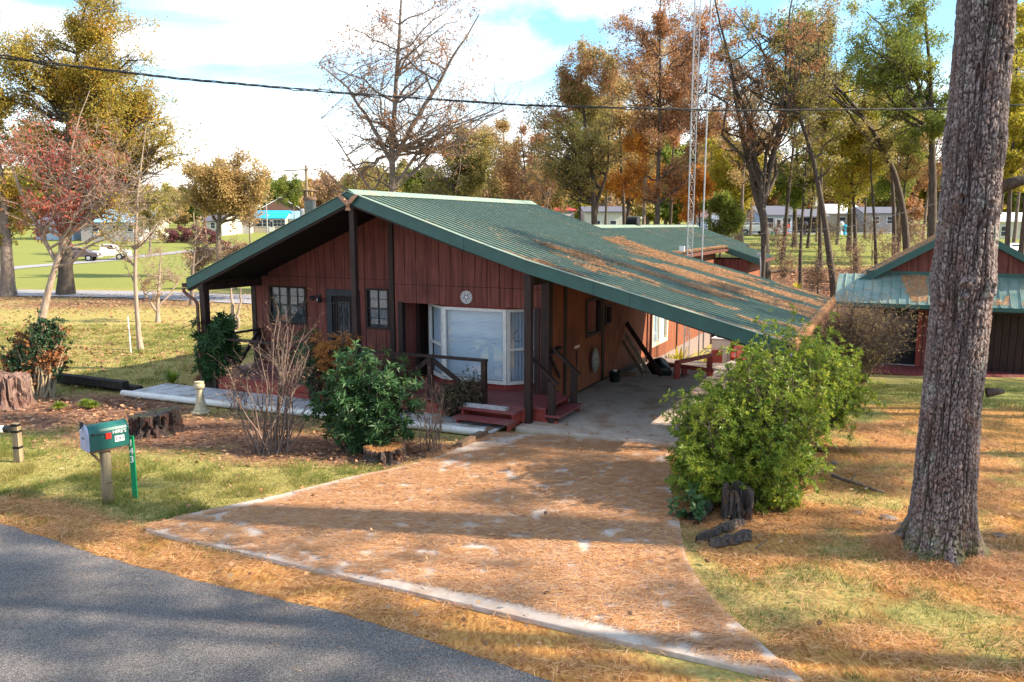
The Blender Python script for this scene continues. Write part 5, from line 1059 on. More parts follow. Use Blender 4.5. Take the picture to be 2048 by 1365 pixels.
# ---- far tree line: a few kinds, copied
kinds = []
for i, (lf, nlf) in enumerate([('olive', 9000), ('ochre', 9000), ('rust', 7000), ('green', 11000), ('yelgreen', 9000), ('bud', 3000)]):
    kinds.append((make_tree('far_tree', 'x', 180, [(1000 + 10 * i, 440), (1000 + 10 * i, 400), (1001 + 10 * i, 370), (1001 + 10 * i, 345)], .3, [(955 + 10 * i, 325, 1050 + 10 * i, 400, 1.2), (965 + 10 * i, 380, 1040 + 10 * i, 448, .7)], 70 + i, nl=18, n2_=5, n3=5, nleaf=nlf, ls=.55, leaf=lf, bark='barkg', jit=.4, dens_fall=.4, shape='tri'), lf))
gl = 'one of the mingled autumn trees in the far tree line beyond the houses'
rg = np.random.default_rng(99); first = set()
for k in range(110):
    px = -80 + k * 20.5 + rg.uniform(-9, 9); row = k % 3; Yd = (135 if px > 1050 else 178) + 42 * row + rg.uniform(-8, 12)
    if 1500 < px < 1900 and Yd < 180: Yd += 40
    i = int(rg.integers(0, 6)) if px < 640 or px > 1000 else int(rg.choice([0, 1, 2, 5])); src = kinds[i][0]
    o = src if i not in first else copy_tree(src); first.add(i)
    q = D(px, 430, Yd); o.location = (q[0], q[1], float(ter(q[0], q[1])) - .3); s = rg.uniform(.8, 1.25) * (1.1 if row else .9) * (.75 if 250 < px < 700 else 1.0); o.scale = (s * 1.1, s * 1.1, s); o.rotation_euler = (0, 0, rg.uniform(0, 6.28))
    o['label'] = gl; o['group'] = 'trees of the far tree line'
for i, (s, _) in enumerate(kinds):
    if i not in first: q = D(700, 430, 220); s.location = (q[0], q[1], float(ter(q[0], q[1]))); s['label'] = gl; s['group'] = 'trees of the far tree line'
# ---- burgundy shrub row
for i, (px, py, sc) in enumerate([(335, 478, 1), (362, 477, 1.1), (390, 476, 1.15), (418, 480, 1), (446, 497, .8), (490, 500, .7)]):
    if i == 0: b0 = make_tree('burgundy_shrub', 'x', 135, [(px, 474), (px, 468), (px, 460)], .12, [(px - 24, 443, px + 24, 474, 1.3)], 80, nl=18, n2_=5, n3=5, nleaf=4500, ls=.16, leaf='wine', bark='barkd', cat='shrub', jit=.14); o = b0
    else: o = copy_tree(b0)
    q = G(px, py + 8); Yq = q[1]; o.location = q; o.scale = (Yq / 135 * sc * 1.15, Yq / 135 * sc, Yq / 135 * sc); o['label'] = 'one of the burgundy leaved shrubs in a row before the far houses'; o['group'] = 'burgundy shrubs in a row'
# ---- pines out of the frame to the right: these cast the dappled shade
def make_pine(name, label, loc, H_, seed, r0=.3, crown0=.4, nb=46, group=None):
    rg = np.random.default_rng(seed); base = np.array([loc[0], loc[1], float(ter(loc[0], loc[1]))]); bk = Acc(); n = 16
    tr = np.stack([base[0] + np.cumsum(rg.normal(0, .03, n)), base[1] + np.cumsum(rg.normal(0, .03, n)), base[2] + np.linspace(-.1, H_, n)], 1); rr = r0 * np.linspace(1, .12, n); bk.tub(tr[None], rr[None], 10)
    z = base[2] + H_ * (crown0 + (1 - crown0) * rg.uniform(0, 1, nb)); L = (1 - (z - base[2]) / H_ * .75) * 3.6 * rg.uniform(.6, 1.1, nb); az = rg.uniform(0, 2 * PI, nb); P = []
    for k in range(nb):
        s = np.array([np.interp(z[k], tr[:, 2], tr[:, 0]), np.interp(z[k], tr[:, 2], tr[:, 1]), z[k]]); t = np.linspace(0, 1, 6)[:, None]
        P.append(s + t * L[k] * np.array([math.cos(az[k]), math.sin(az[k]), .25]) + t ** 2 * np.array([0, 0, -.12 * L[k]]) + rg.normal(0, .04, (6, 3)) * t)
    P = np.array(P); R = np.linspace(1, .3, 6)[None] * .05 * np.ones((nb, 1)); bk.tub(P, R, 5)
    P2, R2 = grow(rg, P, R, 7, .4, .8, .25, .2, .05, 4, .5); bk.tub(P2, R2, 3); P3, R3 = grow(rg, P2, R2, 3, .5, .7, .3, .2, .05, 3, .6)
    ends = P3[:, -1]; m_ = 14; c = np.repeat(ends, m_, 0) + rg.normal(0, .05, (len(ends) * m_, 3)); v, f = leaves(rg, c, .24, 'tri', asp=.05)
    root = thing(name, label, 'tree', base, 0, group); place('trunk', bk.mesh('trunk', M['bark'], base), root, base); place('crown', npmesh('crown', v - base, [f], L_['pine']), root, base); return root
pa = make_pine('pine_tree', 'tall pine standing outside the right edge of the photo', (27, 7.5), 17, 5, nb=30, group='pines outside the frame'); pb_ = make_pine('pine_tree', 'tall pine standing outside the right edge of the photo', (26, 14.5), 18, 6, nb=34, group='pines outside the frame')
oak_o = next(o for o in C.objects if o.get('label', '').startswith('tall half bare oak'))
for i, (x, y, s) in enumerate([(21, .5, 1.0), (29, 17, 1.0), (11, -4.5, .8), (34, 6.0, 1.05)]):
    o = copy_tree(oak_o); o['label'] = 'half bare oak standing outside the right edge of the photo'; o['group'] = 'oaks outside the frame'
    o.location = (x, y, float(ter(x, y))); o.rotation_euler = (0, 0, i * 1.3); o.scale = (s, s, s)
hp = make_pine('pine_tree', 'tall pine standing outside the right edge of the photo', (16.5, 8.3), 18, 15, r0=.27, crown0=.6, nb=24, group='pines outside the frame')
for i, (x, y, s) in enumerate([(20, 12.3, 1.05), (14.5, 5.6, .95), (24, 4.0, 1.1), (28, 10.2, 1.0), (19, 2.4, 1.0), (23, 15.6, 1.0), (12.5, 1.2, .9)]):
    o = copy_tree(hp); o.location = (x, y, float(ter(x, y))); o.rotation_euler = (0, 0, 1 + i * 1.7); o.scale = (s, s, s)

# ------------------------------------------------------------------ the big pine trunk in front
def big_pine():
    rg = np.random.default_rng(3); nt_, nz_ = 240, 640; zz = np.linspace(-.12, 7.6, nz_); th = np.arange(nt_) / nt_ * 2 * PI; T, Zz = np.meshgrid(th, zz)
    cx = np.interp(zz, [0, 2, 4, 7.6], [0, .01, .03, .07]); cyv = np.interp(zz, [0, 4, 7.6], [0, 0, .05])
    r = np.interp(zz, [-.12, 0, .12, .35, .8, 2, 3.1, 3.35, 3.6, 4.6, 4.9, 5.2, 7.6], [.72, .66, .56, .48, .425, .385, .385, .42, .39, .37, .40, .37, .345])
    r = r * .79; Rr = r[:, None] + 0 * T; flare = np.exp(-np.maximum(Zz, 0) / .22); Rr += flare * (.10 * np.cos(3 * T + .6) + .07 * np.cos(5 * T + 2) + .05 * np.cos(8 * T)) * .9
    Rr += .022 * (fbm(np.stack([np.cos(T) * 1.2, np.sin(T) * 1.2, Zz * .7], -1), 4) - .5) * 2
    # bark: long wandering fissures between flaky plates
    Rm = .39; n3 = lambda k, kz, sd, oc=3: fbm(np.stack([np.cos(T) * k, np.sin(T) * k, Zz * kz], -1), sd, oc)
    wu = T * Rm / .036 + 1.6 * (n3(2.2, 1.7, 9) - .5) * 2 + .9 * (n3(7, 6, 19) - .5) * 2; wv = Zz / .105 + .8 * (n3(6, 4, 8) - .5) * 2
    NU = int(round(2 * PI * Rm / .036)); d1 = np.full(wu.shape, 9.); d2 = d1.copy(); iu = np.floor(wu).astype(int); iv = np.floor(wv).astype(int); tab = rg.uniform(0, 1, (NU, 90, 3)); hgt = np.zeros_like(d1)
    for a in (-1, 0, 1):
        for b in (-1, 0, 1):
            c = tab[(iu + a) % NU, (iv + b) % 90]; dd = np.hypot(iu + a + c[..., 0] - wu, (iv + b + c[..., 1] - wv) * 1.0); cl = dd < d1; d2 = np.where(cl, d1, np.minimum(d2, dd)); hgt = np.where(cl, c[..., 2], hgt); d1 = np.where(cl, dd, d1)
    e1 = sm((d2 - d1) / .20); fi = np.abs(n3(5.2, .55, 44, 4) - .5) * 2; fi2 = np.abs(n3(8.5, .9, 54, 4) - .5) * 2; e = np.minimum(sm(fi / .09), .3 + .7 * sm(fi2 / .08)); e = np.minimum(e, .12 + .88 * e1)
    Rr += .030 * e + .010 * hgt * e1 - .020 + .012 * (n3(14, 9, 2) - .5) + .006 * (n3(40, 26, 12, 2) - .5)
    # knots: ring swell with a hole
    for (ta, za, s) in ((-PI / 2 - .42, 3.27, .085), (-PI / 2 + .50, 3.27, .075), (-PI / 2 - .75, 4.28, .07), (-PI / 2 + .18, 4.22, .06), (-PI / 2 + .5, 5.9, .06)):
        q = np.hypot((np.angle(np.exp(1j * (T - ta)))) * Rm, (Zz - za)); Rr += .035 * np.exp(-((q - s) / (.03)) ** 2) - .06 * np.exp(-(q / (s * .6)) ** 2)
    x = cx[:, None] + Rr * np.cos(T); y = cyv[:, None] + Rr * np.sin(T); vv = np.stack([x, y, Zz], -1).reshape(-1, 3)
    i = np.arange(nz_ - 1)[:, None] * nt_; j = np.arange(nt_)[None]; j2 = (j + 1) % nt_; f = np.stack([i + j, i + j2, i + nt_ + j2, i + nt_ + j], -1).reshape(-1, 4)
    b = np.array([5.27, 9.36, 0.0]); root = thing('pine_tree', 'huge pine trunk with deep furrowed grey-brown bark in front on the right', 'tree', b)
    me = npmesh('trunk', vv, [f], M['bark'], True); me2 = me; o = place('trunk', me2, root, b)
    at = me.color_attributes.new('furrow', 'FLOAT_COLOR', 'POINT'); col = np.stack([e.ravel(), hgt.ravel(), (flare * (fbm(np.stack([x, y, Zz], -1) * 9, 3) > .45)).ravel(), np.ones(e.size)], -1).astype(np.float32); at.data.foreach_set('color', col.ravel())
    # stub on the right side
    mb = MB(); mb.tube([b + (.30, -.1, 4.42), b + (.52, -.14, 4.5), b + (.66, -.14, 4.53), b + (.76, -.14, 4.52)], [.075, .06, .05, .025], 8); mb.build('branch_stub', M['barkd'], root, True); mb = MB(); mb.tube([b + (.3, -.2, 2.05), b + (.47, -.24, 2.08)], [.06, .03], 8); mb.build('branch_stub', M['barkd'], root, True)
    # upper trunk and crown above the frame
    bk = Acc(); n = 12; tr = np.stack([np.linspace(.07, .1, n), np.linspace(.05, .2, n), np.linspace(7.5, 17, n)], 1); bk.tub(tr[None], np.linspace(.29, .06, n)[None], 14)
    nb = 40; zc = rg.uniform(9.5, 16.8, nb); az = rg.uniform(0, 2 * PI, nb); L = 3.6 * (1 - (zc - 9) / 12); P = []
    for k in range(nb):
        t = np.linspace(0, 1, 6)[:, None]; P.append(np.array([-.15, .1, zc[k]]) + t * L[k] * np.array([math.cos(az[k]), math.sin(az[k]), .2]) + rg.normal(0, .05, (6, 3)) * t)
    P = np.array(P); R = np.linspace(1, .3, 6)[None] * .05 * np.ones((nb, 1)); bk.tub(P, R, 5); P2, R2 = grow(rg, P, R, 7, .4, .8, .25, .2, .05, 4, .5); bk.tub(P2, R2, 3); P3, R3 = grow(rg, P2, R2, 3, .5, .7, .3, .2, .05, 3, .6)
    place('upper_trunk', bk.mesh('upper_trunk', M['bark'], np.zeros(3)), root, b)
    ends = P3[:, -1]; c = np.repeat(ends, 14, 0) + rg.normal(0, .05, (len(ends) * 14, 3)); v, f = leaves(rg, c, .24, 'tri', asp=.05); place('crown', npmesh('crown', v, [f], L_['pine']), root, b)
def barkmat():
    m, t, b, o = newmat('furrowed_pine_bark'); n = t.nodes.new; l = t.links.new; tc = n('ShaderNodeTexCoord')
    at = n('ShaderNodeAttribute'); at.attribute_name = 'furrow'; se = n('ShaderNodeSeparateColor'); l(at.outputs['Color'], se.inputs[0])
    def nz(s, st=(1, 1, 1), d=6):
        mp = n('ShaderNodeMapping'); mp.inputs['Scale'].default_value = st; q = n('ShaderNodeTexNoise'); q.inputs['Scale'].default_value = s; q.inputs['Detail'].default_value = d; q.inputs['Roughness'].default_value = .7; l(tc.outputs['Object'], mp.inputs[0]); l(mp.outputs[0], q.inputs['Vector']); return q.outputs['Fac']
    def ramp(f, cols, p):
        r = n('ShaderNodeValToRGB'); e = r.color_ramp.elements
        while len(e) < len(cols): e.new(.5)
        for i, c in enumerate(cols): e[i].position = p[i]; e[i].color = (*c, 1)
        l(f, r.inputs['Fac']); return r.outputs[0]
    def mixc(f, a, c):
        q = n('ShaderNodeMixRGB'); l(f, q.inputs[0]); l(a, q.inputs[1]); l(c, q.inputs[2]); return q.outputs[0]
    fine = nz(48, (1, 1, .5), 8); plate = ramp(fine, [(.07, .05, .052), (.20, .155, .15), (.46, .40, .38)], [.33, .5, .66])
    lich = ramp(nz(5, (1, 1, .6)), [(0, 0, 0), (1, 1, 1)], [.58, .68]); plate = mixc(lich, plate, ramp(fine, [(.27, .29, .25), (.42, .44, .38)], [.4, .6]))
    rust = ramp(nz(3.2, (1, 1, .6)), [(0, 0, 0), (.6, .6, .6)], [.5, .65]); plate = mixc(rust, plate, ramp(fine, [(.13, .06, .045), (.27, .14, .10)], [.4, .6]))
    fur = ramp(fine, [(.014, .009, .008), (.045, .027, .022)], [.4, .6]); col = mixc(se.outputs[0], fur, plate); col = mixc(se.outputs[2], col, ramp(fine, [(.05, .06, .015), (.14, .15, .03)], [.4, .6]))
    l(col, b.inputs['Base Color']); b.inputs['Roughness'].default_value = .9; b.inputs['Specular IOR Level'].default_value = .25
    bp = n('ShaderNodeBump'); bp.inputs['Strength'].default_value = 1; bp.inputs['Distance'].default_value = .012; l(fine, bp.inputs['Height']); l(bp.outputs[0], b.inputs['Normal']); return m
_b = M['bark']; M['bark'] = barkmat(); big_pine(); M['bark'] = _b

# ------------------------------------------------------------------ shrubs
def rosettes(rg, tips, dirs, n, size, asp, droop=.0, shape='kite', spread=1.0):
    """whorl of n leaves at each tip"""
    B = len(tips); a = norm(np.cross(dirs, np.array([.31, .2, 1.]) + 0 * dirs)); b = np.cross(dirs, a); az = (np.arange(n) / n * 2 * PI)[None] + rg.uniform(0, 6.28, (B, 1)) + rg.uniform(-.3, .3, (B, n))
    el = rg.uniform(.1, .9, (B, n)) * spread
    d = dirs[:, None] * np.cos(el + .5)[..., None] + (a[:, None] * np.cos(az)[..., None] + b[:, None] * np.sin(az)[..., None]) * np.sin(el + .5)[..., None]; d[..., 2] -= droop * rg.uniform(.5, 1.5, (B, n)); d = norm(d)
    s = norm(np.cross(d, dirs[:, None] + rg.normal(0, .2, d.shape))); upv = np.cross(s, d); L = size * rg.uniform(.7, 1.2, (B, n))[..., None]; o = tips[:, None] + 0 * d
    v = np.stack([o, o + d * L * .5 + s * L * asp * .5 + upv * L * .05, o + d * L - upv * L * .08, o + d * L * .5 - s * L * asp * .5 + upv * L * .05], 2).reshape(-1, 3); m = B * n
    return v, np.arange(4 * m).reshape(-1, 4)
def make_shrub(name, label, base, lumps, seed, leaf, nl=60, n2_=8, n3=5, n4=0, ros=8, size=.1, asp=.36, droop=.0, bark='twig', cat='shrub', stemr=.018, group=None, fill=.25, mixleaf=None, keep=1.0, l2=.3, frame_out=None):
    """lumps: (cx,cy,cz,rx,ry,rz,weight) in world coordinates; leafy rosettes at the twig tips"""
    rg = np.random.default_rng(seed); base = np.array(base, float); P = []
    for (cx, cy, cz, rx, ry, rz, wt) in lumps:
        for k in range(int(nl * wt)):
            while True:
                q = rg.uniform(-1, 1, 3); q2 = (q ** 2).sum()
                if fill < q2 < 1: break
            T = np.array([cx, cy, cz]) + q * np.array([rx, ry, rz]); T[2] = max(T[2], base[2] + .12); s = base + np.array([rg.normal(0, .1) + (cx - base[0]) * .35, rg.normal(0, .08) + (cy - base[1]) * .35, -.05]); m = s * .45 + T * .55 + np.array([0, 0, -.1]) + (T - s) * [-.12, -.12, .1]
            t = np.linspace(0, 1, 6)[:, None]; cu = (1 - t) ** 2 * s + 2 * t * (1 - t) * m + t ** 2 * T; cu[1:-1] += rg.normal(0, .025, (4, 3)); P.append(cu)
    P = np.array(P); R = np.linspace(1, .35, 6)[None] * stemr * np.ones((len(P), 1)); bk = Acc(); bk.tub(P, R, 5)
    P2, R2 = grow(rg, P, R, n2_, l2, .75, .35, .2, .12, 4, .5, .05); bk.tub(P2, R2, 3)
    P3, R3 = grow(rg, P2, R2, n3, .5, .75, .25, .2, .12, 3, .6, .03); bk.tub(P3, R3, 3)
    root = thing(name, label, cat, base, 0, group); place('stems', bk.mesh('stems', M[bark], base), root, base)
    tips = np.concatenate([P3[:, -1], P3[:, -2][::2], P2[:, -1]]); dirs = np.concatenate([norm(P3[:, -1] - P3[:, -2]), norm(P3[:, -1] - P3[:, -2])[::2], norm(P2[:, -1] - P2[:, -2])])
    if keep < 1: kk = rg.uniform(0, 1, len(tips)) < keep; tips, dirs = tips[kk], dirs[kk]
    ok = tips[:, 2] > base[2] + .03; tips, dirs = tips[ok], dirs[ok]
    if mixleaf:
        lf2, fn = mixleaf; m_ = fn(tips); v, f = rosettes(rg, tips[m_], dirs[m_], ros, size, asp, droop)
        if m_.any(): place('leaves', npmesh('leaves', v - base, [f], L_[lf2]), root, base)
        tips, dirs = tips[~m_], dirs[~m_]
    if ros and len(tips): v, f = rosettes(rg, tips, dirs, ros, size, asp, droop); place('leaves', npmesh('leaves', v - base, [f], L_[leaf]), root, base)
    return root
def lump(px, py, wpx, hpx, Y, wt=1, dr=.8):
    c = D(px, py, Y); s = Y / FOC; return (c[0], c[1], c[2], wpx / 2 * s, wpx / 2 * s * dr, hpx / 2 * s, wt)
b = G(1470, 1030)
make_shrub('azalea_bush', 'large front bush of small bright green leaves beside the driveway', (3.25, 11.3, 0), [lump(1430, 900, 185, 200, 11.2, 1.0), lump(1540, 830, 230, 230, 11.6, 1.2), lump(1500, 790, 150, 130, 12.2, .6), lump(1560, 950, 150, 170, 10.9, .7), lump(1400, 960, 120, 150, 11.0, .6), lump(1600, 740, 130, 120, 12.4, .5), lump(1390, 840, 70, 70, 11.8, .25)], 201, 'azalea', nl=42, n2_=8, n3=4, ros=8, size=.075, asp=.3, fill=.3, l2=.36, keep=.85)
make_shrub('azalea_bush', 'rear green bush leaning right behind the front one beside the lawn', (4.6, 13.6, 0), [lump(1640, 770, 160, 150, 14.2, 1.0), lump(1680, 780, 90, 100, 14.0, .4), lump(1570, 720, 150, 90, 14.6, .7), lump(1520, 735, 80, 60, 14.6, .2), lump(1620, 850, 90, 90, 13.8, .3)], 202, 'azalea', nl=42, n2_=8, n3=4, ros=8, size=.08, asp=.3, fill=.3, l2=.36, keep=.85)
make_shrub('rhododendron', 'glossy dark green rhododendron in front of the porch', (-2.75, 13.75, 0), [lump(735, 790, 170, 130, 14.0, 1.0), lump(680, 800, 120, 130, 13.9, .7), lump(800, 790, 110, 110, 14.0, .6), lump(730, 730, 110, 80, 14.3, .4), lump(740, 860, 170, 70, 13.7, .6)], 203, 'rhodo', nl=20, n2_=5, n3=2, ros=8, size=.15, asp=.3, droop=.3, bark='barkd', stemr=.02, l2=.3, keep=.6)
make_shrub('rhododendron', 'upright rhododendron against the far left porch post', tuple(G(432, 782)), [lump(432, 700, 75, 110, 19.3, 1.0), lump(455, 670, 50, 50, 19.3, .4), lump(428, 745, 40, 60, 19.3, .4)], 204, 'rhodo', nl=26, n2_=5, n3=3, ros=8, size=.16, asp=.26, droop=.35, bark='barkd')
make_shrub('rhododendron', 'rhododendron with drooping yellow and orange dead leaves behind the bare shrub', tuple(G(640, 800)), [lump(610, 705, 60, 60, 17.2, .8), lump(655, 700, 60, 70, 17.2, .8), lump(690, 690, 50, 40, 17.0, .4)], 205, 'rhodo', nl=20, n2_=4, n3=3, ros=8, size=.15, asp=.2, droop=.9, bark='barkd', keep=.28, mixleaf=('orangehang', lambda t: t[:, 0] > D(632, 700, 17.2)[0]))
make_shrub('small_leaf_shrub', 'dull small-leaved shrub behind the rhododendron under the rail', tuple(G(775, 812)), [lump(775, 745, 90, 60, 16.6, 1)], 206, 'duskshrub', nl=40, n2_=7, n3=5, ros=6, size=.035, asp=.5, bark='barkd')
make_shrub('small_leaf_shrub', 'dull small-leaved shrub beside the front steps', tuple(G(912, 830)), [lump(912, 798, 85, 50, 15.9, 1), lump(945, 775, 40, 40, 15.9, .3)], 207, 'duskshrub', nl=44, n2_=7, n3=5, ros=6, size=.035, asp=.5, bark='barkd')
make_shrub('bare_shrub', 'tall bare twiggy shrub in front of the porch', tuple(G(538, 908)), [lump(560, 700, 140, 160, 14.0, .8), lump(520, 790, 130, 120, 13.9, .6), lump(610, 790, 90, 90, 13.9, .4), lump(570, 640, 50, 50, 14.0, .3), lump(470, 760, 60, 90, 14.0, .3)], 208, 'bud', nl=14, n2_=5, n3=4, ros=2, size=.05, asp=.3, droop=.5, keep=.12, stemr=.018, l2=.38)
make_shrub('bare_shrub', 'low bare pale twigs standing on the driveway side of the rhododendron', tuple(G(862, 900)), [lump(875, 800, 70, 130, 13.8, 1), lump(850, 830, 60, 80, 13.6, .4)], 209, 'bud', nl=18, n2_=5, n3=3, ros=2, size=.03, keep=.15, stemr=.008)
make_shrub('bare_shrub', 'thin bare twigs at the left edge of the porch flower bed', tuple(G(475, 812)), [lump(480, 760, 70, 70, 16.4, 1)], 210, 'bud', nl=18, n2_=5, n3=4, ros=2, size=.05, keep=.15, stemr=.008, droop=.6)
make_shrub('twiggy_shrub', 'dense brown twiggy shrub with few yellow leaves by the outbuilding porch', tuple(G(1705, 752)), [lump(1750, 655, 170, 90, 20.5, 1.3), lump(1690, 660, 110, 110, 20.3, .9), lump(1670, 720, 80, 70, 20.2, .3)], 211, 'ochre', nl=60, n2_=9, n3=7, ros=3, size=.045, asp=.4, keep=.2, bark='twig', stemr=.022, l2=.3)
cx0 = G(70, 800)
make_shrub('boxwood', 'boxwood with pruned bare stems and dark green topknots behind the left stump', (cx0[0], cx0[1], 0), [lump(45, 690, 36, 60, 19.0, .45), lump(85, 670, 46, 76, 19.0, .6), lump(118, 690, 52, 90, 19.0, .7), lump(70, 720, 34, 60, 19.0, .35), lump(100, 655, 30, 50, 19.0, .3), lump(14, 730, 30, 50, 18.8, .3), lump(75, 745, 34, 40, 18.9, .25)], 212, 'box', nl=46, n2_=8, n3=5, ros=7, size=.045, asp=.55, bark='post', stemr=.03, l2=.16, mixleaf=('rustbox', lambda t: (fbm(t * 2.2, 5) > .56)))
make_shrub('broadleaf_plant', 'few large glossy leaves in front of the log at the driveway edge', tuple(G(1392, 1035)), [lump(1388, 1000, 60, 60, 10.4, 1), lump(1360, 1010, 40, 40, 10.5, .4)], 213, 'rhodo', nl=6, n2_=2, n3=1, ros=4, size=.11, asp=.6, droop=.3, stemr=.006, fill=.1)
def fountain(name, label, base, n, L, wd, seed, mat, lean=.9, cat='plant'):
    rg = np.random.default_rng(seed); v, f = [], []; S = 6; t = np.linspace(0, 1, S)
    for k in range(n):
        a = rg.uniform(0, 2 * PI); l = L * rg.uniform(.6, 1.1); ln = lean * rg.uniform(.3, 1.1); d = np.array([math.cos(a), math.sin(a)]); x = t * l * ln * .8; z = l * (t - ln * .62 * t ** 2); w_ = wd * np.sin(PI * (.12 + .88 * t)) ** .7 + .0008
        c = np.stack([d[0] * x, d[1] * x, z], 1); s = np.array([-d[1], d[0], 0]); n0 = len(v) * 2 * S
        v.append(np.concatenate([c + s * w_[:, None], c - s * w_[:, None]])); f += [[n0 + i, n0 + i + 1, n0 + S + i + 1, n0 + S + i] for i in range(S - 1)]
    base = np.array(base, float); return meta(place(name, npmesh(name, np.concatenate(v), [np.array(f)], L_[mat]), None, base), label, cat)
fountain('grass_tuft', 'dark green tuft of long grass beside the left end of the white walkway', G(345, 768), 260, .5, .006, 31, 'azalea', 1.0, 'grass tuft')
fountain('grass_tuft', 'brown dry tuft of grass beneath the left porch post', G(400, 772), 260, .42, .005, 32, 'litter', 1.0, 'grass tuft')
fountain('ginger_plant', 'yellow-green broad-leaved plant against the block foundation', G(1357, 742), 46, 1.0, .045, 33, 'yelgreen', .8)
fountain('ginger_plant', 'yellow-green broad-leaved plant between the rail and the air conditioner', G(1402, 748), 40, .95, .045, 34, 'yelgreen', .9)
fountain('low_plant', 'low yellowish strappy leaves at the foot of the foundation', G(1338, 748), 40, .4, .02, 35, 'yelgreen', 1.1)
fountain('green_sprout', 'bright green sprout in the leaf litter behind the carport roof', G(1594, 590), 60, .9, .05, 36, 'yelgreen', .8)
for i, (px, py) in enumerate([(118, 818), (172, 812), (185, 816)]): fountain('grass_tuft', ['green grass clump nearest the left stump', 'green grass clump with a fallen leaf between stump and walkway', 'low green grass clump right of the others in the mulch'][i], G(px, py), 700, .22, .004, 40 + i, 'azalea', 1.2, 'grass tuft')

# ------------------------------------------------------------------ stumps, logs, stones
def stump(name, label, base, r, h, seed, mat, ragged=.3, hollow=False, flare=.35, tilt=0, cut=True, n=72, topmat=None, gap=None):
    rg = np.random.default_rng(seed); th = np.arange(n) / n * 2 * PI; m_ = 16; t = np.linspace(0, 1, m_)
    T, Z_ = np.meshgrid(th, t); top = h * (1 - ragged * fbm(np.stack([np.cos(th) * 2.2, np.sin(th) * 2.2, th * 0], -1), seed, 3) * 1.3) + tilt * np.cos(th)
    if gap is not None: top = top * (1 - .75 * np.exp(-(np.angle(np.exp(1j * (th - gap))) / .5) ** 2))
    rr = r * (1 + flare * np.exp(-Z_ / .16)) * (1 + .06 * (fbm(np.stack([np.cos(T) * 1.5, np.sin(T) * 1.5, Z_], -1), seed + 1) - .5) * 2)
    fr_ = np.abs(fbm(np.stack([np.cos(T) * 7, np.sin(T) * 7, Z_ * 1.1], -1), seed + 2, 4) - .5) * 2; rr = rr - r * .28 * (1 - sm(fr_ * 4)) + flare * .25 * r * np.exp(-Z_ / .12) * np.cos(5 * T + seed)
    x = rr * np.cos(T); y = rr * np.sin(T); z = Z_ * top[None] - .04; v = np.stack([x, y, z], -1).reshape(-1, 3); i = np.arange(m_ - 1)[:, None] * n; j = np.arange(n)[None]; j2 = (j + 1) % n
    mb = MB(); F_ = [np.stack([i + j, i + j2, i + n + j2, i + n + j], -1).reshape(-1, 4)]; inner = []
    ks = (.97, .8, .5, .2, 0) if not hollow else (.86, .8, .76, .7)
    for q, k in enumerate(ks):
        zz = top * (1 if q == 0 else 1) - (.0 if q == 0 else (.012 + .02 * fbm(np.stack([np.cos(th) * 6 * k, np.sin(th) * 6 * k, th * 0], -1), seed + 5))) if not hollow else top * (1 - [0.02, .35, .75, .98][q])
        if not hollow and q > 1: zz = zz * .6 + .4 * (top.mean() - .03)
        inner.append(np.stack([rr[-1] * k * np.cos(th), rr[-1] * k * np.sin(th), zz - .04], 1))
    v = np.concatenate([v] + inner); nn = m_ + len(ks); i = np.arange(m_ - 1, nn - 1)[:, None] * n; F_.append(np.stack([i + j, i + j2, i + n + j2, i + n + j], -1).reshape(-1, 4))
    base = np.array(base, float); me = npmesh(name, v, F_, M[mat], False)
    if topmat: me.materials.append(M[topmat]); mi = np.zeros(len(me.polygons), np.int32); mi[(m_ - 1) * n:] = 1; me.polygons.foreach_set('material_index', mi)
    return meta(place(name, me, None, base), label, 'stump')
M['darkstump'] = pm('blackened_stump_side', (.018, .014, .013), (.10, .07, .06), 7, .95, .9, (4, 4, .35), bs=.05, c3=(.10, .045, .035), s3=5)
M['stumptop'] = pm('dark_stump_top', (.03, .026, .026), (.08, .065, .06), 8, .9, .6, c3=(.06, .08, .02), s3=4)
M['needletop'] = pm('needle_covered_top', (.24, .09, .03), (.5, .24, .08), 30, .95, .6, (1, .3, 1))
stump('tree_stump', 'tall ragged reddish stump at the left edge before the boxwood', G(22, 812), .42, .95, 3, 'stumpred', .25, False, .3, gap=.1)
stump('tree_stump', 'wide blackened low stump behind the mailbox', G(312, 862), .48, .46, 4, 'darkstump', .18, False, .3, tilt=.05, topmat='stumptop')
stump('tree_stump', 'low flat stump capped with orange pine needles before the rhododendron', G(770, 918), .37, .27, 5, 'oldwood', .06, False, .15, topmat='needletop')
stump('tree_stump', 'hollow split dark stump at the foot of the big green bush', G(1474, 1035), .21, .55, 6, 'oldwood', .25, True, .12, gap=-1.1)
q = G(1395, 1042); mb = MB(); mb.tube([q + (-.06, -.1, .09), q + (.02, .02, .1), q + (.2, .32, .1)], [.105, .1, .1], 16, False); th = np.arange(16)
lg = meta(mb.build('log', M['oldwood'], None, True, base=q), 'short hollow log end under the glossy leaves at the driveway edge', 'log'); mb = MB(); mb.tube([q + (-.02, -.04, .095), q + (.02, .03, .1)], [.09, .088], 16); mb.build('log_core', M['inside'], lg)
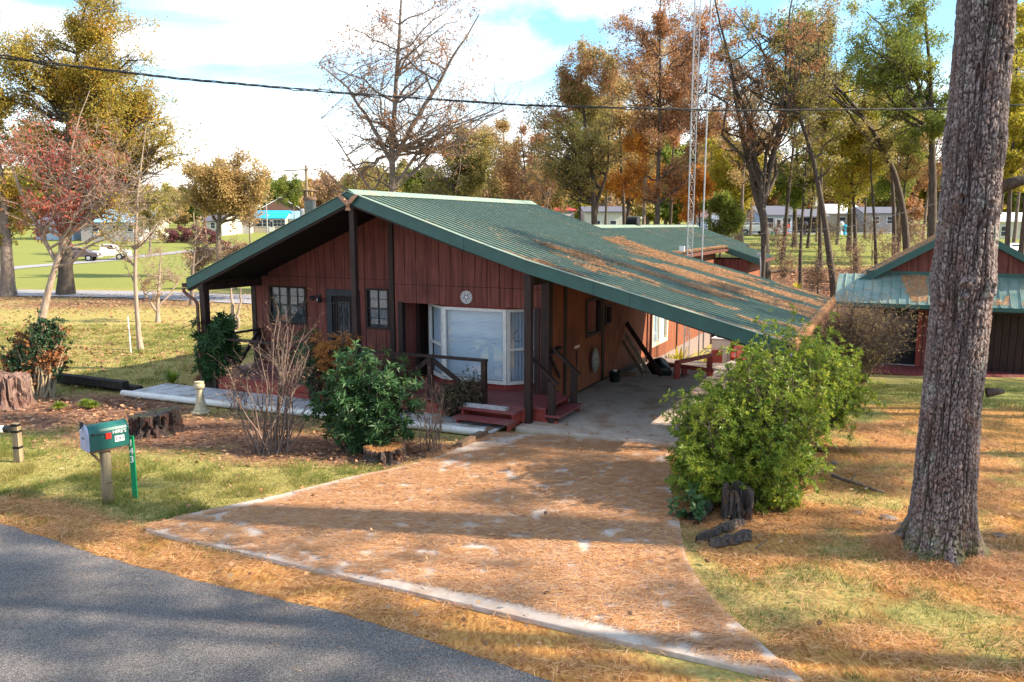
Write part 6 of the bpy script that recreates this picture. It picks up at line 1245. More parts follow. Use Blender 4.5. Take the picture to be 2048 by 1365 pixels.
for i, (a, b_, w_, lab) in enumerate([((1392, 1086), (1455, 1052), .05, 'longest slab of rotten bark before the hollow stump'), ((1418, 1092), (1502, 1074), .075, 'lowest flat slab of rotten bark on the needles'), ((1444, 1062), (1488, 1048), .05, 'upper slab of rotten bark against the hollow stump')]):
    p, q = G(*a), G(*b_); d = (q - p); n = 12; t = np.linspace(0, 1, n); rg = np.random.default_rng(60 + i); s = np.array([-d[1], d[0], 0]); s /= np.linalg.norm(s); L = []
    wv = w_ * (.6 + .8 * rg.uniform(size=n)); wv[0] = wv[-1] = .015; zt_ = .05 + .06 * rg.uniform(size=n)
    v = np.concatenate([[p + d * tt + s * k * ww + np.array([0, 0, (zz if abs(k) < .6 else .0)]) for tt, ww, zz in zip(t, wv, zt_)] for k in (-1, -.5, 0, .5, 1)]); f = [[r * n + c, r * n + c + 1, (r + 1) * n + c + 1, (r + 1) * n + c] for r in range(4) for c in range(n - 1)]
    mb = MB(); mb.add(v, [np.array(f)]); meta(mb.build('bark_slab', M['oldwood'], None, base=p), lab, 'bark')
def stick(name, label, pix, r, mat='barkg', sub=()):
    pts = [G(*p) + (0, 0, r) for p in pix]; mb = MB(); mb.tube(resample(pts, 10) + np.array([0, 0, .01]), np.linspace(r, r * .5, 10), 6)
    for a, b_ in sub: mb.tube([G(*a) + (0, 0, r), G(*b_) + (0, 0, r * 3)], [r * .5, r * .3], 5)
    return meta(mb.build(name, M[mat], None, True, base=pts[0]), label, 'branch')
stick('fallen_branch', 'long grey fallen branch on the orange lawn left of the pine', [(1664, 956), (1690, 966), (1720, 974), (1745, 985), (1768, 990)], .03, sub=[((1700, 968), (1712, 960)), ((1735, 980), (1728, 990))])
stick('fallen_branch', 'small curved twig on the needles below the hollow stump', [(1512, 1100), (1524, 1090), (1536, 1082)], .012)
stick('fallen_branch', 'short dark log half hidden behind the rear green bush', [(1632, 905), (1655, 912)], .05, 'barkd')
stick('fallen_branch', 'dark branch lying in the leaf litter beyond the forked tree', [(1535, 548), (1560, 545), (1590, 549)], .12, 'barkd')
for i, (px, py, s, lab) in enumerate([(1775, 1035, .1, 'largest flat grey stone showing through the needles by the pine'), (1812, 1049, .09, 'flat grey stone nearest the pine trunk'), (1715, 1024, .06, 'small stone left of the other stones by the pine'), (1668, 925, .06, 'small stone beside the rear green bush'), (2000, 1070, .07, 'grey stone right of the pine trunk base'), (1072, 858, .14, 'broken flat rock at the foot of the right porch post'), (1100, 866, .09, 'smaller broken rock beside the side steps'), (68, 700, .1, 'x')][:7]):
    q = G(px, py); mb = blob(q + (0, 0, -.005), s * 1.3, s, s * .3, 70 + i, 12, 8, .45); meta(mb.build('stone', M['rock'], None, True, base=q), lab, 'stone')
# landscape timbers
a = HW(-19.2, 12.95); b_ = HW(-16.75, 12.95)
for (u0, u1, v, z, lab) in ((-19.0, -16.55, 12.92, .17, 'black railway timber lying on top at the left end of the white walkway'), (-19.25, -16.3, 13.1, .04, 'lower black timber mostly hidden under the top one')):
    mb = MB(); mb.box(u0, u1, v - .1, v + .1, z - .09, z + .1); o = solo(mb, 'landscape_timber', 'charcoalwood', lab, 'timber', (u0, v, z - .09)); md = o.modifiers.new('b', 'BEVEL'); md.width = .012
# stone pedestal
q = G(402, 826); mb = MB(); mb.lathe([(0, 0), (.19, 0), (.19, .035), (.15, .05), (.145, .09), (.12, .13), (.085, .3), (.07, .45), (.07, .52), (.10, .54), (.115, .56), (.115, .62), (.09, .64), (.10, .66), (.10, .685), (0, .685)], q, 8 * 2)
meta(mb.build('pedestal', M['stone'], None, base=q), 'cast stone birdbath pedestal without a bowl before the walkway', 'pedestal')
# mailbox
q = G(217, 1003); q2 = q.copy(); mang = math.atan2(-.72, -.69)        # direction the door faces
mbx = thing('mailbox', 'dark green mailbox with red flag and grey door on a wooden post', 'mailbox', (0, 0, 0), mang); mbx.location = q; BASE[mbx] = np.zeros(3)
mb = MB(); mb.tube([(0, 0, -.1), (.01, 0, .25), (-.005, .0, .5), (0, 0, .80)], [.085, .078, .072, .075], 12); mb.tube([(.02, .03, .30), (-.02, .13, .33)], [.035, .022], 8); mb.tube([(0, -.03, .2), (0, -.11, .22)], [.03, .02], 8); mb.build('post', M['post'], mbx, True)
mb = MB(); mb.box(-.18, .22, -.12, .12, .785, .815); mb.bar((.06, 0, .6), (.2, 0, .79), .05, .03); mb.build('mounting_board', M['woodh'], mbx)
def arch(w_, h, n=12, z0=.82): return [(-w_, z0), (w_, z0)] + [(w_ * math.cos(a), z0 + h - w_ + w_ * math.sin(a)) for a in np.linspace(0, PI, n)]
mb = MB(); mb.extr(arch(.135, .36), 'x', -.30, .24); body = mb.build('box_body', M['mailgreen'], mbx)
for p in body.data.polygons: p.use_smooth = False
mb = MB(); mb.extr(arch(.143, .372), 'x', .24, .27); dr = mb.build('mailbox_door', M['lav'], mbx)
mb = MB(); mb.extr(arch(.12, .33, z0=.835), 'x', .27, .274); mb.build('door_panel', M['lav'], dr)
mb = MB(); mb.box(.26, .30, -.02, .02, 1.17, 1.235); mb.tube([(.285, 0, 1.18), (.31, 0, 1.13), (.29, 0, 1.11)], .012, 6); mb.build('latch', M['blackmetal'], dr)
mb = blob((.30, 0, 1.12), .018, .022, .022, 4, 10, 7, .05); mb.build('latch_knob', M['pvc'], dr, True)
mb = MB()
for k in range(5): mb.box(.274, .276, -.045 + k * .018, -.035 + k * .018, .985 + .004 * (k % 2), 1.01)
mb.build('faded_mark', M['doorframe'], dr)
mb = MB(); mb.box(-.30, -.29, -.143, .143, .81, .83); mb.tube([(-.295, .14 * math.cos(a), 1.045 + .14 * math.sin(a)) for a in np.linspace(0, PI, 12)], .008, 5); mb.build('rear_rim', M['mailgreen'], mbx)
sdy = .137  # the side towards the camera is +y here
mb = MB(); mb.tube([(.19, sdy + .012, 1.055), (.02, sdy + .012, 1.045)], .006, 5); mb.tube([(.19, sdy, 1.055), (.19, sdy + .02, 1.055)], .02, 10); mb.build('flag_arm', M['blackmetal'], mbx)
mb = MB(); mb.box(-.055, .02, sdy + .006, sdy + .014, .965, 1.05); mb.build('flag', M['redplastic'], mbx)
text("HIRE'S", .07, M['letter'], mbx, (-.172, sdy + .002, 1.045), (PI / 2, 0, PI)); 
mb = MB(); mb.box(-.235, -.105, sdy, sdy + .002, .90, .985); mb.build('number_backing', M['letter'], mbx)
text('143', .085, M['blackmetal'], mbx, (-.17, sdy + .003, .945), (PI / 2, 0, PI), 'number')
# green house-number stake
q = G(270, 994); sg = thing('number_sign', 'narrow bright green stake with white numerals 143 beside the mailbox', 'sign', q, -.15); sg.location = q; BASE[sg] = np.zeros(3)
mb = MB(); mb.box(-.038, .038, -.006, .006, -.1, .93); mb.box(.03, .038, .006, .02, -.1, .93); mb.build('stake', M['signgreen'], sg)
for k, c in enumerate('143'): text(c, .14, M['letter'], sg, (-.003, -.009, .82 - k * .125), (PI / 2, 0, 0), 'number')
# newspaper tube post at the left edge
q = G(38, 922); npb = thing('newspaper_tube', 'white newspaper tube on a short banded wooden post at the left edge', 'newspaper tube', q, -.1); npb.location = q; BASE[npb] = np.zeros(3)
mb = MB(); mb.box(-.055, .055, -.05, .05, -.1, .66); mb.build('post', M['post'], npb)
for z in (.22, .5, .61): mb = MB(); mb.box(-.058, .058, -.053, .053, z, z + .04); mb.build('band', M['plastic'], npb)
mb = MB(); mb.tube([(-.62, -.07, .555), (-.06, -.07, .575)], .062, 16); mb.build('tube', M['pvc'], npb, True)
mb = MB(); mb.tube([(-.14, -.07, .573), (-.05, -.07, .576)], .068, 16); mb.build('tube_cap', M['plastic'], npb)
q = G(262, 706); mb = MB(); mb.tube([(q[0], q[1], -.1), (q[0] - .02, q[1], 1.15)], .02, 8); stk = meta(mb.build('marker_stake', M['pvc'], None, base=q), 'thin white marker stake on the lawn left of the thin bare tree', 'stake')
mb = MB(); mb.tube([(q[0], q[1] - .03, .75), (q[0] + .08, q[1] - .03, .66)], .012, 5); mb.build('ribbon', M['redtrim'], stk)
# overhead power cable, twisted
pts = [(-220, 88, 10.2), (0, 115, 10.8), (350, 157, 12), (700, 188, 13.2), (1050, 211, 14.2), (1450, 221.5, 15.4), (1880, 218, 16.8), (2300, 198, 18.4)]
base_pts = resample([D(*p) for p in pts], 260); pc = thing('power_cable', 'twisted black overhead power cable crossing the sky from left to right', 'power cable', base_pts[0])
s = np.linspace(0, 1, 260)
tg = norm(np.gradient(base_pts, axis=0)); sd_ = norm(np.cross(tg, np.array([0, 0, 1.]) + 0 * tg)); up_ = np.cross(sd_, tg)
for k in range(3):
    a = s * 2 * PI * 24 + k * 2 * PI / 3; loose = .012 * (1 + 1.3 * (np.sin(s * 26 + k) > .93)); mb = MB(); mb.tube(base_pts + sd_ * (loose * np.cos(a))[:, None] + up_ * (loose * np.sin(a))[:, None], .0075 if k else .009, 5, False); mb.build('conductor', M['cable'], pc)
# service wire on the right behind the trunk
w1 = resample([D(1380, 478, 30), D(1700, 455, 34), D(1900, 400, 38), D(2080, 352, 42)], 40); mb = MB(); mb.tube(w1, .012, 4, False); meta(mb.build('service_wire', M['cable'], None, base=w1[0]), 'thin grey service wire rising to the right behind the pine', 'wire')

# ------------------------------------------------------------------ far buildings
def hbuild(name, label, px0, px1, pyb, Y, depth, wallh, roofh, wall, roof_, ang=0., gable='side', wins=(), door=None, over=.35, trim='white', cat='house', garage=None, z=None):
    a = D(px0, pyb, Y); b_ = D(px1, pyb, Y); W2 = abs(b_[0] - a[0]) / 2; cx = (a[0] + b_[0]) / 2; zb = a[2] if z is None else z
    r = thing(name, label, cat, (0, 0, 0), ang); r.location = (cx, Y, zb); BASE[r] = np.zeros(3)
    mb = MB(); mb.box(-W2, W2, 0, depth, -3, wallh)
    if gable == 'front': mb.extr([(-W2, wallh), (W2, wallh), (0, wallh + roofh)], 'y', .02, depth - .02)
    else: mb.extr([(0, wallh), (depth, wallh), (depth / 2, wallh + roofh)], 'x', -W2 + .02, W2 - .02)
    mb.build('wall', M[wall], r)
    if gable == 'front':
        for s in (-1, 1):
            mb = MB(); p = [(s * (W2 + over), wallh - roofh * over / W2), (0, wallh + roofh + .0)]; mb.extr([(p[0][0], p[0][1]), (p[1][0], p[1][1]), (p[1][0], p[1][1] + .14), (p[0][0], p[0][1] + .14)], 'y', -over, depth + over); mb.build('roof', M[roof_], r)
    else:
        for s in (0, 1):
            y0 = -over if s == 0 else depth + over; zz = wallh - roofh * over / (depth / 2); mb = MB(); mb.extr([(y0, zz), (depth / 2, wallh + roofh), (depth / 2, wallh + roofh + .14), (y0, zz + .14)], 'x', -W2 - over, W2 + over); mb.build('roof', M[roof_], r)
    for (f, z0, w_, h) in wins:
        x = -W2 + 2 * W2 * f; mb = MB(); mb.box(x - w_ / 2, x + w_ / 2, -.06, .02, z0, z0 + h); wn = mb.build('window', M[trim], r); mb = MB(); mb.box(x - w_ / 2 + .08, x + w_ / 2 - .08, -.075, -.06, z0 + .08, z0 + h / 2 - .03); mb.box(x - w_ / 2 + .08, x + w_ / 2 - .08, -.075, -.06, z0 + h / 2 + .03, z0 + h - .08); mb.build('pane', M['doorframe'], wn)
    if door is not None:
        x = -W2 + 2 * W2 * door; mb = MB(); mb.box(x - .5, x + .5, -.07, .02, 0, 2.1); dd = mb.build('door', M['white'], r); mb = MB(); mb.box(x - .22, x + .22, -.085, -.07, .9, 1.9); mb.build('pane', M['doorframe'], dd)
    if garage is not None:
        x = -W2 + 2 * W2 * garage; mb = MB(); mb.box(x - 1.5, x + 1.5, -.07, .02, 0, 2.2); mb.build('garage_door', M['whitewall'], r)
    return r
Yb = 150
hbuild('house', 'small house with bright blue roof and white door far off beyond the lawn', 509, 571, 464, Yb, 6, 2.55, 1.3, 'tanwall', 'cyanroof', 0, 'side', wins=[(.08, .95, .8, 1.3), (.2, .95, .8, 1.3), (.34, .95, .8, 1.3), (.46, .95, .8, 1.3), (.68, .95, .8, 1.3), (.81, .95, .8, 1.3), (.94, .95, .8, 1.3)], door=.56)
hbuild('house_annex', 'white annex with light blue roof right of the bright blue roofed house', 575, 640, 464, Yb + 2, 6, 2.5, 1.3, 'whitewall', 'ltblueroof', 0, 'side', wins=[(.12, .9, .8, 1.2)], cat='annex')
hbuild('barn', 'brown barn gable with white metal roof behind the blue roofed house', 530, 596, 446, 168, 14, 4.6, 2.0, 'barnbrown', 'whiteroof', .25, 'front', cat='barn', z=3.0)
hbuild('garage', 'pale garage with pinkish roof left of the blue roofed house', 448, 500, 466, 146, 8, 2.3, 1.3, 'greywall', 'pinkroof', .15, 'front', garage=.4, cat='garage')
hbuild('house', 'low white house with dark hipped roof behind the burgundy shrubs', 408, 446, 468, 140, 8, 2.2, 1.5, 'whitewall', 'greyroof', -.2, 'side', wins=[(.5, .9, .9, 1.1)])
hbuild('shed', 'small bright white shed with brown roof left of the burgundy shrubs', 279, 312, 473, 130, 5, 2.2, .8, 'whitewall', 'pinkroof', 0, 'side', wins=[(.3, .8, .7, 1.0)], cat='shed')
hbuild('house', 'long pale grey house seen through the crimson dogwood', 164, 278, 476, 125, 8, 2.5, 1.8, 'greywall', 'ltblueroof', .05, 'side', wins=[(.25, .9, 1, 1.2), (.6, .9, 1, 1.2), (.85, .9, 1, 1.2)])
hbuild('house', 'dark roofed house behind the crimson dogwood on the far left', 70, 150, 480, 128, 8, 2.3, 1.9, 'bluewall', 'greyroof', -.1, 'side', wins=[(.3, .9, 1, 1.2)])
hbuild('house', 'pale blue house with ornaments before it across the green field', 1520, 1592, 470, 103, 7, 2.5, 1.1, 'bluewall', 'greyroof', 0, 'side', wins=[(.25, .8, 1.1, 1.4), (.72, .8, 1.1, 1.4)], door=.5)
hbuild('house', 'blue-grey house with red trimmed gable behind the green bush', 1412, 1500, 470, 106, 8, 2.4, 1.5, 'bluewall', 'pinkroof', .1, 'front', wins=[(.3, .8, 1, 1.2), (.7, .8, 1, 1.2)])
hbuild('carport_shelter', 'open dark carport shelter right of the pale blue house', 1596, 1652, 470, 104, 7, 2.3, .9, 'inside', 'greyroof', 0, 'side', cat='shelter')
hbuild('trailer_house', 'white mobile home between the leaning trunk and the pine', 1730, 1800, 462, 108, 7, 2.3, .8, 'greywall', 'greyroof', -.1, 'side', wins=[(.3, .9, 1, 1), (.7, .9, 1, 1)])
hbuild('house', 'long tan house behind the slim trunks across the field', 1655, 1725, 463, 112, 8, 2.5, 1.2, 'tanwall', 'whiteroof', 0, 'side', wins=[(.4, .9, 1, 1.1)])
hbuild('house', 'white house low behind the pine at the right edge', 1985, 2100, 490, 90, 8, 2.6, .9, 'whitewall', 'whiteroof', 0, 'side', wins=[(.2, .9, 1.1, 1.2), (.55, .9, 1.1, 1.2)])
hbuild('house', 'grey building with red roof showing behind the main roof edge', 1085, 1150, 470, 120, 10, 3.6, .6, 'greywall', 'redroof', .3, 'side')
hbuild('house', 'white building glimpsed through trees behind the roof vent', 1170, 1250, 470, 118, 10, 3.3, .8, 'whitewall', 'greyroof', 0, 'side', wins=[(.3, .9, 1, 1.2), (.7, .9, 1, 1.2)])
# coloured yard ornaments along the street
rg = np.random.default_rng(5)
for i, (px, mt, hh, lab) in enumerate([(1545, 'signgreen', .8, 'green garden chair'), (1552, 'redtrim', .7, 'orange-red garden pot'), (1573, 'redplastic', 1.3, 'tall red and white ornament'), (1610, 'cardark', 1.6, 'dark round ornament'), (1618, 'yellow', .7, 'small yellow ornament'), (1690, 'cyanroof', 1.2, 'blue flag ornament'), (1682, 'pvc', 1.6, 'white post ornament'), (1484, 'bluewall', 1.6, 'pale blue banner'), (1500, 'pvc', 1.0, 'low white ornament'), (1470, 'pvc', .9, 'white plaster figure')]):
    q = D(px, 468, 98); g = float(ter(q[0], q[1])); mb = MB(); mb.lathe([(0, 0), (.25, 0), (.2, .15 * hh), (.08, .3 * hh), (.1, .6 * hh), (.3, .75 * hh), (.28, .9 * hh), (.1, hh), (0, hh)], (q[0], q[1], g), 10)
    meta(mb.build('yard_ornament', M[mt], None, base=(q[0], q[1], g)), lab + ' in the yard across the green field', 'ornament')
q = D(1462, 404, 100); g = float(ter(q[0], q[1])); fp_ = thing('flag_pole', 'pole with a bright pink flag above the ornamented yard', 'flag', (q[0], q[1], g)); mb = MB(); mb.tube([(q[0], q[1], g), (q[0], q[1], q[2] + .8)], .05, 6); mb.build('pole', M['pvc'], fp_)
mb = MB(); xs_ = np.linspace(0, 1.1, 8); v = [(q[0] + x, q[1] + .1 * math.sin(x * 6), q[2] + z + .1 * math.sin(x * 4)) for z in (-.5, .6) for x in xs_]; mb.add(v, [np.array([[k, k + 1, 9 + k, 8 + k] for k in range(7)])]); mb.build('flag', M['pink'], fp_)
# parked vehicles in the ornament yard and at the right
def vehicle(name, label, q, ang, mat, pickup=True, L=5.2):
    r = thing(name, label, 'pickup truck' if pickup else 'car', (0, 0, 0), ang); r.location = q; BASE[r] = np.zeros(3); h = L / 2
    if pickup: pf = [(-h, .5), (-h, .95), (-h + .1, 1.08), (-.35, 1.1), (-.3, 1.78), (.95, 1.8), (1.45, 1.2), (h - .1, 1.08), (h, .9), (h, .5)]
    else: pf = [(-h, .5), (-h, .9), (-h + .3, 1.0), (-h + .8, 1.5), (.5, 1.52), (1.2, 1.0), (h - .1, .85), (h, .6), (h, .5)]
    mb = MB()
    fr0 = -.92; n = len(pf)
    secs = []
    for y, ins in ((-.92, 0), (-.8, 0), (.8, 0), (.92, 0)): secs.append([(x, y * (1 if z < 1.15 else .82), z) for x, z in pf])
    v = [p for s_ in secs for p in s_]; f = [[i * n + j, i * n + (j + 1) % n, (i + 1) * n + (j + 1) % n, (i + 1) * n + j] for i in range(3) for j in range(n)]
    mb.add(v, [np.array(f), np.arange(n), np.arange(n)[::-1] + 3 * n]); bd = mb.build('body', M[mat], r)
    for s_ in (-1, 1):
        mb = MB(); yy = s_ * .785; a = [(-.2, 1.2), (-.18, 1.68), (.85, 1.7), (1.2, 1.24)] if pickup else [(-1.6, 1.05), (-1.3, 1.4), (.45, 1.42), (.9, 1.05)]; mb.extr(a, 'y', min(yy, yy * 1.06), max(yy, yy * 1.06)); mb.build('side_window', M['inside'], r)
        for x in (-h + 1.05, h - .95):
            mb = MB(); mb.tube([(x, s_ * .95, .37), (x, s_ * .72, .37)], .37, 18); wh = mb.build('wheel', M['plastic'], r); mb = MB(); mb.tube([(x, s_ * .965, .37), (x, s_ * .94, .37)], .2, 12); mb.build('rim', M['galv'], wh)
        mb = MB(); mb.box(h - .03, h + .02, s_ * .8 - .12, s_ * .8 + .12, .72, .88); mb.build('headlight', M['pvc'], r); mb = MB(); mb.box(-h - .02, -h + .02, s_ * .82 - .08, s_ * .82 + .08, .7, .95); mb.build('tail_light', M['redplastic'], r)
    mb = MB(); mb.box(h - .04, h + .1, -.88, .88, .42, .6); mb.build('bumper', M['galv'], r); mb = MB(); mb.box(-h - .1, -h + .04, -.88, .88, .42, .6); mb.build('bumper', M['galv'], r)
    if pickup: mb = MB(); mb.box(-h + .15, -.45, -.75, .75, 1.0, 1.13); mb.build('truck_bed', M['inside'], r)
    return r
q = G(212, 520); vehicle('pickup_truck', 'white pickup truck parked on the pale drive behind the dogwood', q, .22, 'carwhite')
q = G(186, 524); vehicle('parked_car', 'dark car parked behind the tail of the white pickup', q + (-2.2, 1.4, 0), .22, 'cardark', False, 4.2)
q = D(1505, 470, 97); q[2] = float(ter(q[0], q[1])); vehicle('parked_car', 'white car parked among the ornaments across the field', q, 0, 'carwhite', False, 4.4)
q = D(2030, 520, 62); q[2] = float(ter(q[0], q[1])); vehicle('parked_car', 'silver car parked behind the big pine at the right edge', q, .3, 'galv', False, 4.6)
# utility poles
def pole(label, px, pyt, Y, r=.13, arm=True, mat='post', tr_=False, armd=0):
    t = D(px, pyt, Y); g = float(ter(t[0], Y)); R_ = thing('utility_pole', label, 'utility pole', (t[0], Y, g)); mb = MB(); mb.tube([(t[0], Y, g - .2), (t[0], Y, t[2])], [r * 1.2, r * .8], 8); mb.build('pole', M[mat], R_)
    if arm: mb = MB(); mb.bar((t[0] - 1.1 + armd, Y - .15, t[2] - .5), (t[0] + 1.1 + armd, Y - .15, t[2] - .4), .1, .1); mb.build('cross_arm', M['post'], R_)
    if tr_: mb = MB(); mb.lathe([(0, 0), (.28, 0), (.3, .1), (.3, .9), (.15, 1.05), (0, 1.05)], (t[0] - .45, Y, t[2] - 3.3 if tr_ is True else t[2] - tr_), 12); mb.build('transformer', M['galv'], R_)
    return R_
pole('tall utility pole with grey transformer directly behind the stove pipe', 612, 331, 75, .15, True, 'post', 5.0, -.9)
pole('brown utility pole with white transformer left of the golden maple trunk', 407, 384, 112, .14, True, 'barnbrown', 2.2)
pole('grey utility pole just left of the golden maple trunk', 433, 396, 120, .12, True, 'galv')
pole('thin grey lamp pole before the bright blue roof', 532, 398, 125, .10, False, 'galv')
pole('short wooden pole rising behind the burgundy shrubs', 387, 425, 135, .12, False, 'post')
pole('tall pole with grey transformer between the leaning trunks', 1638, 385, 85, .11, False, 'post', 1.5)
# chain link fence across the back of the wooded strip
fnc = thing('chain_link_fence', 'low wire fence with thin posts along the near edge of the green field', 'fence', G(1450, 545))
ends = [G(1440, 548), G(1560, 545), G(1700, 540), G(1860, 520)]
for a, b_ in zip(ends[:-1], ends[1:]):
    for t in np.linspace(0, 1, 5)[:-1]:
        p = a + (b_ - a) * t; p[2] = float(ter(p[0], p[1])); mb = MB(); mb.tube([p - (0, 0, .1), p + (0, 0, 1.25)], .03, 5); mb.build('fence_post', M['barkg'], fnc)
mb = MB()
for h in (.1, .65, 1.2):
    P_ = []
    for a, b_ in zip(ends[:-1], ends[1:]):
        for t in np.linspace(0, 1, 8): p = a + (b_ - a) * t; p[2] = float(ter(p[0], p[1])) + h; P_.append(p)
    mb.tube(P_, .008, 3, False)
mb.build('fence_wire', M['barkg'], fnc)
# far distribution wires
mb = MB()
for k in range(3): P_ = [D(-60, 385 + k * 12, 118), D(200, 395 + k * 12, 116), D(407, 392 + k * 10, 112), D(520, 398 + k * 8, 95), D(612, 340 + k * 16, 75)]; mb.tube(resample(P_, 30), .02, 3, False)
meta(mb.build('power_lines', M['cable'], None, base=D(407, 390, 112)), 'thin distribution wires strung between the far left utility poles', 'wires')

# ------------------------------------------------------------------ loose stuff: needles, grass, leaves
rg = np.random.default_rng(77)
def strips(p, ang, L, wd, zj=.01, tilt=.1):
    """thin flat slivers"""
    d = np.stack([np.cos(ang), np.sin(ang), rg.normal(0, tilt, len(p))], 1) * L[:, None]; s = np.stack([-np.sin(ang), np.cos(ang), 0 * ang], 1) * wd; m_ = len(p)
    v = np.stack([p - d / 2 - s * .4, p - d / 2 + s * .4, p + d * 0 + s + d[:, ::-1] * .0, p + d / 2], 1); return v.reshape(-1, 3), np.arange(4 * m_).reshape(-1, 4)
def scatter(n, x0, x1, y0, y1, dens):
    x = rg.uniform(x0, x1, n); y = rg.uniform(y0, y1, n); k = rg.uniform(0, 1, n) < dens(x, y); return x[k], y[k]
ddist = lambda x, y: np.min([np.hypot(x - a, y - b) for a, b in drv], 0)
# on the driveway: matted, with bare patches that show the concrete and a bare rim
def dens_drv(x, y):
    ins = inpoly(x, y, drv); q = n2(x * .9 + y * .35, y * 1.5, .9, 21, 3); q2 = n2(x, y, 5.5, 22, 2); lip = []
    a = np.array(drv[0]); b = np.array(drv[-2]); d = (b - a) / np.linalg.norm(b - a); dl = np.abs((x - a[0]) * d[1] - (y - a[1]) * d[0])
    al = np.array(drv[2]); bl = np.array(drv[7]); d2 = (bl - al) / np.linalg.norm(bl - al); dl2 = np.abs((x - al[0]) * d2[1] - (y - al[1]) * d2[0])
    edge = sm((dl - .0 - .35 * (q - .35)) / .12) * sm((dl2 - .02 - .4 * (q - .35)) / .15); return ins * edge * sm((q2 * .8 + q * .2 - .275) / .09) * (.55 + .45 * sm((15.2 - y) / 1.5))
x, y = scatter(190000, -5, 3, 6.4, 15.3, dens_drv)
v, f = strips(np.stack([x, y, .034 + rg.uniform(0, .028, len(x))], 1), rg.normal(.15, .8, len(x)), rg.uniform(.08, .2, len(x)), .0042, tilt=.06)
meta(place('pine_needles', npmesh('pine_needles', v, [f], L_['needle']), None, np.zeros(3)), 'matted orange pine needles over the concrete driveway', kind='stuff')
def dens_verge(x, y): r, g, b = masks(x, y); return np.clip(r * 1.1 + .25 * (b > .3), 0, 1) * (~inpoly(x, y, drv)) * (~inpoly(x, y, rp_)) * sm((n2(x, y, 2.2, 31, 3) - .28) / .2)
x, y = scatter(230000, -9, 9, 4.6, 16, dens_verge); z = ter(x, y) - .0 + rg.uniform(0, .03, len(x))
v, f = strips(np.stack([x, y, z], 1), rg.normal(.2, .9, len(x)), rg.uniform(.08, .2, len(x)), .0042, tilt=.15)
meta(place('pine_needles', npmesh('pine_needles', v, [f], L_['needle']), None, np.zeros(3)), 'loose orange pine needles along the verge and right lawn', kind='stuff')
th = rg.uniform(0, 2 * PI, 9000); rr = .42 + np.abs(rg.normal(0, .22, 9000)); x = 5.27 + rr * np.cos(th); y = 9.36 + rr * np.sin(th); z = .10 * np.exp(-((rr - .42) / .2) ** 2) * rg.uniform(0, 1, 9000)
v, f = strips(np.stack([x, y, z], 1), rg.uniform(0, 6.28, 9000), rg.uniform(.09, .2, 9000), .0042, tilt=.3)
meta(place('pine_needles', npmesh('pine_needles', v, [f], L_['needle']), None, np.zeros(3)), 'pine needles heaped round the foot of the big pine', kind='stuff')
# few needles on the asphalt and the carport
x, y = scatter(9000, -12, 2, 4, 13, lambda x, y: inpoly(x, y, rp_) * np.exp(-np.abs(y - np.interp(x, [p[0] for p in ROAD_E], [p[1] for p in ROAD_E])) / .35)); v, f = strips(np.stack([x, y, .02 + 0 * x], 1), rg.uniform(0, 6, len(x)), rg.uniform(.06, .13, len(x)), .0028, tilt=.03)
meta(place('pine_needles', npmesh('pine_needles', v, [f], L_['needle']), None, np.zeros(3)), 'stray pine needles on the edge of the asphalt', kind='stuff')
# grass
def dens_grass(x, y):
    r, g, b = masks(x, y); ok = (~inpoly(x, y, drv)) & (~inpoly(x, y, rp_)); uu = x * U[0] + y * U[1]; vv_ = x * V[0] + y * V[1]; ok &= ~((uu > -16.4) & (uu < -1.9) & (vv_ > 12.5) & (vv_ < 24)) | ((uu > -3) & (vv_ < 20)); return ok * np.clip(1 - r * .75, .12, 1) * np.clip(1 - 1.5 * b, 0, 1) * (.35 + .65 * sm((n2(x, y, 1.6, 41, 3) - .3) / .3))
def grass(n, x0, x1, y0, y1, h, wd, label):
    x, y = scatter(n, x0, x1, y0, y1, dens_grass); m_ = len(x); a = rg.uniform(0, 6.28, m_); z = ter(x, y) - .025; hh = h * rg.uniform(.5, 1.4, m_) * (.55 + 1.5 * sm((n2(x, y, 2.6, 43, 3) - .42) / .25)); w_ = wd; ln = hh * rg.uniform(.3, 1.1, m_); b_ = rg.uniform(0, 6.28, m_)
    v = np.stack([np.stack([x - w_ * np.cos(a), y - w_ * np.sin(a), z], 1), np.stack([x + w_ * np.cos(a), y + w_ * np.sin(a), z], 1), np.stack([x + ln * np.cos(b_), y + ln * np.sin(b_), z + hh], 1)], 1).reshape(-1, 3)
    meta(place('grass', npmesh('grass', v, [np.arange(3 * m_).reshape(-1, 3)], L_['grass']), None, np.zeros(3)), label, kind='stuff')
grass(120000, -10, -2, 9.2, 15.5, .055, .004, 'short patchy grass round the mailbox'); grass(130000, -22, -8, 15, 32, .06, .007, 'short grass of the left lawn'); grass(140000, 2.2, 14, 5.5, 22, .05, .005, 'short dry grass of the right lawn')
# fallen leaves
def litter(n, x0, x1, y0, y1, s, dens, label, lift=.012):
    x, y = scatter(n, x0, x1, y0, y1, dens); p = np.stack([x, y, ter(x, y) + lift + rg.uniform(0, .02, len(x))], 1); v, f = leaves(rg, p, s, flat=.85, asp=.8); meta(place('fallen_leaves', npmesh('fallen_leaves', v, [f], L_['litter']), None, np.zeros(3)), label, kind='stuff')
litter(26000, -34, -8, 15, 46, .11, lambda x, y: (.25 + 1.2 * sm((n2(x, y, .3, 51) - .45) / .2)) * .6 + .4 * (y > 36), 'brown fallen leaves scattered over the left lawn')
litter(4500, -12, -1, 12, 18.5, .07, lambda x, y: np.clip(masks(x, y)[2] * 1.5, 0, 1), 'brown leaf litter in the flower bed')
litter(22000, 3, 30, 30, 60, .15, lambda x, y: np.clip(masks(x, y)[2] * 1.2 + .1, 0, 1), 'pinkish brown leaf litter under the back trees')
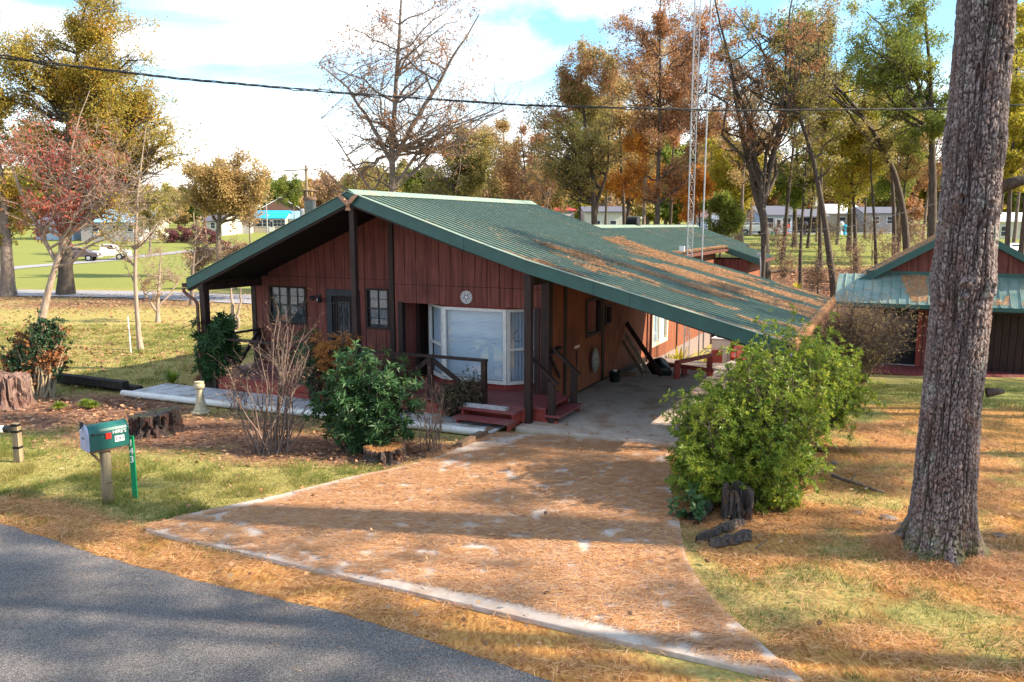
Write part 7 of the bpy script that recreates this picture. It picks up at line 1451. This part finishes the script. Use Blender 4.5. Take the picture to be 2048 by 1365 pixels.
litter(3600, -9, 9, 5.0, 17, .06, lambda x, y: (n2(x, y, 1.0, 61) > .45) * .45 * (~inpoly(x, y, rp_)), 'scattered single leaves over the driveway and right lawn', .09)
M['litterbrown'] = pm('pine_cone_brown', (.16, .08, .045), (.32, .19, .11), 40, .9)
cone = None
for i, (px, py) in enumerate([(972, 1290), (1086, 1195), (1420, 1130), (1640, 1250)]):
    q = G(px, py)
    if cone is None:
        mb = MB(); n = 9
        for k in range(n): rr_ = .022 * math.sin(PI * (k + .8) / (n + 1)); mb.lathe([(rr_ * .5, k * .009 - .002), (rr_ + .004, k * .009 + .003), (rr_ * .6, k * .009 + .008)], (0, 0, 0), 8)
        cone = mb.build('pine_cone', M['litterbrown'], None, base=(0, 0, 0)); c = cone
    else: c = cone.copy(); link(c)
    c.location = q + (0, 0, .035); c.rotation_euler = (1.45, .2, i * 1.9); meta(c, 'small brown pine cone lying among the fallen needles', 'pine cone', 'pine cones on the ground')
# needles on the roofs and in the gutters
def roofneedles(n, label, root, par, u0, u1, v0, v1, zf, seed, thr, st=(.22, 1.1), zl=.03, fixed=False):
    u = rg.uniform(u0, u1, n); v_ = rg.uniform(v0, v1, n); q = fbm(np.stack([u * st[0] * 2.2, v_ * st[1] * 1.3, 0 * u], -1), seed, 4); w_ = (u - u0) / (u1 - u0)
    k = fixed | (q > thr - .14 * w_) ; u, v_ = u[k], v_[k]; z = zf(u) + zl * rg.uniform(.6, 1.7, len(u)); a = rg.normal(0, .9, len(u)); p = np.stack([u, v_, z], 1); vv, f = strips(p, a, rg.uniform(.08, .17, len(u)), .0065, tilt=.15)
    me = npmesh('pine_needles', vv - BASE[par], [f], L_['needle']); o = place('pine_needles', me, par, BASE[par]); o['kind'] = 'stuff'; return o
RPX = [p[0] for p in PR]; RPZ = [p[1] for p in PR]
roofneedles(120000, '', house, roof, -7.5, -1.6, VF + .1, VB - .1, lambda u: np.interp(u, RPX, RPZ), 5, .60)
roofneedles(5000, '', house, roof, -10.4, -6, VF + .1, VB - .1, lambda u: np.interp(u, RPX, RPZ), 8, .66)
roofneedles(9000, '', house, gut, -1.56, -1.43, VF, VB, lambda u: 1.885 + 0 * u, 6, 0, zl=.09, fixed=True)
roofneedles(7000, '', house, wroof, -8.4, -6.2, 23.6, 35, lambda u: np.interp(u, [-8.6, -6.15], [3.94, 3.095]), 7, .66)
roofneedles(5000, '', house, wroof, -6.3, -6.05, 23.6, 32.4, lambda u: 3.05 + 0 * u, 7, 0, zl=.09, fixed=True)
roofneedles(16000, '', shed, proof, -1.4, 4.8, SP + .1, SV - .1, lambda u: 1.56 + 0 * u, 9, .60, st=(.8, .5))
o = C.objects[-1]
me = o.data; co = np.empty(len(me.vertices) * 3, np.float32); me.vertices.foreach_get('co', co); co = co.reshape(-1, 3); co[:, 2] += (co[:, 1] + BASE[proof][1] - SP) / (SV - SP) * .84; me.vertices.foreach_set('co', co.ravel()); me.update()
roofneedles(14000, '', shed, sroof, -1.6, 1.85, SV - .2, 34, lambda u: 4.02 - .60 * np.abs(u - 1.9), 10, .5)
